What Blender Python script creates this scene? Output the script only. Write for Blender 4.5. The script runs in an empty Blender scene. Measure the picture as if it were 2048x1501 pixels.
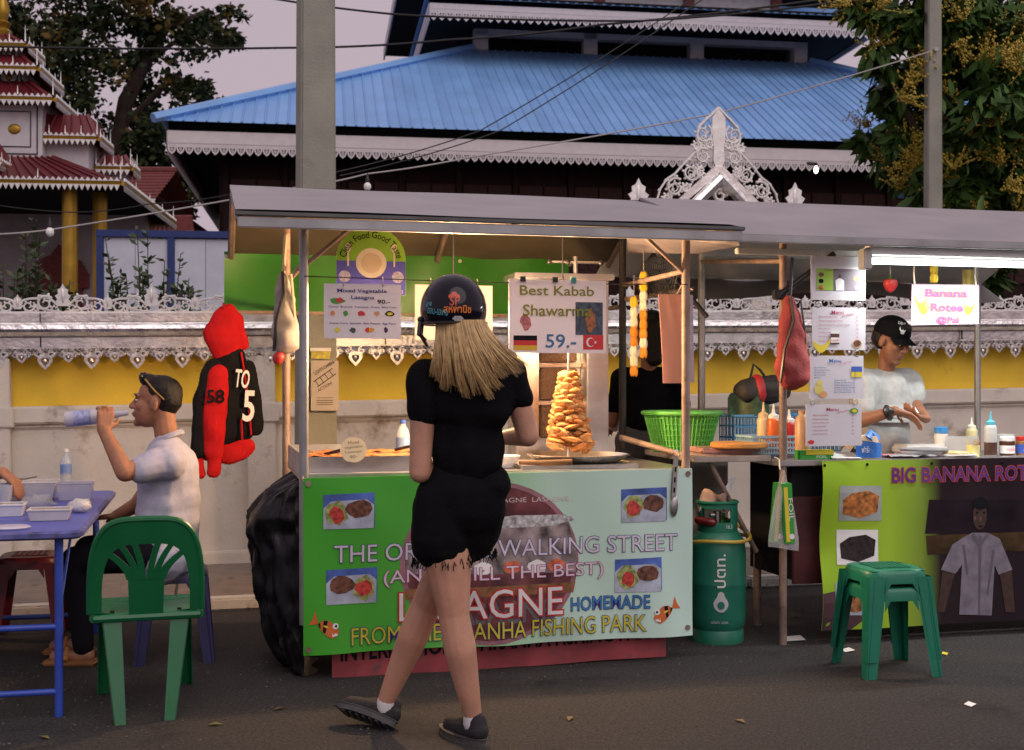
import bpy, bmesh, math, random
from mathutils import Vector, Matrix, Euler, noise
random.seed(7)
sin, cos, pi, R = math.sin, math.cos, math.pi, math.radians
scene = bpy.context.scene
COL = scene.collection
# ---------------------------------------------------------------- camera, sky, light
CAM_H = 1.34
cam = bpy.data.cameras.new('camera'); cam.sensor_width = 36; cam.lens = 36*2500/2048
cam.shift_y = 14.5/2048; cam.clip_end = 600; cam.clip_start = .05
camo = bpy.data.objects.new('camera', cam); COL.objects.link(camo)
camo.location = (0, 0, CAM_H); camo.rotation_euler = (R(90), 0, 0); scene.camera = camo
cam.dof.use_dof = True; cam.dof.focus_distance = 5.6; cam.dof.aperture_fstop = 5.6
w = bpy.data.worlds.new('World'); scene.world = w; w.use_nodes = True
nt = w.node_tree; bg = nt.nodes['Background']
sk = nt.nodes.new('ShaderNodeTexSky'); sk.sky_type = 'NISHITA'; sk.sun_disc = False
SUN_EL, SUN_ROT = R(4), R(150)
sk.sun_elevation = SUN_EL; sk.sun_rotation = SUN_ROT; sk.air_density = 1.5; sk.dust_density = 3
mx = nt.nodes.new('ShaderNodeMix'); mx.data_type = 'RGBA'; mx.inputs[0].default_value = .93
nt.links.new(sk.outputs[0], mx.inputs[6]); mx.inputs[7].default_value = (5.35, 4.35, 5.0, 1)
nt.links.new(mx.outputs[2], bg.inputs[0]); bg.inputs[1].default_value = .1
sun = bpy.data.lights.new('sun', 'SUN'); sun.energy = 1.3; sun.angle = R(60); sun.color = (1, .92, .88)
suno = bpy.data.objects.new('sun', sun); COL.objects.link(suno)
suno.rotation_euler = (R(42), 0, R(30)); suno.location = (-6, -6, 9)
vs = scene.view_settings; vs.view_transform = 'Standard'; vs.look = 'None'; vs.exposure = 0; vs.gamma = 1
# ---------------------------------------------------------------- frames
ANG = R(13.7); CA, SA = cos(ANG), sin(ANG); OX, OY = -.936, 5.62
def W(a, b, z=0): return Vector((OX+CA*a-SA*b, OY+SA*a+CA*b, z))
def AB(u, v, b):                       # the street-frame point a photo point shows at depth b
    k = (u-1024)/2500
    a = (k*(OY+CA*b)-OX+SA*b)/(CA-k*SA)
    Y = OY+SA*a+CA*b
    return a, CAM_H-(v-765)/2500*Y
def PX(u, v, Y): return Vector(((u-1024)/2500*Y, Y, CAM_H-(v-765)/2500*Y))
def GR(u, v, z=0): return PX(u, v, (CAM_H-z)*2500/(v-765))
# ---------------------------------------------------------------- materials
MC = {}
def M(name, col, rough=.55, metal=0, var=.12, vs=7, bump=0, bs=60, trans=0, emit=0, coat=0, alpha=1, dirt=None, sub=0, ecol=None):
    if name in MC: return MC[name]
    m = bpy.data.materials.new(name); m.use_nodes = True; t = m.node_tree; L = t.links.new
    b = t.nodes['Principled BSDF']; I = b.inputs
    I['Roughness'].default_value = rough; I['Metallic'].default_value = metal
    I['Transmission Weight'].default_value = trans; I['Coat Weight'].default_value = coat; I['Alpha'].default_value = alpha
    c = (*col, 1)
    tc = t.nodes.new('ShaderNodeTexCoord')
    if var:
        n = t.nodes.new('ShaderNodeTexNoise'); n.inputs['Scale'].default_value = vs; n.inputs['Detail'].default_value = 6
        L(tc.outputs['Object'], n.inputs['Vector'])
        r = t.nodes.new('ShaderNodeValToRGB'); e = r.color_ramp.elements
        e[0].position = .3; e[1].position = .7
        e[0].color = (*[x*(1-var) for x in col], 1); e[1].color = (*[min(1, x*(1+var)) for x in col], 1)
        L(n.outputs[0], r.inputs[0]); out = r.outputs[0]
        rr = t.nodes.new('ShaderNodeMapRange'); rr.inputs[3].default_value = max(.03, rough-.1); rr.inputs[4].default_value = min(1, rough+.12)
        L(n.outputs[0], rr.inputs[0]); L(rr.outputs[0], I['Roughness'])
        if dirt:
            n2 = t.nodes.new('ShaderNodeTexNoise'); n2.inputs['Scale'].default_value = dirt[2]; n2.inputs['Detail'].default_value = 9; n2.inputs['Roughness'].default_value = .7
            L(tc.outputs['Object'], n2.inputs['Vector'])
            r2 = t.nodes.new('ShaderNodeValToRGB'); e = r2.color_ramp.elements
            e[0].position = dirt[1]; e[1].position = min(1, dirt[1]+.14); e[0].color = (0, 0, 0, 1); e[1].color = (1, 1, 1, 1)
            L(n2.outputs[0], r2.inputs[0])
            mm = t.nodes.new('ShaderNodeMix'); mm.data_type = 'RGBA'
            L(r2.outputs[0], mm.inputs[0]); L(out, mm.inputs[6]); mm.inputs[7].default_value = (*dirt[0], 1); out = mm.outputs[2]
        L(out, I['Base Color'])
    else: I['Base Color'].default_value = c
    if bump:
        n = t.nodes.new('ShaderNodeTexNoise'); n.inputs['Scale'].default_value = bs; n.inputs['Detail'].default_value = 5
        L(tc.outputs['Object'], n.inputs['Vector'])
        bp = t.nodes.new('ShaderNodeBump'); bp.inputs['Strength'].default_value = bump; bp.inputs['Distance'].default_value = .01
        L(n.outputs[0], bp.inputs['Height']); L(bp.outputs[0], I['Normal'])
    if emit:
        I['Emission Color'].default_value = (*(ecol or col), 1); I['Emission Strength'].default_value = emit
    if sub:
        I['Subsurface Weight'].default_value = sub; I['Subsurface Radius'].default_value = (.01, .004, .002)
    if alpha < 1 or trans: pass
    m.use_nodes = True; MC[name] = m; return m
def paper(name, col, tr=.35):           # thin sheet that lets lamp light through
    if name in MC: return MC[name]
    m = M(name, col, .45, var=.03)
    t = m.node_tree; o = t.nodes['Material Output']; b = t.nodes['Principled BSDF']
    d = t.nodes.new('ShaderNodeBsdfTranslucent'); d.inputs[0].default_value = (*col, 1)
    x = t.nodes.new('ShaderNodeMixShader'); x.inputs[0].default_value = tr
    t.links.new(b.outputs[0], x.inputs[1]); t.links.new(d.outputs[0], x.inputs[2]); t.links.new(x.outputs[0], o.inputs[0]); return m
# ---------------------------------------------------------------- mesh builder
class MB:
    def __init__(s): s.v = []; s.f = []; s.mi = []; s.k = 0; s.X = None
    def add(s, v, f):
        n = len(s.v)
        if s.X: v = [s.X @ Vector(p) for p in v]
        s.v += [tuple(p) for p in v]; s.f += [tuple(i+n for i in q) for q in f]; s.mi += [s.k]*len(f); return s
    def box(s, c, d, rot=None):
        x, y, z = [q/2 for q in d]
        v = [Vector(p) for p in ((-x,-y,-z),(x,-y,-z),(x,y,-z),(-x,y,-z),(-x,-y,z),(x,-y,z),(x,y,z),(-x,y,z))]
        if rot is not None: m = Euler(rot).to_matrix(); v = [m @ p for p in v]
        c = Vector(c)
        return s.add([p+c for p in v], [(3,2,1,0),(4,5,6,7),(0,1,5,4),(1,2,6,5),(2,3,7,6),(3,0,4,7)])
    def bb(s, x0, x1, y0, y1, z0, z1): return s.box(((x0+x1)/2, (y0+y1)/2, (z0+z1)/2), (x1-x0, y1-y0, z1-z0))
    def tube(s, pts, r, n=8, closed=False, flat=1, cap=True):
        pts = [Vector(p) for p in pts]; m = len(pts); rs = r if isinstance(r, (list, tuple)) else [r]*m
        v = []; pu = None
        for i, p in enumerate(pts):
            if closed: d = pts[(i+1) % m]-pts[i-1]
            else: d = pts[min(i+1, m-1)]-pts[max(i-1, 0)]
            if d.length < 1e-9: d = Vector((0, 0, 1))
            d.normalize()
            if pu is None:
                pu = d.cross(Vector((0, 1, 0)))
                if pu.length < .1: pu = d.cross(Vector((1, 0, 0)))
            u = (pu-d*pu.dot(d))
            if u.length < 1e-6: u = d.orthogonal()
            u.normalize(); pu = u; q = d.cross(u)
            for j in range(n):
                t = 2*pi*j/n; v.append(p+u*cos(t)*rs[i]+q*sin(t)*rs[i]*flat)
        f = []
        for i in range(m if closed else m-1):
            for j in range(n):
                a = i*n+j; b = i*n+(j+1) % n; i2 = (i+1) % m
                f.append((a, b, i2*n+(j+1) % n, i2*n+j))
        if not closed and cap: f += [tuple(range(n))[::-1], tuple((m-1)*n+j for j in range(n))]
        return s.add(v, f)
    def cyl(s, p0, p1, r0, r1=None, n=12): return s.tube([p0, p1], [r0, r0 if r1 is None else r1], n)
    def lathe(s, prof, n=20, c=(0, 0, 0), m=None, sq=(1, 1)):
        v = []; f = []; c = Vector(c)
        for r, z in prof:
            for j in range(n):
                t = 2*pi*j/n; p = Vector((r*cos(t)*sq[0], r*sin(t)*sq[1], z)); v.append((m @ p if m else p)+c)
        k = len(prof)
        for i in range(k-1):
            for j in range(n): f.append((i*n+j, i*n+(j+1) % n, (i+1)*n+(j+1) % n, (i+1)*n+j))
        f += [tuple(range(n))[::-1], tuple((k-1)*n+j for j in range(n))]
        return s.add(v, f)
    def ell(s, c, r, n=14, m=9, rot=None):
        r = (r, r, r) if not isinstance(r, (tuple, list)) else r
        mt = (rot if isinstance(rot, Matrix) else Euler(rot).to_matrix()) if rot is not None else Matrix.Identity(3)
        v = [mt @ Vector((0, 0, -r[2]))+Vector(c)]
        for i in range(1, m):
            t = -pi/2+pi*i/m
            for j in range(n): q = 2*pi*j/n; v.append(mt @ Vector((r[0]*cos(t)*cos(q), r[1]*cos(t)*sin(q), r[2]*sin(t)))+Vector(c))
        v.append(mt @ Vector((0, 0, r[2]))+Vector(c)); e = len(v)-1
        f = [(0, 1+(j+1) % n, 1+j) for j in range(n)]
        for i in range(m-2):
            for j in range(n): a = 1+i*n; f.append((a+j, a+(j+1) % n, a+n+(j+1) % n, a+n+j))
        a = 1+(m-2)*n; f += [(a+j, a+(j+1) % n, e) for j in range(n)]
        return s.add(v, f)
    def cap(s, p0, p1, r0, r1=None, n=12):          # tapered capsule
        r1 = r0 if r1 is None else r1; p0 = Vector(p0); p1 = Vector(p1); d = (p1-p0)
        if d.length < 1e-6: return s.ell(p0, r0)
        d.normalize(); pts = []; rs = []
        for t in (-80, -55, -28): pts.append(p0+d*r0*sin(R(t))); rs.append(r0*cos(R(t)))
        for t in (0, .33, .67, 1): pts.append(p0.lerp(p1, t)); rs.append(r0+(r1-r0)*t)
        for t in (28, 55, 80): pts.append(p1+d*r1*sin(R(t))); rs.append(r1*cos(R(t)))
        return s.tube(pts, rs, n)
    def prism(s, pts, y0, y1):                       # outline in x,z pushed from y0 to y1
        n = len(pts); v = [(x, y0, z) for x, z in pts]+[(x, y1, z) for x, z in pts]
        return s.add(v, [tuple(range(n)), tuple(range(2*n-1, n-1, -1))]+[(i, n+i, n+(i+1) % n, (i+1) % n) for i in range(n)])
    def ring(s, o, i, y0, y1):                       # outline o with hole i (same count)
        n = len(o); v = [(x, y0, z) for x, z in o]+[(x, y0, z) for x, z in i]+[(x, y1, z) for x, z in o]+[(x, y1, z) for x, z in i]; f = []
        for k in range(n):
            l = (k+1) % n
            f += [(k, l, n+l, n+k), (2*n+k, 3*n+k, 3*n+l, 2*n+l), (k, 2*n+k, 2*n+l, l), (n+k, n+l, 3*n+l, 3*n+k)]
        return s.add(v, f)
    def grid(s, fn, nu, nv, th=0):                   # fn(u,v) -> point; th gives it thickness along y
        v = [Vector(fn(i/nu, j/nv)) for j in range(nv+1) for i in range(nu+1)]
        q = lambda i, j: j*(nu+1)+i
        f = [(q(i, j), q(i+1, j), q(i+1, j+1), q(i, j+1)) for j in range(nv) for i in range(nu)]
        if th:
            n = len(v); v += [p+Vector((0, th, 0)) for p in v]; f += [tuple(n+k for k in t[::-1]) for t in f]
            bd = [q(i, 0) for i in range(nu)]+[q(nu, j) for j in range(nv)]+[q(nu-i, nv) for i in range(nu)]+[q(0, nv-j) for j in range(nv)]
            for k in range(len(bd)): a, b = bd[k], bd[(k+1) % len(bd)]; f.append((b, a, n+a, n+b))
        return s.add(v, f)
    def mesh(s, name, mats, bevel=0, smooth=38, seg=2):
        me = bpy.data.meshes.new(name); me.from_pydata(s.v, [], s.f)
        for m in (mats if isinstance(mats, (list, tuple)) else [mats]): me.materials.append(m)
        if any(s.mi): me.polygons.foreach_set('material_index', s.mi)
        if bevel:
            bm = bmesh.new(); bm.from_mesh(me)
            es = [e for e in bm.edges if len(e.link_faces) == 2 and e.calc_face_angle(0) > R(40)]
            bmesh.ops.bevel(bm, geom=es, offset=bevel, segments=seg, affect='EDGES', clamp_overlap=True); bm.to_mesh(me); bm.free()
        if smooth:
            me.polygons.foreach_set('use_smooth', [True]*len(me.polygons)); me.set_sharp_from_angle(angle=R(smooth))
        me.update(); return me
    def build(s, name, mats, parent=None, bevel=0, smooth=38, loc=None, rz=0, seg=2):
        return put(name, s.mesh(name, mats, bevel, smooth, seg), parent, loc, rz)
def put(name, me, parent=None, loc=None, rz=0):
    o = bpy.data.objects.new(name, me); COL.objects.link(o); o.parent = parent
    if loc is not None: o.location = loc
    o.rotation_euler.z = rz; return o
def tag(o, label, cat, group=None, kind=None):
    if label: o['label'] = label
    if cat: o['category'] = cat
    if group: o['group'] = group
    if kind: o['kind'] = kind
    return o
def T(name, label, cat, loc=(0, 0, 0), rz=0, group=None):
    return tag(put(name, None, None, loc, rz), label, cat, group)
def struct(o): o['kind'] = 'structure'; return o
def copy_tree(o, parent=None, loc=None, rz=None, label=None):
    c = o.copy(); COL.objects.link(c); c.parent = parent
    if loc is not None: c.location = loc
    if rz is not None: c.rotation_euler.z = rz
    if label: c['label'] = label
    for ch in list(o.children): copy_tree(ch, c)
    return c
# ---------------------------------------------------------------- flat print
def flat(s, t, d): return Vector((s, -d, t))
def cutgrid(me, step):
    bm = bmesh.new(); bm.from_mesh(me)
    for ax in (0, 1):
        lo = min(v.co[ax] for v in bm.verts); hi = max(v.co[ax] for v in bm.verts)
        x = (math.floor(lo/step)+1)*step
        while x < hi:
            n = [0, 0, 0]; n[ax] = 1; c = [0, 0, 0]; c[ax] = x
            bmesh.ops.bisect_plane(bm, geom=bm.verts[:]+bm.edges[:]+bm.faces[:], plane_co=c, plane_no=n); x += step
    bm.to_mesh(me); bm.free()
def decal(par, polys, mat, d=.002, surf=flat, name='print', step=0):
    me = bpy.data.meshes.new(name); v = []; f = []
    for p in polys: n = len(v); v += [(x, z, 0) for x, z in p]; f.append(tuple(range(n, n+len(p))))
    me.from_pydata(v, [], f); me.materials.append(mat)
    if step: cutgrid(me, step)
    for q in me.vertices: q.co = surf(q.co.x, q.co.y, d)
    return put(name, me, par)
def rect(x0, x1, z0, z1): return [(x0, z0), (x1, z0), (x1, z1), (x0, z1)]
def oval(cx, cz, rx, rz, n=20, a0=0, jit=0, seed=0):
    rd = random.Random(seed); return [(cx+rx*cos(a0+2*pi*i/n)*(1+jit*rd.uniform(-1, 1)), cz+rz*sin(a0+2*pi*i/n)*(1+jit*rd.uniform(-1, 1))) for i in range(n)]
def text(par, body, cx, cz, wd, ht, mat, d=.003, surf=flat, off=0, shear=0, rot=0, step=0, name='lettering', arc=None, left=False):
    def mk(of):
        cu = bpy.data.curves.new('t', 'FONT'); cu.body = body; cu.size = 1; cu.offset = of; cu.shear = shear; cu.resolution_u = 3
        o = bpy.data.objects.new('t', cu); me = bpy.data.meshes.new_from_object(o); bpy.data.objects.remove(o); bpy.data.curves.remove(cu); return me
    me = mk(0)
    if not me.vertices: return None
    xs = [q.co.x for q in me.vertices]; ys = [q.co.y for q in me.vertices]
    x0, x1, y0, y1 = min(xs), max(xs), min(ys), max(ys); sx = (wd/(x1-x0)) if wd else ht/(y1-y0); sy = (ht/(y1-y0)) if ht else sx
    if off: me = mk(off)
    ps = sorted(((min(me.vertices[i].co.x for i in p.vertices), max(me.vertices[i].co.x for i in p.vertices), p.index) for p in me.polygons)); cls = []; hi = -9
    for a, b, i in ps:
        if a > hi+.13: cls.append([])
        cls[-1].append(i); hi = max(hi, b) if cls[-1][:-1] else b
    outs = []
    for cl in cls:
        if len(cls) == 1: outs.append(me); break
        ids = sorted({i for k in cl for i in me.polygons[k].vertices}); mp = {j: k for k, j in enumerate(ids)}; m2 = bpy.data.meshes.new('t'); m2.from_pydata([me.vertices[i].co[:] for i in ids], [], [[mp[i] for i in me.polygons[k].vertices] for k in cl]); outs.append(m2)
    res = None
    for me in outs: res = _lay(me, par, cx, cz, sx, sy, x0, x1, y0, y1, left, arc, rot, step, surf, d, mat, name)
    return res
def _lay(me, par, cx, cz, sx, sy, x0, x1, y0, y1, left, arc, rot, step, surf, d, mat, name):
    cr, sr = cos(rot), sin(rot)
    for q in me.vertices:
        x = (q.co.x-(x0 if left else (x0+x1)/2))*sx; y = (q.co.y-(y0+y1)/2)*sy
        if arc: t = x/arc; x, y = (arc+y)*sin(t), (arc+y)*cos(t)-arc
        q.co = (cx+x*cr-y*sr, cz+x*sr+y*cr, 0)
    if step: cutgrid(me, step)
    for q in me.vertices: q.co = surf(q.co.x, q.co.y, d)
    me.materials.clear(); me.materials.append(mat); me.name = name
    return put(name, me, par)
def otext(par, body, cx, cz, wd, ht, mat, omat, d=.003, ow=.03, **k):
    text(par, body, cx, cz, wd, ht, omat, d, off=ow, name='lettering_outline', **k); return text(par, body, cx, cz, wd, ht, mat, d+.0015, **k)
# ---------------------------------------------------------------- organic bodies
def blob(name, mb, mat, par=None, vox=.008, it=4, disp=0, dscale=8):
    o = bpy.data.objects.new('tmp', mb.mesh('tmp', mat, smooth=0)); COL.objects.link(o)
    r = o.modifiers.new('r', 'REMESH'); r.mode = 'VOXEL'; r.voxel_size = vox
    s = o.modifiers.new('s', 'SMOOTH'); s.iterations = it; s.factor = .5
    dg = bpy.context.evaluated_depsgraph_get(); dg.update()
    me = bpy.data.meshes.new_from_object(o.evaluated_get(dg)); bpy.data.objects.remove(o)
    if disp:
        ns = [p.normal.copy() for p in me.vertices]
        for p, n in zip(me.vertices, ns): p.co += n*disp*noise.noise(p.co*dscale)
    me.materials.clear(); me.materials.append(mat); me.polygons.foreach_set('use_smooth', [True]*len(me.polygons)); me.polygons.foreach_set('material_index', [0]*len(me.polygons)); me.name = name
    return put(name, me, par)
# common materials
steel = M('steel', (.55, .54, .53), .32, 1, .1, 9, .1, 30)
silver = M('silver', (.74, .71, .69), .33, 1, .2, 14, .3, 45, dirt=((.25, .2, .16), .6, 9))
galv = M('galvanised', (.36, .36, .37), .5, .7, .2, 6, dirt=((.2, .13, .09), .63, 14))
rust = M('rusty_pipe', (.3, .22, .18), .65, .4, .3, 10, .2, 50, dirt=((.16, .07, .03), .55, 22))
dark = M('dark', (.012, .012, .014), .7, var=.2)
black = M('black_plastic', (.015, .015, .016), .35, var=.2)
white = M('white_print', (.8, .79, .78), .5, var=.03)
wpaint = M('white_paint', (.62, .6, .57), .6, var=.08, dirt=((.3, .26, .22), .68, 3))
red = M('red_print', (.62, .03, .03), .5, var=.05)
blue = M('blue_print', (.05, .12, .5), .5, var=.05)
navy = M('navy_print', (.03, .03, .2), .5, var=.05)
yellow = M('yellow_print', (.75, .6, .04), .5, var=.05)
green = M('green_print', (.06, .3, .04), .5, var=.1)
brown = M('brown_print', (.12, .05, .025), .5, var=.4, vs=60)
# ================================================================ ground
asph = M('asphalt', (.041, .039, .038), .88, var=.55, vs=75, bump=.8, bs=120, dirt=((.02, .019, .019), .55, 1.4))
struct(MB().add([(-150, -60, 0), (150, -60, 0), (150, 250, 0), (-150, 250, 0)], [(0, 1, 2, 3)]).build('road', asph))
pv = struct(MB().bb(-7, 11, 1.94, 3.5, .002, .045).build('pavement', M('mortar', (.12, .1, .085), .9, var=.2), loc=W(0, 0), rz=ANG))
slab = [M('slab%d' % i, c, .85, var=.25, vs=5, bump=.3, bs=70, dirt=((.1, .08, .065), .55, 5)) for i, c in enumerate(((.2, .165, .135), (.18, .15, .125)))]
me = MB().bb(0, .585, 0, .68, .04, .065).mesh('paving_slab', slab[0], .006, seg=1); me2 = me.copy(); me2.materials[0] = slab[1]
for i in range(-9, 14):
    for j in range(2): put('paving_slab', (me, me2)[(i*7+j*3) % 3 == 0], pv, (i*.6, 1.95+j*.69, random.uniform(0, .004)))
kp = M('kerb_paint', (.5, .48, .45), .7, var=.12, dirt=((.14, .12, .1), .5, 7))
me = MB().bb(0, .985, 0, .11, 0, .075).mesh('kerb_stone', kp, .012)
for i in range(-7, 10): put('kerb_stone', me, pv, (i*1., 1.83, 0))
# ================================================================ temple wall
WB = 3.32
wl = T('temple_wall', 'long white and yellow temple wall with silver filigree coping', 'wall', W(0, WB), ANG); wl.rotation_euler = (0, -.0155, ANG)
wwhite = M('limewash', (.66, .6, .52), .85, var=.1, vs=2.5, bump=.25, bs=30, dirt=((.3, .23, .17), .55, 2.6))
wyel = M('ochre_paint', (.78, .52, .04), .75, var=.1, vs=3, bump=.15, bs=30, dirt=((.42, .24, .03), .62, 3))
MB().bb(-6, 10, .05, .3, -.3, 1.08).build('wall_base', wwhite, wl)
MB().bb(-6, 10, .1, .3, 1.085, 1.55).build('yellow_panel', wyel, wl)
MB().bb(-6, 10, .0, .1, 1.08, 1.2).bb(-6, 10, .03, .1, 1.045, 1.08).build('ledge', wwhite, wl, .012)
MB().bb(-6, 10, -.02, .05, -.3, .16).build('plinth', wwhite, wl, .01)
pa = AB(527, 765, WB)[0]
me = MB().bb(-.1, .1, -.03, .1, -.2, 1.53).bb(-.125, .125, -.045, .1, 1.06, 1.2).mesh('pillar', wwhite, .008)
for k in range(-2, 2): put('pillar', me, wl, (pa+k*1.76, 0, 0))
MB().bb(-6, 10, -.05, .3, 1.77, 1.83).build('top_band', silver, wl, .004)
MB().bb(-6, 10, -.03, .3, 1.6, 1.665).build('lower_band', silver, wl, .004)
prof = [(-.02, 1.665), (-.07, 1.675), (-.1, 1.7), (-.105, 1.72), (-.1, 1.745), (-.07, 1.765), (-.03, 1.77)]
emb = M('embossed_silver', (.8, .78, .77), .28, 1, .2, 12, 1.0, 16, dirt=((.12, .1, .09), .6, 15))
mb = MB(); n = 60
for i in range(n):
    x0, x1 = -6+16*i/n, -6+16*(i+1)/n
    for j in range(6): (y0, z0), (y1, z1) = prof[j], prof[j+1]; mb.add([(x0, y0, z0), (x1, y0, z0), (x1, y1, z1), (x0, y1, z1)], [(0, 1, 2, 3)])
mb.build('round_moulding', emb, wl)
me = MB().bb(-.003, .003, -.054, -.04, 1.6, 1.83).mesh('band_seam', dark)
for k in range(14): put('band_seam', me, wl, (-5+k*1.17, 0, 0))
def spiral(cx, cz, r, a0, turns, dr, r1=.25, n=15): return [(cx+(r*(1-t)+r*r1*t)*cos(a0+dr*2*pi*turns*t), 0, cz+(r*(1-t)+r*r1*t)*sin(a0+dr*2*pi*turns*t)) for t in [i/n for i in range(n+1)]]
def leafy(mb, pts, r, k=2, up=.016):                      # tube with leaf bumps along its outer side
    mb.tube(pts, [r*(1-.45*i/len(pts)) for i in range(len(pts))], 6, flat=1.4)
    c = sum((Vector(p) for p in pts), Vector())/len(pts)
    for i in range(1, len(pts)-1, k):
        p = Vector(pts[i]); d = (p-c).normalized(); mb.ell(p+d*r*1.1, (r*.95, r*.7, r*1.25), 6, 5, rot=(0, math.atan2(d.x, d.z), 0))
def arcp(p, q, h, n=9): return [(p[0]+(q[0]-p[0])*t, 0, p[1]+(q[1]-p[1])*t+h*4*t*(1-t)) for t in [i/n for i in range(n+1)]]
def palm(mb, x, z, w, h, y=.006):
    o = [(x-w*.35, z), (x-w*.55, z+h*.2), (x-w*.42, z+h*.3), (x-w*.6, z+h*.45), (x-w*.36, z+h*.55), (x-w*.4, z+h*.72), (x-w*.16, z+h*.8), (x, z+h)]
    o = o+[(2*x-p, q) for p, q in o[-2::-1]]; mb.prism(o, -y, y)
    mb.ell((x, -y, z+h*.45), (w*.14, .008, h*.33), 8, 6)
mb = MB()
mb.bb(-.29, .29, -.008, .008, 0, .014)
palm(mb, 0, .05, .085, .155); palm(mb, .29, .03, .06, .1)
for s in (1, -1):
    leafy(mb, spiral(s*.115, .068, .056, pi/2+s*.9, 1.35, -s), .0095); leafy(mb, spiral(s*.222, .05, .043, pi/2+s*.9, 1.3, s), .008)
    leafy(mb, arcp((s*.01, .01), (s*.17, .035), -.0, 6), .008, 3); mb.tube(arcp((s*.03, .05), (s*.16, .12), .02), .008, 6)
    mb.tube(arcp((s*.16, .1), (s*.29, .07), .012), .008, 6); leafy(mb, spiral(s*.055, .035, .025, 0, 1.1, s), .006, 3)
    leafy(mb, spiral(s*.172, .028, .02, 0, 1.1, -s), .006, 3)
wsil = M('whitened_silver', (.78, .76, .74), .42, .55, .12, 14, .2, 45, dirt=((.35, .3, .27), .68, 9))
me = mb.mesh('crest_ornament', wsil)
for k in range(-7, 16): put('crest_ornament', me, wl, (pa-.15+k*.58, -.02, 1.829))
mb = MB()
for x, s in ((0, 1.), (.15, .72)):
    o = [(x+s*p, -s*q) for p, q in ((-.045, .06), (-.05, .095), (-.03, .125), (0, .155), (.03, .125), (.05, .095), (.045, .06), (0, .05))]
    i = [(x+(p-x)*.55, -.1*s+(q+.1*s)*.55) for p, q in o]; mb.ring(o, i, -.012, .004); mb.ell((x, -.006, -.1*s), (.014*s, .012, .024*s), 8, 6)
    for q in (1, -1): leafy(mb, spiral(x+q*.048*s, -.045*s, .03*s, pi/2, 1.2, q), .0065*s, 3); mb.tube(spiral(x+q*.024*s, -.022, .014*s, 0, 1, 1, 1, 8), .005, 5)
for q in [(-.15+.03*k) for k in range(10)]: mb.tube(spiral(q+.015, -.018, .013, 0, 1, 1, 1, 8), .0045, 5)
for q in (-.15, -.075, 0, .075): mb.tube(arcp((q, -.04), (q+.075, -.04), -.035), .0075, 5); leafy(mb, spiral(q+.0375, -.055, .022, 0, 1.2, 1), .006, 2)
for q in (-.15, 0): mb.tube(arcp((q, -.012), (q+.15, -.012), -.03), .006, 5); mb.tube(arcp((q+.02, -.05), (q+.13, -.05), .03), .006, 5)
mb.bb(-.15, .15, -.01, .004, -.012, 0)
me = mb.mesh('fringe_ornament', silver)
for k in range(-16, 31): put('fringe_ornament', me, wl, (pa+.07+k*.3, -.02, 1.602))
# gateway pediment behind the wall
a, z0 = AB(1437, 412, 4.6); zt = AB(1437, 216, 4.6)[1]; H = zt-z0; hw = .62
pd = T('gateway_pediment', 'tall silver filigree gable rising behind the stall roofs', 'pediment', W(a, 4.6), ANG)
mb = MB(); S_ = H
def side(s):
    for cx, cz, r, dr in ((.17, .73, .1, 1), (.17, .5, .085, -1), (.3, .33, .1, 1), (.47, .17, .1, -1), (.2, .33, .05, -1), (.36, .17, .05, 1), (.56, .06, .05, 1), (.1, .62, .05, -1), (.24, .6, .05, 1)):
        leafy(mb, [(s*x*S_, y, z0+z*S_) for x, y, z in spiral(cx, cz, r, pi/2+.6, 1.5, dr, .2, 20)], .014*S_*1.1, 2)
        leafy(mb, [(s*x*S_, y, z0+z*S_) for x, y, z in spiral(cx+.01, cz-.01, r*.55, 0, 1.1, -dr, .3, 10)], .009*S_, 3)
    edge = [(.0, 1.0), (.07, .93), (.14, .87), (.21, .8), (.24, .7), (.2, .6), (.25, .54), (.32, .47), (.4, .39), (.47, .31), (.56, .25), (.63, .15), (.66, .05), (.7, .0)]
    leafy(mb, [(s*x*S_, 0, z0+z*S_) for x, z in edge], .017*S_, 1)
for s in (1, -1): side(s)
mb.prism([(x*S_, z0+z*S_) for x, z in ((0, .99), (.07, .9), (.075, .75), (.055, .6), (.06, .45), (.0, .33), (-.06, .45), (-.055, .6), (-.075, .75), (-.07, .9))], -.012, .012)
mb.build('filigree', wsil, pd)
for s in (1, -1):
    m2 = MB(); m2.prism([(0, z0+.44*S_), (s*.52*S_, z0-.02), (s*.42*S_, z0-.02), (0, z0+.33*S_)], -.02, .02); m2.build('rake_board', silver, pd)
    m2 = MB(); m2.tube([(0, -.06, z0+.27*S_), (s*.34*S_, -.06, z0-.05)], .06*S_, 8); m2.build('pierced_rake', emb, pd)
    MB().bb(s*.42-.09, s*.42+.09, .0, .2, -.0, z0).build('gate_pier', wwhite, pd)
m2 = MB(); leafy(m2, [(x*S_, -.03, z0+z*S_) for x, y, z in spiral(0, .1, .08, 0, 1.4, 1)], .02); m2.build('centre_scroll', wsil, pd)
m2 = MB(); palm(m2, 0, 0, .16, .26); m2.tube(spiral(-.02, .08, .03, 0, 1, 1), .008, 5)
me = m2.mesh('flame_finial', wsil)
for u, zz in ((1277, 403), (1590, 410)): a2, z2 = AB(u, zz, 4.6); put('flame_finial', me, pd, (a2-a, 0, z2-.06))
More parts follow.
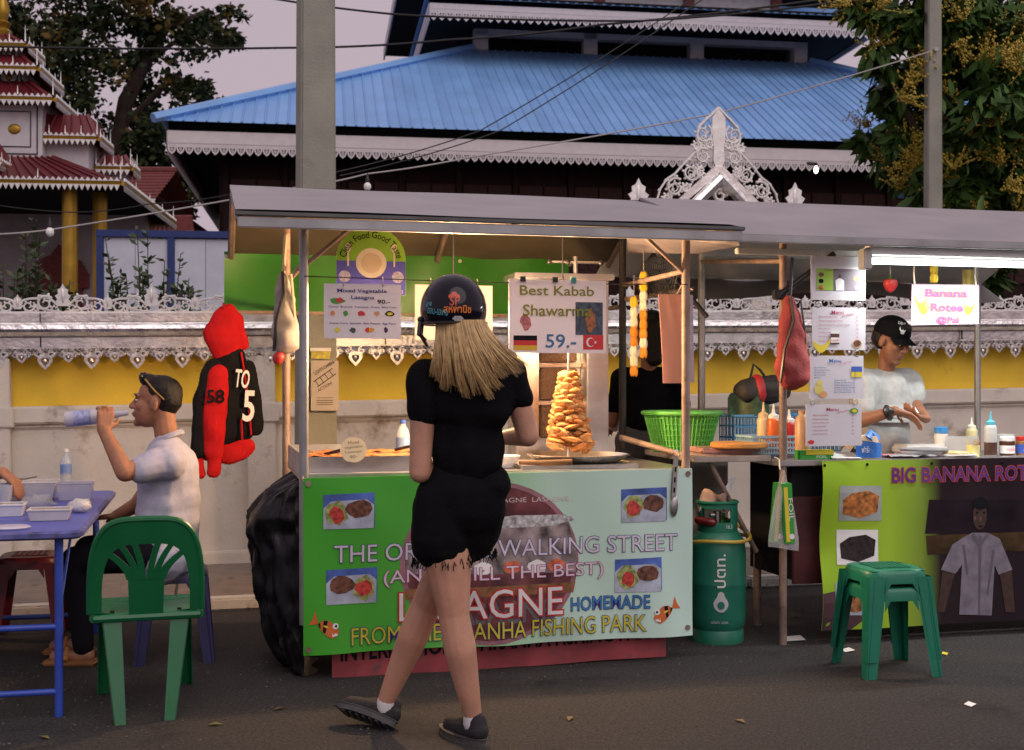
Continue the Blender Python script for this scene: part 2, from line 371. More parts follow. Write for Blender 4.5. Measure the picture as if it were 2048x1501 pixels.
# ================================================================ concrete poles, cables
conc = M('concrete', (.3, .3, .25), .85, var=.15, vs=4, bump=.3, bs=60, dirt=((.2, .18, .15), .62, 6))
a, z = AB(632, 765, 2.12)
pl = T('concrete_pole', 'thick square grey concrete utility pole behind the lasagne stall', 'pole', W(a, 2.12, .06), ANG+R(6))
mb = MB(); mb.add([(-.118, -.09, 0), (.118, -.09, 0), (.118, .12, 0), (-.118, .12, 0), (-.1, -.08, 5), (.1, -.08, 5), (.1, .1, 5), (-.1, .1, 5)], [(0, 1, 5, 4), (1, 2, 6, 5), (2, 3, 7, 6), (3, 0, 4, 7), (4, 5, 6, 7), (3, 2, 1, 0)])
mb.build('shaft', conc, pl, .012)
for vv in (70, 248): zz = AB(633, vv, 2.03)[1]; MB().cyl((0, -.0885+zz*.0018, zz), (0, -.07, zz), .012).build('bolt_hole', dark, pl)
pb = PX(1866, 410, 12.25)
o = T('concrete_pole', 'slim concrete pole standing among the yellow flowering branches', 'pole', (pb.x, 12.25, 0)); MB().add([(-.085, -.08, 0), (.085, -.08, 0), (.085, .08, 0), (-.085, .08, 0), (-.06, -.06, 6.2), (.06, -.06, 6.2), (.06, .06, 6.2), (-.06, .06, 6.2)], [(0, 1, 5, 4), (1, 2, 6, 5), (2, 3, 7, 6), (3, 0, 4, 7), (4, 5, 6, 7)]).build('shaft', conc, o, .01)
MB().cyl((0, -.1, 4.58), (0, .02, 4.58), .02).build('cable_hook', galv, o)
cblk = M('cable_rubber', (.01, .01, .012), .6, var=.1); cwht = M('white_flex', (.38, .36, .35), .5, var=.1)
def cable(label, pts, r, mat, sag=.0):
    P = [PX(*p) for p in pts]; Q = []
    for i in range(len(P)-1):
        n = 10
        for k in range(n): t = k/n; q = P[i].lerp(P[i+1], t); q.z -= sag*4*t*(1-t); Q.append(q)
    Q.append(P[-1]); return tag(MB().tube(Q, r, 6).build('cable', mat), label, 'cable')
cable('long black cable crossing from the left tree over the upper roof', [(-60, 92, 14), (580, 96, 13), (900, 80, 13), (1200, 50, 13), (1680, -6, 13)], .012, cblk, .02)
cable('black cable along the top edge above the white valance', [(480, -14, 13), (800, 30, 12.5), (1290, 42, 12.5), (1680, 4, 12.5)], .011, cblk, .02)
cable('upper of two thin dark wires slanting across the blue roof', [(1392, -8, 13), (960, 262, 12), (620, 356, 11)], .006, cblk, .03)
cable('lower of two thin dark wires slanting across the blue roof', [(1415, -8, 13), (1000, 262, 12), (680, 352, 11)], .006, cblk, .03)
cable('white flex strung from the slim right pole down to the left', [(1862, 103, 12.13), (1440, 226, 11.2), (940, 315, 10.2), (735, 348, 9.9), (600, 374, 9.6), (100, 460, 9.2), (-60, 470, 9.1)], .0065, cwht, .01)
cable('thin grey wire drooping across the left pagoda columns', [(-40, 405, 13), (150, 425, 13), (300, 408, 13), (480, 386, 12)], .006, cblk, .02)
glassw = M('bulb_glass', (.85, .85, .82), .15, var=.02)
def bulb(label, u, v, Y, s=1):
    p = PX(u, v, Y); o = T('hanging_bulb', label, 'bulb', p)
    MB().lathe([(.016*s, .0), (.018*s, .03*s), (.01*s, .05*s), (.004*s, .09*s)], 10).build('socket', black, o); MB().lathe([(.002, -.075*s), (.022*s, -.065*s), (.034*s, -.04*s), (.03*s, -.015*s), (.016*s, 0)], 12).build('glass_bulb', glassw, o)
bulb('white bulb hanging on the flex beside the thick pole', 735, 366, 9.85, .9); bulb('white spiral bulb hanging before the pagoda porch', 100, 456, 9.2, .9)
# ================================================================ great blue-roofed hall
HA = R(8.7); hall = T('blue_roof_hall', 'large dark timber hall with tiered blue metal roofs and white lace eaves', 'building', (-6.2, 22, 0), HA)
sheet = [M('blue_sheet%d' % i, c, .4, .2, .08, 1.5, dirt=((.1, .2, .36), .68, 3)) for i, c in enumerate(((.2, .4, .74), (.19, .38, .71), (.21, .42, .76)))]
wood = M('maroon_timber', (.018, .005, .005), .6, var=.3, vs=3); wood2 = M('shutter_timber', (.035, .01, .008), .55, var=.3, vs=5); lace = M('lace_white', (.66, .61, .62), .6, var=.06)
def hiproof(par, p0, p1, q0, z0, ip, iq, z1, pitch, left=True, rib=.035):
    # front slope split into sheets clipped by the hips, then the left slope
    L = p1-p0; n = int(L/pitch)
    def strip(mb, s0, s1, fx):
        def top(s): return min(1, s/ip, (L-s)/ip)
        pts = [(s0, 0), (s1, 0), (s1, top(s1))]
        for x in (ip, L-ip):
            if s0 < x < s1: pts.append((x, 1))
        pts.append((s0, top(s0))); pts = sorted(pts[:2], key=lambda p: p[0])+sorted(pts[2:], key=lambda p: -p[0])
        mb.add([fx(s, t, 0) for s, t in pts], [tuple(range(len(pts)))])
        t = top(s0)
        if t > .02: mb.add([fx(s0-.022, 0, .002), fx(s0+.022, 0, .002), fx(s0+.022, t, .002), fx(s0-.022, t, .002), fx(s0-.009, 0, rib), fx(s0+.009, 0, rib), fx(s0+.009, t, rib), fx(s0-.009, t, rib)], [(4, 5, 6, 7), (0, 4, 7, 3), (5, 1, 2, 6), (0, 1, 5, 4)])
    for i in range(n):
        mb = MB(); strip(mb, L*i/n, L*(i+1)/n, lambda s, t, h: (p0+s, q0+iq*t-h*.4, z0+(z1-z0)*t+h)); mb.build('roof_sheet', sheet[(i*5+i//3) % 3], par, smooth=0)
    if left:
        D = 2*iq+4; mb = MB(); mr = MB(); k = int(D/pitch)
        for i in range(k):
            s0, s1 = D*i/k, D*(i+1)/k; tp = lambda s: min(1, s/iq, (D-s)/iq)
            mb.add([(p0, q0+s1, z0), (p0, q0+s0, z0), (p0+ip*tp(s0), q0+s0, z0+(z1-z0)*tp(s0)), (p0+ip*tp(s1), q0+s1, z0+(z1-z0)*tp(s1))], [(0, 1, 2, 3)])
            mr.add([(p0+L, q0+s0, z0), (p0+L, q0+s1, z0), (p0+L-ip*tp(s1), q0+s1, z0+(z1-z0)*tp(s1)), (p0+L-ip*tp(s0), q0+s0, z0+(z1-z0)*tp(s0))], [(0, 1, 2, 3)])
        mb.build('side_slope', sheet[0], par, smooth=0); mr.build('side_slope', sheet[0], par, smooth=0)
        MB().tube([(p0-.1, q0-.1, z0+.02), (p0+ip, q0+iq, z1+.05)], .09, 6).build('hip_capping', sheet[2], par); MB().tube([(p0+L+.1, q0-.1, z0+.02), (p0+L-ip, q0+iq, z1+.05)], .09, 6).build('hip_capping', sheet[2], par)
def valance_mesh(w, h):
    mb = MB(); mb.bb(-w/2, w/2, -.012, .012, -h*.22, 0)
    o = [(x*w, -h*z) for x, z in ((-.5, .2), (-.46, .55), (-.3, .8), (-.12, .9), (0, 1), (.12, .9), (.3, .8), (.46, .55), (.5, .2), (0, .2))]; i = [(x*.58, -h*.53+(z+h*.53)*.55) for x, z in o]
    mb.ring(o, i, -.012, .012); mb.ring([(x*w*.2, -h*(.52+.2*z)) for x, z in ((-1, 0), (0, 1), (1, 0), (0, -1))], [(x*w*.08, -h*(.52+.08*z)) for x, z in ((-1, 0), (0, 1), (1, 0), (0, -1))], -.012, .012)
    mb.bb(-w*.03, w*.03, -.01, .01, -h*.4, -h*.2); return mb.mesh('valance_tooth', lace, smooth=0)
def eave(par, p0, p1, q, z, fh, vh, w, qe):
    MB().bb(p0, p1, q-.02, q+.02, z-fh, z).build('fascia_board', lace, par); MB().bb(p0-.02, p0+.02, q+.03, qe, z-fh, z).build('side_fascia', lace, par); MB().bb(p1-.02, p1+.02, q+.03, qe, z-fh, z).build('side_fascia', lace, par); MB().bb(p0, p1, q+.1, q+.14, z-.05, z+.22).build('eave_gap_filler', dark, par)  # last one: dark filler added to block sky showing under the roof edge
    me = valance_mesh(w, vh); n = int((p1-p0)/w)
    for k in range(n): put('valance_tooth', me, par, (p0+(k+.5)*(p1-p0)/n, q, z-fh))
    mb = MB()
    for k in range(int((qe-q)/w)): mb.prism([(0, 0), (w, 0), (w/2, -vh)], -.01, .01); mb.v[-6:] = [(p0+y, q+(k*w)+x, z-fh+zz) for x, y, zz in mb.v[-6:]]
    mb.build('side_valance', lace, par, smooth=0)
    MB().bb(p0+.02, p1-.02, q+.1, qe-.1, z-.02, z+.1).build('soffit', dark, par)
HL = 20.2
hiproof(hall, 0, HL, 0, 5.95, 6.15, 5, 8.76, .2, rib=.022); eave(hall, .12, HL-.12, .12, 5.8, .22, .2, .15, 13)
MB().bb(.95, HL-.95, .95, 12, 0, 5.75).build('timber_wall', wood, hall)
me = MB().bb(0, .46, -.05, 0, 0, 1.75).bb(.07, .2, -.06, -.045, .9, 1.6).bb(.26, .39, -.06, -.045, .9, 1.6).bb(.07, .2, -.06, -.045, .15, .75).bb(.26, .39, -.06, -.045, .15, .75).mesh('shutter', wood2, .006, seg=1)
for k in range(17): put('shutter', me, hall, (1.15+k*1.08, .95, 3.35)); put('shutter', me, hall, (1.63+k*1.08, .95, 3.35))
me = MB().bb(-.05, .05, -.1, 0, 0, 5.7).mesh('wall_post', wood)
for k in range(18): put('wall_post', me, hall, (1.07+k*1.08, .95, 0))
MB().bb(15.75, 16.35, .86, .89, 3.3, 4.9).build('dark_window', M('dark_glass', (.02, .05, .07), .1, var=.1), hall)
MB().bb(14.2, 18, .84, .9, 5.02, 5.2).build('teal_board', M('teal', (.02, .1, .2), .5), hall)
# upper storey
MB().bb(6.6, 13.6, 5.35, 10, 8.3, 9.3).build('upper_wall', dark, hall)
me = MB().bb(-.16, .16, 0, .3, 8.5, 9.35).mesh('upper_column', lace, .01)
for k in range(4): put('upper_column', me, hall, (6.35+k*2.5, 5.05, 0))
MB().bb(6.2, 14, 5.05, 5.3, 9.12, 9.3).build('upper_beam', lace, hall)
hiproof(hall, 4.95, 15.25, 3.3, 9.36, 1.9, 1.9, 9.98, .2, rib=.018); eave(hall, 5.05, 15.15, 3.4, 9.27, .12, .24, .17, 9)
MB().bb(6.9, 13.3, 5.2, 10, 9.9, 12.5).build('top_wall', M('top_white', (.6, .57, .56), .6), hall)
me = MB().bb(-.12, .12, -.1, 0, 9.9, 12.5).mesh('red_post', M('red_post', (.13, .015, .015), .5))
for k in range(4): put('red_post', me, hall, (6.98+k*2.1, 5.2, 0))
MB().bb(4.6, 15.6, 4.2, 13, 10.62, 10.8).build('top_roof_slab', dark, hall); MB().bb(4.56, 4.6, 4.2, 13, 10.5, 10.8).build('top_roof_edge', lace, hall)
mb = MB()
for k in (0, 1): mb.tube([(15.5+k*.75, 8, 10.0), (15.45+k*.8, 8, 10.5), (15.35+k*.9, 8, 10.75), (15.45+k*.75, 8, 11.1)], [.07, .06, .04, .005], 6)
mb.build('roof_finial', lace, hall)
lp = PX(1632, 340, 22.2); o = T('wall_lamp', 'small lit bulb under the far right eave of the hall', 'lamp', lp)
MB().ell((0, 0, 0), (.04, .04, .07)).build('lit_bulb', M('lit_bulb', (1, .95, .7), emit=4), o); MB().cyl((0, 0, .1), (0, .6, .22), .03).build('bracket', black, o)
# ================================================================ red pagoda
mar = M('maroon_sheet', (.13, .012, .018), .42, .15, .15, 3); gold = M('gold_paint', (.42, .25, .03), .35, .6, .15, 8); pwh = M('pagoda_white', (.6, .58, .6), .6, var=.06)
pg = T('pagoda_shrine', 'maroon tiered pagoda with silver trim and golden spire', 'pagoda', (-6.52, 16.0, 0), R(6)); pg.scale = (1.07, 1.07, 1.07)
K = .0063
def troof(z0, h0, z1, h1, name='tier_roof', cx=0, cy=0, hx=1):
    mb = MB(); A = [(-h0*hx, -h0), (h0*hx, -h0), (h0*hx, h0), (-h0*hx, h0)]; B = [(-h1*hx, -h1), (h1*hx, -h1), (h1*hx, h1), (-h1*hx, h1)]
    v = [(x+cx, y+cy, z0) for x, y in A]+[(x+cx, y+cy, z1) for x, y in B]; mb.add(v, [(0, 1, 5, 4), (1, 2, 6, 5), (2, 3, 7, 6), (3, 0, 4, 7), (4, 5, 6, 7)])
    n = max(3, int(2*h0/.14))
    for sd in range(4):
        a, b, c, d = [Vector(v[i]) for i in (sd, (sd+1) % 4, (sd+1) % 4+4, sd+4)]
        for i in range(1, n): t = i/n; mb.tube([a.lerp(b, t)+Vector((0, 0, .01)), d.lerp(c, t)+Vector((0, 0, .01))], .013, 4)
        mb.tube([a, d], .03, 5)
    r = mb.build(name, mar, pg)
    for sd in range(4):
        a, b = Vector(v[sd]), Vector(v[(sd+1) % 4]); d = (b-a).normalized(); nn = Vector((d.y, -d.x, 0)); L = (b-a).length
        m1 = MB(); m1.tube([a+nn*.02, b+nn*.02], .028, 5); m1.build('gold_rail', gold, r)
        m1 = MB(); m2_ = MB(); k = max(4, int(L/.06))
        for i in range(k):
            p = a+d*L*(i+.5)/k+nn*.03; w = L/k*.52
            for pts, mm_ in ((((-w, -.02), (w, -.02), (0, -.085)), m1), (((-w, .02), (w, .02), (0, .06)), m2_)): mm_.add([p+d*x+Vector((0, 0, z)) for x, z in pts]+[p+d*x+nn*.015+Vector((0, 0, z)) for x, z in pts], [(0, 1, 2), (5, 4, 3), (0, 3, 4, 1), (1, 4, 5, 2), (2, 5, 3, 0)])
        m1.build('silver_fringe', wsil, r, smooth=0); m2_.build('silver_crest', wsil, r, smooth=0)
        for t in (0, .25, .5, .75): p = a.lerp(b, t); MB().tube([p+Vector((0, 0, .05)), p+Vector((0, 0, .24 if t == 0 else .15))], [.01, .002], 5).build('pin_finial', wsil, r)
def zv(v): return 1.34+(765-v)*.0059
troof(zv(418), 1.72, zv(345), .78); troof(zv(233), .78, zv(186), .42); troof(zv(165), .54, zv(130), .3); troof(zv(112), .36, zv(80), .1)
for z0, z1, h in ((345, 228, .62), (190, 160, .34), (132, 108, .22)):
    MB().bb(-h, h, -h, h, zv(z0)-.1, zv(z1)).build('white_tier', pwh, pg)
    m1 = MB()
    for s in (-.5, .5):
        for k, q in ((.42, .012), (.3, .01)):
            c = (s*h, (zv(z0)+zv(z1))/2); w, g = h*k, (zv(z1)-zv(z0))*k
            m1.ring([(c[0]-w, c[1]-g), (c[0]+w, c[1]-g), (c[0]+w, c[1]+g), (c[0]-w, c[1]+g)], [(c[0]-w+q, c[1]-g+q), (c[0]+w-q, c[1]-g+q), (c[0]+w-q, c[1]+g-q), (c[0]-w+q, c[1]+g-q)], -h-.008, -h+.01)
    m1.build('black_line_pattern', dark, pg, smooth=0)
    m1 = MB()
    for s in (-.5, .5): m1.ell((s*h, -h, (zv(z0)+zv(z1))/2), (h*.12, .02, h*.1), 10, 6)
    m1.build('gold_flower', gold, pg)
troof(zv(300), .36, zv(250), .22, 'side_roof', .86, -.2, 1); MB().bb(.6, 1.1, -.45, .1, zv(360), zv(300)).build('side_wall', pwh, pg)
troof(zv(348), .2, zv(320), .12, 'small_roof', 1.33, .0); MB().bb(1.2, 1.45, -.1, .15, zv(372), zv(348)).build('small_wall', pwh, pg)
troof(zv(378), .62, zv(318), .4, 'porch_roof', -.25, -1.0)
m1 = MB(); m1.prism([(-.75, zv(390)), (-.1, zv(315)), (.5, zv(385)), (.46, zv(395)), (-.1, zv(328)), (-.75, zv(400))], -1.75, -1.68); m1.build('gable_board', wsil, pg)
m1 = MB(); m1.lathe([(.09, zv(82)), (.11, zv(70)), (.06, zv(62)), (.1, zv(52)), (.05, zv(47)), (.07, zv(36)), (.085, zv(25)), (.05, zv(5)), (.02, zv(-25)), (.003, zv(-60))], 12); m1.build('golden_spire', gold, pg)
for x, y in ((-1.4, -1.4), (-.95, -1.45), (.1, -1.4), (1.12, -1.42), (1.35, -1.0), (1.4, 1.4)): MB().cyl((x, y, 0), (x, y, zv(412)), .085, n=14).build('gold_column', gold, pg)
MB().bb(-1.6, 1.5, .9, 1.1, 0, zv(412)).build('porch_wall', M('porch_wall', (.5, .45, .47), .7), pg); MB().bb(-1.7, 1.7, -1.65, 1.7, zv(418), zv(412)).build('porch_ceiling', dark, pg)
m1 = MB(); m1.bb(-.28, .28, .82, .9, 1.2, 2.55).bb(-.36, .36, .8, .9, 2.45, 2.62); m1.prism([(-.36, 2.62), (-.25, 2.8), (-.1, 2.86), (0, 3.0), (.1, 2.86), (.25, 2.8), (.36, 2.62)], .8, .9); m1.build('carved_red_door', M('carved_red', (.2, .03, .02), .5, var=.4, vs=30, bump=.6, bs=40), pg, loc=(.45, 0, 0))
# tiled outbuildings
tile = M('red_tile', (.15, .032, .028), .7, var=.35, vs=18, bump=.6, bs=30)
def tiled(label, us, vs_, Y, dz):
    c = PX((us[0]+us[1])/2, vs_[1], Y); hw = (us[1]-us[0])/5000*Y; h = (vs_[1]-vs_[0])/2500*Y
    o = T('tiled_outbuilding', label, 'building', (c.x, Y, 0)); MB().bb(-hw*.85, hw*.85, .4, 2.2, 0, c.z+.1).build('wall', wood, o)
    mb = MB(); nr = 9
    for i in range(nr):
        t0, t1 = i/nr, (i+1)/nr; k0, k1 = hw*(1-dz*t0), hw*(1-dz*t1)
        mb.add([(-k0, 1.3*t0, c.z+h*t0+.03), (k0, 1.3*t0, c.z+h*t0+.03), (k1, 1.3*t1, c.z+h*t1), (-k1, 1.3*t1, c.z+h*t1), (-k0, 1.3*t0, c.z+h*t0-.03), (k0, 1.3*t0, c.z+h*t0-.03)], [(0, 1, 2, 3), (4, 5, 1, 0)])
        mb.add([(-k0, 2.6-1.3*t0, c.z+h*t0), (k0, 2.6-1.3*t0, c.z+h*t0), (k1, 2.6-1.3*t1, c.z+h*t1), (-k1, 2.6-1.3*t1, c.z+h*t1)], [(0, 1, 2, 3)])
    mb.build('tiled_roof', tile, o, smooth=0); MB().tube([(-hw*(1-dz), 1.3, c.z+h+.03), (hw*(1-dz), 1.3, c.z+h+.03)], .05, 6).build('ridge_cap', tile, o)
    m = MB(); n = int(2*hw/.12)
    for i in range(n): x = -hw+(i+.5)*2*hw/n; m.prism([(x-.06, c.z), (x+.06, c.z), (x, c.z-.12)], -.01, .01)
    m.build('eave_trim', wsil, o, smooth=0)
tiled('steep red tiled roof between the pagoda and the dark tree', (170, 312), (316, 398), 20, .03); tiled('low red hipped roof right of the pagoda eave', (200, 388), (418, 462), 19, .5)
# white and blue site fence
fc = T('sheet_fence', 'white sheet metal fence with blue frame behind the wall', 'fence', (-4.05, 12.3, 0), R(7))
fw = M('fence_white', (.55, .58, .66), .5, var=.06); fb = M('fence_blue', (.012, .03, .15), .5, var=.15)
for k in range(4):
    MB().bb(k*.68+.03, k*.68+.33, 0, .02, .1, 2.76).bb(k*.68+.335, k*.68+.66, .003, .02, .1, 2.76).build('white_sheet', fw, fc); MB().bb(k*.68-.035, k*.68+.035, -.03, .03, 0, 2.8).build('blue_post', fb, fc, .004)
MB().bb(-.04, 2.75, -.035, .035, 2.77, 2.84).build('blue_rail', fb, fc, .004)
# ================================================================ trees and shrubs
def leafmat(name, c1, c2, c3, sc): 
    m = M(name, c1, .5, var=.1); t = m.node_tree; b = t.nodes['Principled BSDF']; tc = t.nodes.new('ShaderNodeTexCoord'); n = t.nodes.new('ShaderNodeTexNoise'); n.inputs['Scale'].default_value = sc; n.inputs['Detail'].default_value = 8
    r = t.nodes.new('ShaderNodeValToRGB'); e = r.color_ramp.elements; e[0].position = .36; e[1].position = .7; e[0].color = (*c1, 1); e[1].color = (*c3, 1); x = e.new(.56); x.color = (*c2, 1)
    t.links.new(tc.outputs['Object'], n.inputs['Vector']); t.links.new(n.outputs[0], r.inputs[0]); t.links.new(r.outputs[0], b.inputs['Base Color']); return m
def leaves(cl, n, sz, rd, droop=0, asp=.45, hollow=.35):
    v = []; f = []; tot = sum(r[3]**2 for r in cl)
    for cx, cy, cz, r in cl:
        sub = [Vector((rd.gauss(0, 1), rd.gauss(0, 1), rd.gauss(0, 1))).normalized()*r*rd.uniform(hollow, 1) for _ in range(max(4, int(14*r*r/(.4+r*.2))))]
        for k in range(int(n*r*r/tot)):
            s = rd.choice(sub); p = Vector((cx, cy, cz))+s+Vector((rd.gauss(0, 1), rd.gauss(0, 1), rd.gauss(0, .8)))*r*.16
            d = Vector((rd.gauss(0, 1), rd.gauss(0, 1), rd.gauss(0, .7)-droop)).normalized(); u = d.orthogonal().normalized(); u.rotate(Matrix.Rotation(rd.uniform(0, 6.28), 3, d))
            L = sz*rd.uniform(.6, 1.3); b = len(v); v += [p, p+d*L*.5+u*L*asp*.5, p+d*L, p+d*L*.5-u*L*asp*.5]; f.append((b, b+1, b+2, b+3))
    return v, f
bark = M('bark', (.05, .035, .028), .9, var=.3, vs=5, bump=.6, bs=20)
rd = random.Random(3)
def tree(label, loc, limbs, cl, n, sz, mat, **k):
    o = T('tree', label, 'tree', loc); m = MB()
    for pts, r in limbs: m.tube(pts, [r*(1-.75*i/(len(pts)-1)) for i in range(len(pts))], 8)
    m.build('trunk', bark, o); v, f = leaves(cl, n, sz, rd, **k); me = bpy.data.meshes.new('crown'); me.from_pydata(v, [], f); me.materials.append(mat); put('crown', me, o); return o
lm = leafmat('old_leaf', (.018, .03, .012), (.04, .05, .018), (.16, .09, .02), 1.2)
Y = 29; B0 = PX(240, 765, Y); B0.z = 0
def lp_(u, v, y=0): p = PX(u, v, Y); return (p.x-B0.x, y, p.z)
cl = [(*lp_(u, v, rd.uniform(-1.5, 1.5)), r/2500*Y) for u, v, r in ((150, 40, 95), (60, 90, 75), (290, 20, 90), (260, 110, 70), (360, 60, 70), (440, 95, 48), (215, 180, 90), (300, 190, 80), (140, 200, 70), (395, 170, 55), (210, 280, 95), (310, 290, 70), (120, 300, 60), (360, 330, 50), (340, 400, 60), (385, 430, 45), (270, 350, 70), (430, 30, 45), (470, 85, 30), (420, 210, 30), (20, 40, 80))]
limbs = [([(0, 0, 0), (.1, 0, 3), (-.2, 0, 5), lp_(230, 330)], .42), ([lp_(230, 330), lp_(250, 200), lp_(330, 60), lp_(420, 20)], .22), ([lp_(20, 150), lp_(70, 100), lp_(150, 55), lp_(230, 5)], .2), ([lp_(230, 330), lp_(120, 220), lp_(40, 130), lp_(20, 60)], .22), ([lp_(240, 260), lp_(350, 150), lp_(400, 190), lp_(440, 210)], .1), ([lp_(250, 230), lp_(300, 120), lp_(370, 70), lp_(450, 100)], .1)]
tree('big dark spreading tree with browning leaves behind the pagoda', B0, limbs, cl, 13500, .19, lm, asp=.6)
# flowering tree at right
lg = leafmat('glossy_leaf', (.03, .065, .012), (.055, .12, .022), (.1, .19, .04), 3)
Y = 12.7; B0 = PX(1960, 765, Y); B0.z = 0
cl = [(*lp_(u, v, rd.uniform(-.2, .9)), r/2500*Y) for u, v, r in ((1800, 50, 62), (1770, 105, 32), (1870, 40, 95), (1880, 20, 60), (1875, 110, 55), (1960, 40, 120), (2050, 100, 120), (1880, 150, 90), (1845, 200, 55), (1835, 290, 45), (1870, 260, 90), (1960, 210, 110), (2040, 260, 110), (1900, 350, 90), (1990, 360, 100), (2060, 390, 90), (1860, 360, 42), (1735, 10, 34), (2100, 40, 120), (2100, 330, 120), (1960, 450, 90), (2060, 480, 80))]
limbs = [([(0, 0, 0), (0, 0, 1.5), lp_(1950, 300, .5), lp_(1930, 100, .6), lp_(1900, 0, .6)], .2), ([lp_(1950, 350, .5), lp_(1850, 250, .3), lp_(1780, 120, .3)], .08), ([lp_(1950, 300, .5), lp_(2040, 200, .3), lp_(2090, 100, .3)], .08)]
rt = tree('leafy tree full of yellow flower sprays above the roti stall', B0, limbs, cl, 17000, .22, lg, droop=.9, asp=.36, hollow=.4)
m = MB(); m.add([(0, 0, 0), (.032, .006, -.07), (.028, 0, -.14), (0, -.01, -.21), (-.028, 0, -.14), (-.032, .006, -.07)], [(0, 1, 2, 3), (0, 3, 4, 5)]); lme = m.mesh('leaf', lg, smooth=0)
pan = leafmat('blossom', (.36, .26, .03), (.5, .37, .05), (.58, .45, .1), 6); pm = MB(); spots = []
for i in range(95):
    c = rd.choice(cl); d = Vector((rd.gauss(0, 1), -abs(rd.gauss(.6, .8)), rd.gauss(.1, 1))).normalized(); spots.append(Vector(c[:3])+d*c[3]*rd.uniform(.85, 1.1))
spots += [Vector(lp_(u, v, -.35)) for u, v in ((1800, 190), (1830, 175), (1850, 155), (1780, 215), (1930, 140), (1960, 150), (2000, 165), (2030, 150), (1990, 310), (1950, 320), (2020, 300), (1680, 30), (1740, 40), (1920, 290), (1990, 380), (2010, 395), (1880, 350), (2030, 60), (1900, 60))]
for s in spots:
    ax = Vector((rd.gauss(0, .6), -.4, rd.gauss(.5, .5))).normalized()
    for j in range(11):
        d = (ax+Vector((rd.gauss(0, .6), rd.gauss(0, .5), rd.gauss(0, .5)))).normalized(); q = s.copy(); L = rd.uniform(.14, .32)
        pm.tube([q, q+d*L], [.004, .002], 3)
        for k in range(9):
            p = q+d*L*(k+1)/9+Vector((rd.gauss(0, .013), rd.gauss(0, .013), rd.gauss(0, .013))); e = .015; pm.add([p+Vector((e, 0, 0)), p+Vector((-e*.6, e, 0)), p+Vector((-e*.6, -e, 0)), p+Vector((0, 0, e*1.5))], [(0, 1, 3), (1, 2, 3), (2, 0, 3)])
tag(pm.build('flower_sprays', pan, rt, smooth=0), None, None, kind='stuff')
for i in range(290):
    c = rd.choice(cl[:18]); d = Vector((rd.gauss(0, 1), -abs(rd.gauss(.8, .6)), rd.gauss(0, 1))).normalized(); o = put('leaf', lme, rt, Vector(c[:3])+d*c[3]*rd.uniform(.9, 1.08)); o.rotation_euler = (rd.gauss(0, .5), rd.gauss(0, .5), rd.uniform(0, 6.28)); o.scale = [rd.uniform(.8, 1.3)]*3
ls = leafmat('shrub_leaf', (.02, .04, .012), (.04, .075, .02), (.12, .05, .03), 5)
for i, (u, v, Yy, wd, lab) in enumerate(((300, 465, 10.2, .42, 'bushy green shrub in front of the white and blue fence'), (55, 440, 10, .22, 'tall thin shrub left of the hanging spiral bulb'), (110, 545, 9.6, .3, 'low shrub rising over the wall before the red door'), (235, 545, 9.7, .2, 'small shrub against the gold column over the wall'), (372, 560, 9.6, .12, 'little sprig over the wall right of the blue post'), (15, 540, 9.6, .2, 'low leafy shrub at the far left over the wall'))):
    t = PX(u, v, Yy); o = T('shrub', lab, 'shrub', (t.x, Yy, 0)); m = MB(); V = []; F = []
    for k in range(int(9+30*wd)):
        x, y = rd.gauss(0, wd*.45), rd.gauss(0, wd*.3); h = t.z*rd.uniform(.78, 1.02)*(1-abs(x)*.15); pts = [(x*.2, y*.2, 0), (x*.5, y*.5, h*.5), (x, y, h)]; m.tube(pts, [.012, .008, .003], 4)
        for q in range(46):
            tt = rd.uniform(.5, 1); p = Vector(pts[1]).lerp(Vector(pts[2]), (tt-.5)*2); d = Vector((rd.gauss(0, 1), rd.gauss(0, 1), .5)).normalized(); u_ = d.orthogonal().normalized()
            b = len(V); L = rd.uniform(.05, .09); V += [p, p+d*L*.5+u_*L*.22, p+d*L, p+d*L*.5-u_*L*.22]; F.append((b, b+1, b+2, b+3))
    m.build('stems', bark, o); me = bpy.data.meshes.new('foliage'); me.from_pydata(V, [], F); me.materials.append(ls); put('foliage', me, o)

gr_ = random.Random(21); m = MB()
for i in range(2600):
    y = 4.1+5*gr_.random()**1.5; x = gr_.uniform(-.5, .5)*y*.95; e = gr_.uniform(.002, .006); z = .001
    m.add([(x-e, y-e, z), (x+e, y-e*.6, z), (x+e*.3, y+e, z), (x, y, z+e)], [(0, 1, 3), (1, 2, 3), (2, 0, 3)])
tag(m.build('road_grit', M('grit', (.085, .08, .075), .9, var=.6, vs=20), smooth=0), 'fine pale grit scattered over the asphalt', 'grit', kind='stuff')
for i, (u, v, c) in enumerate(((430, 1452, (.12, .14, .03)), (1140, 1440, (.16, .1, .04)), (90, 1478, (.2, .17, .05)), (560, 1420, (.14, .09, .04)), (1480, 1445, (.16, .12, .05)))):
    p = GR(u, v); tag(MB().add([(-.03, 0, 0), (0, -.012, .006), (.035, 0, .002), (0, .014, .008)], [(0, 1, 2, 3)]).build('fallen_leaf', M('dry_leaf%d' % i, c, .7), loc=(p.x, p.y, .004), rz=i*1.3), ('small green leaf on the asphalt by the green chair', 'dry leaf on the asphalt right of the shoes', 'yellow leaf on the asphalt at the lower left corner', 'brown leaf on the asphalt left of the trailing shoe', 'brown leaf on the asphalt before the gas cylinder')[i], 'leaf')
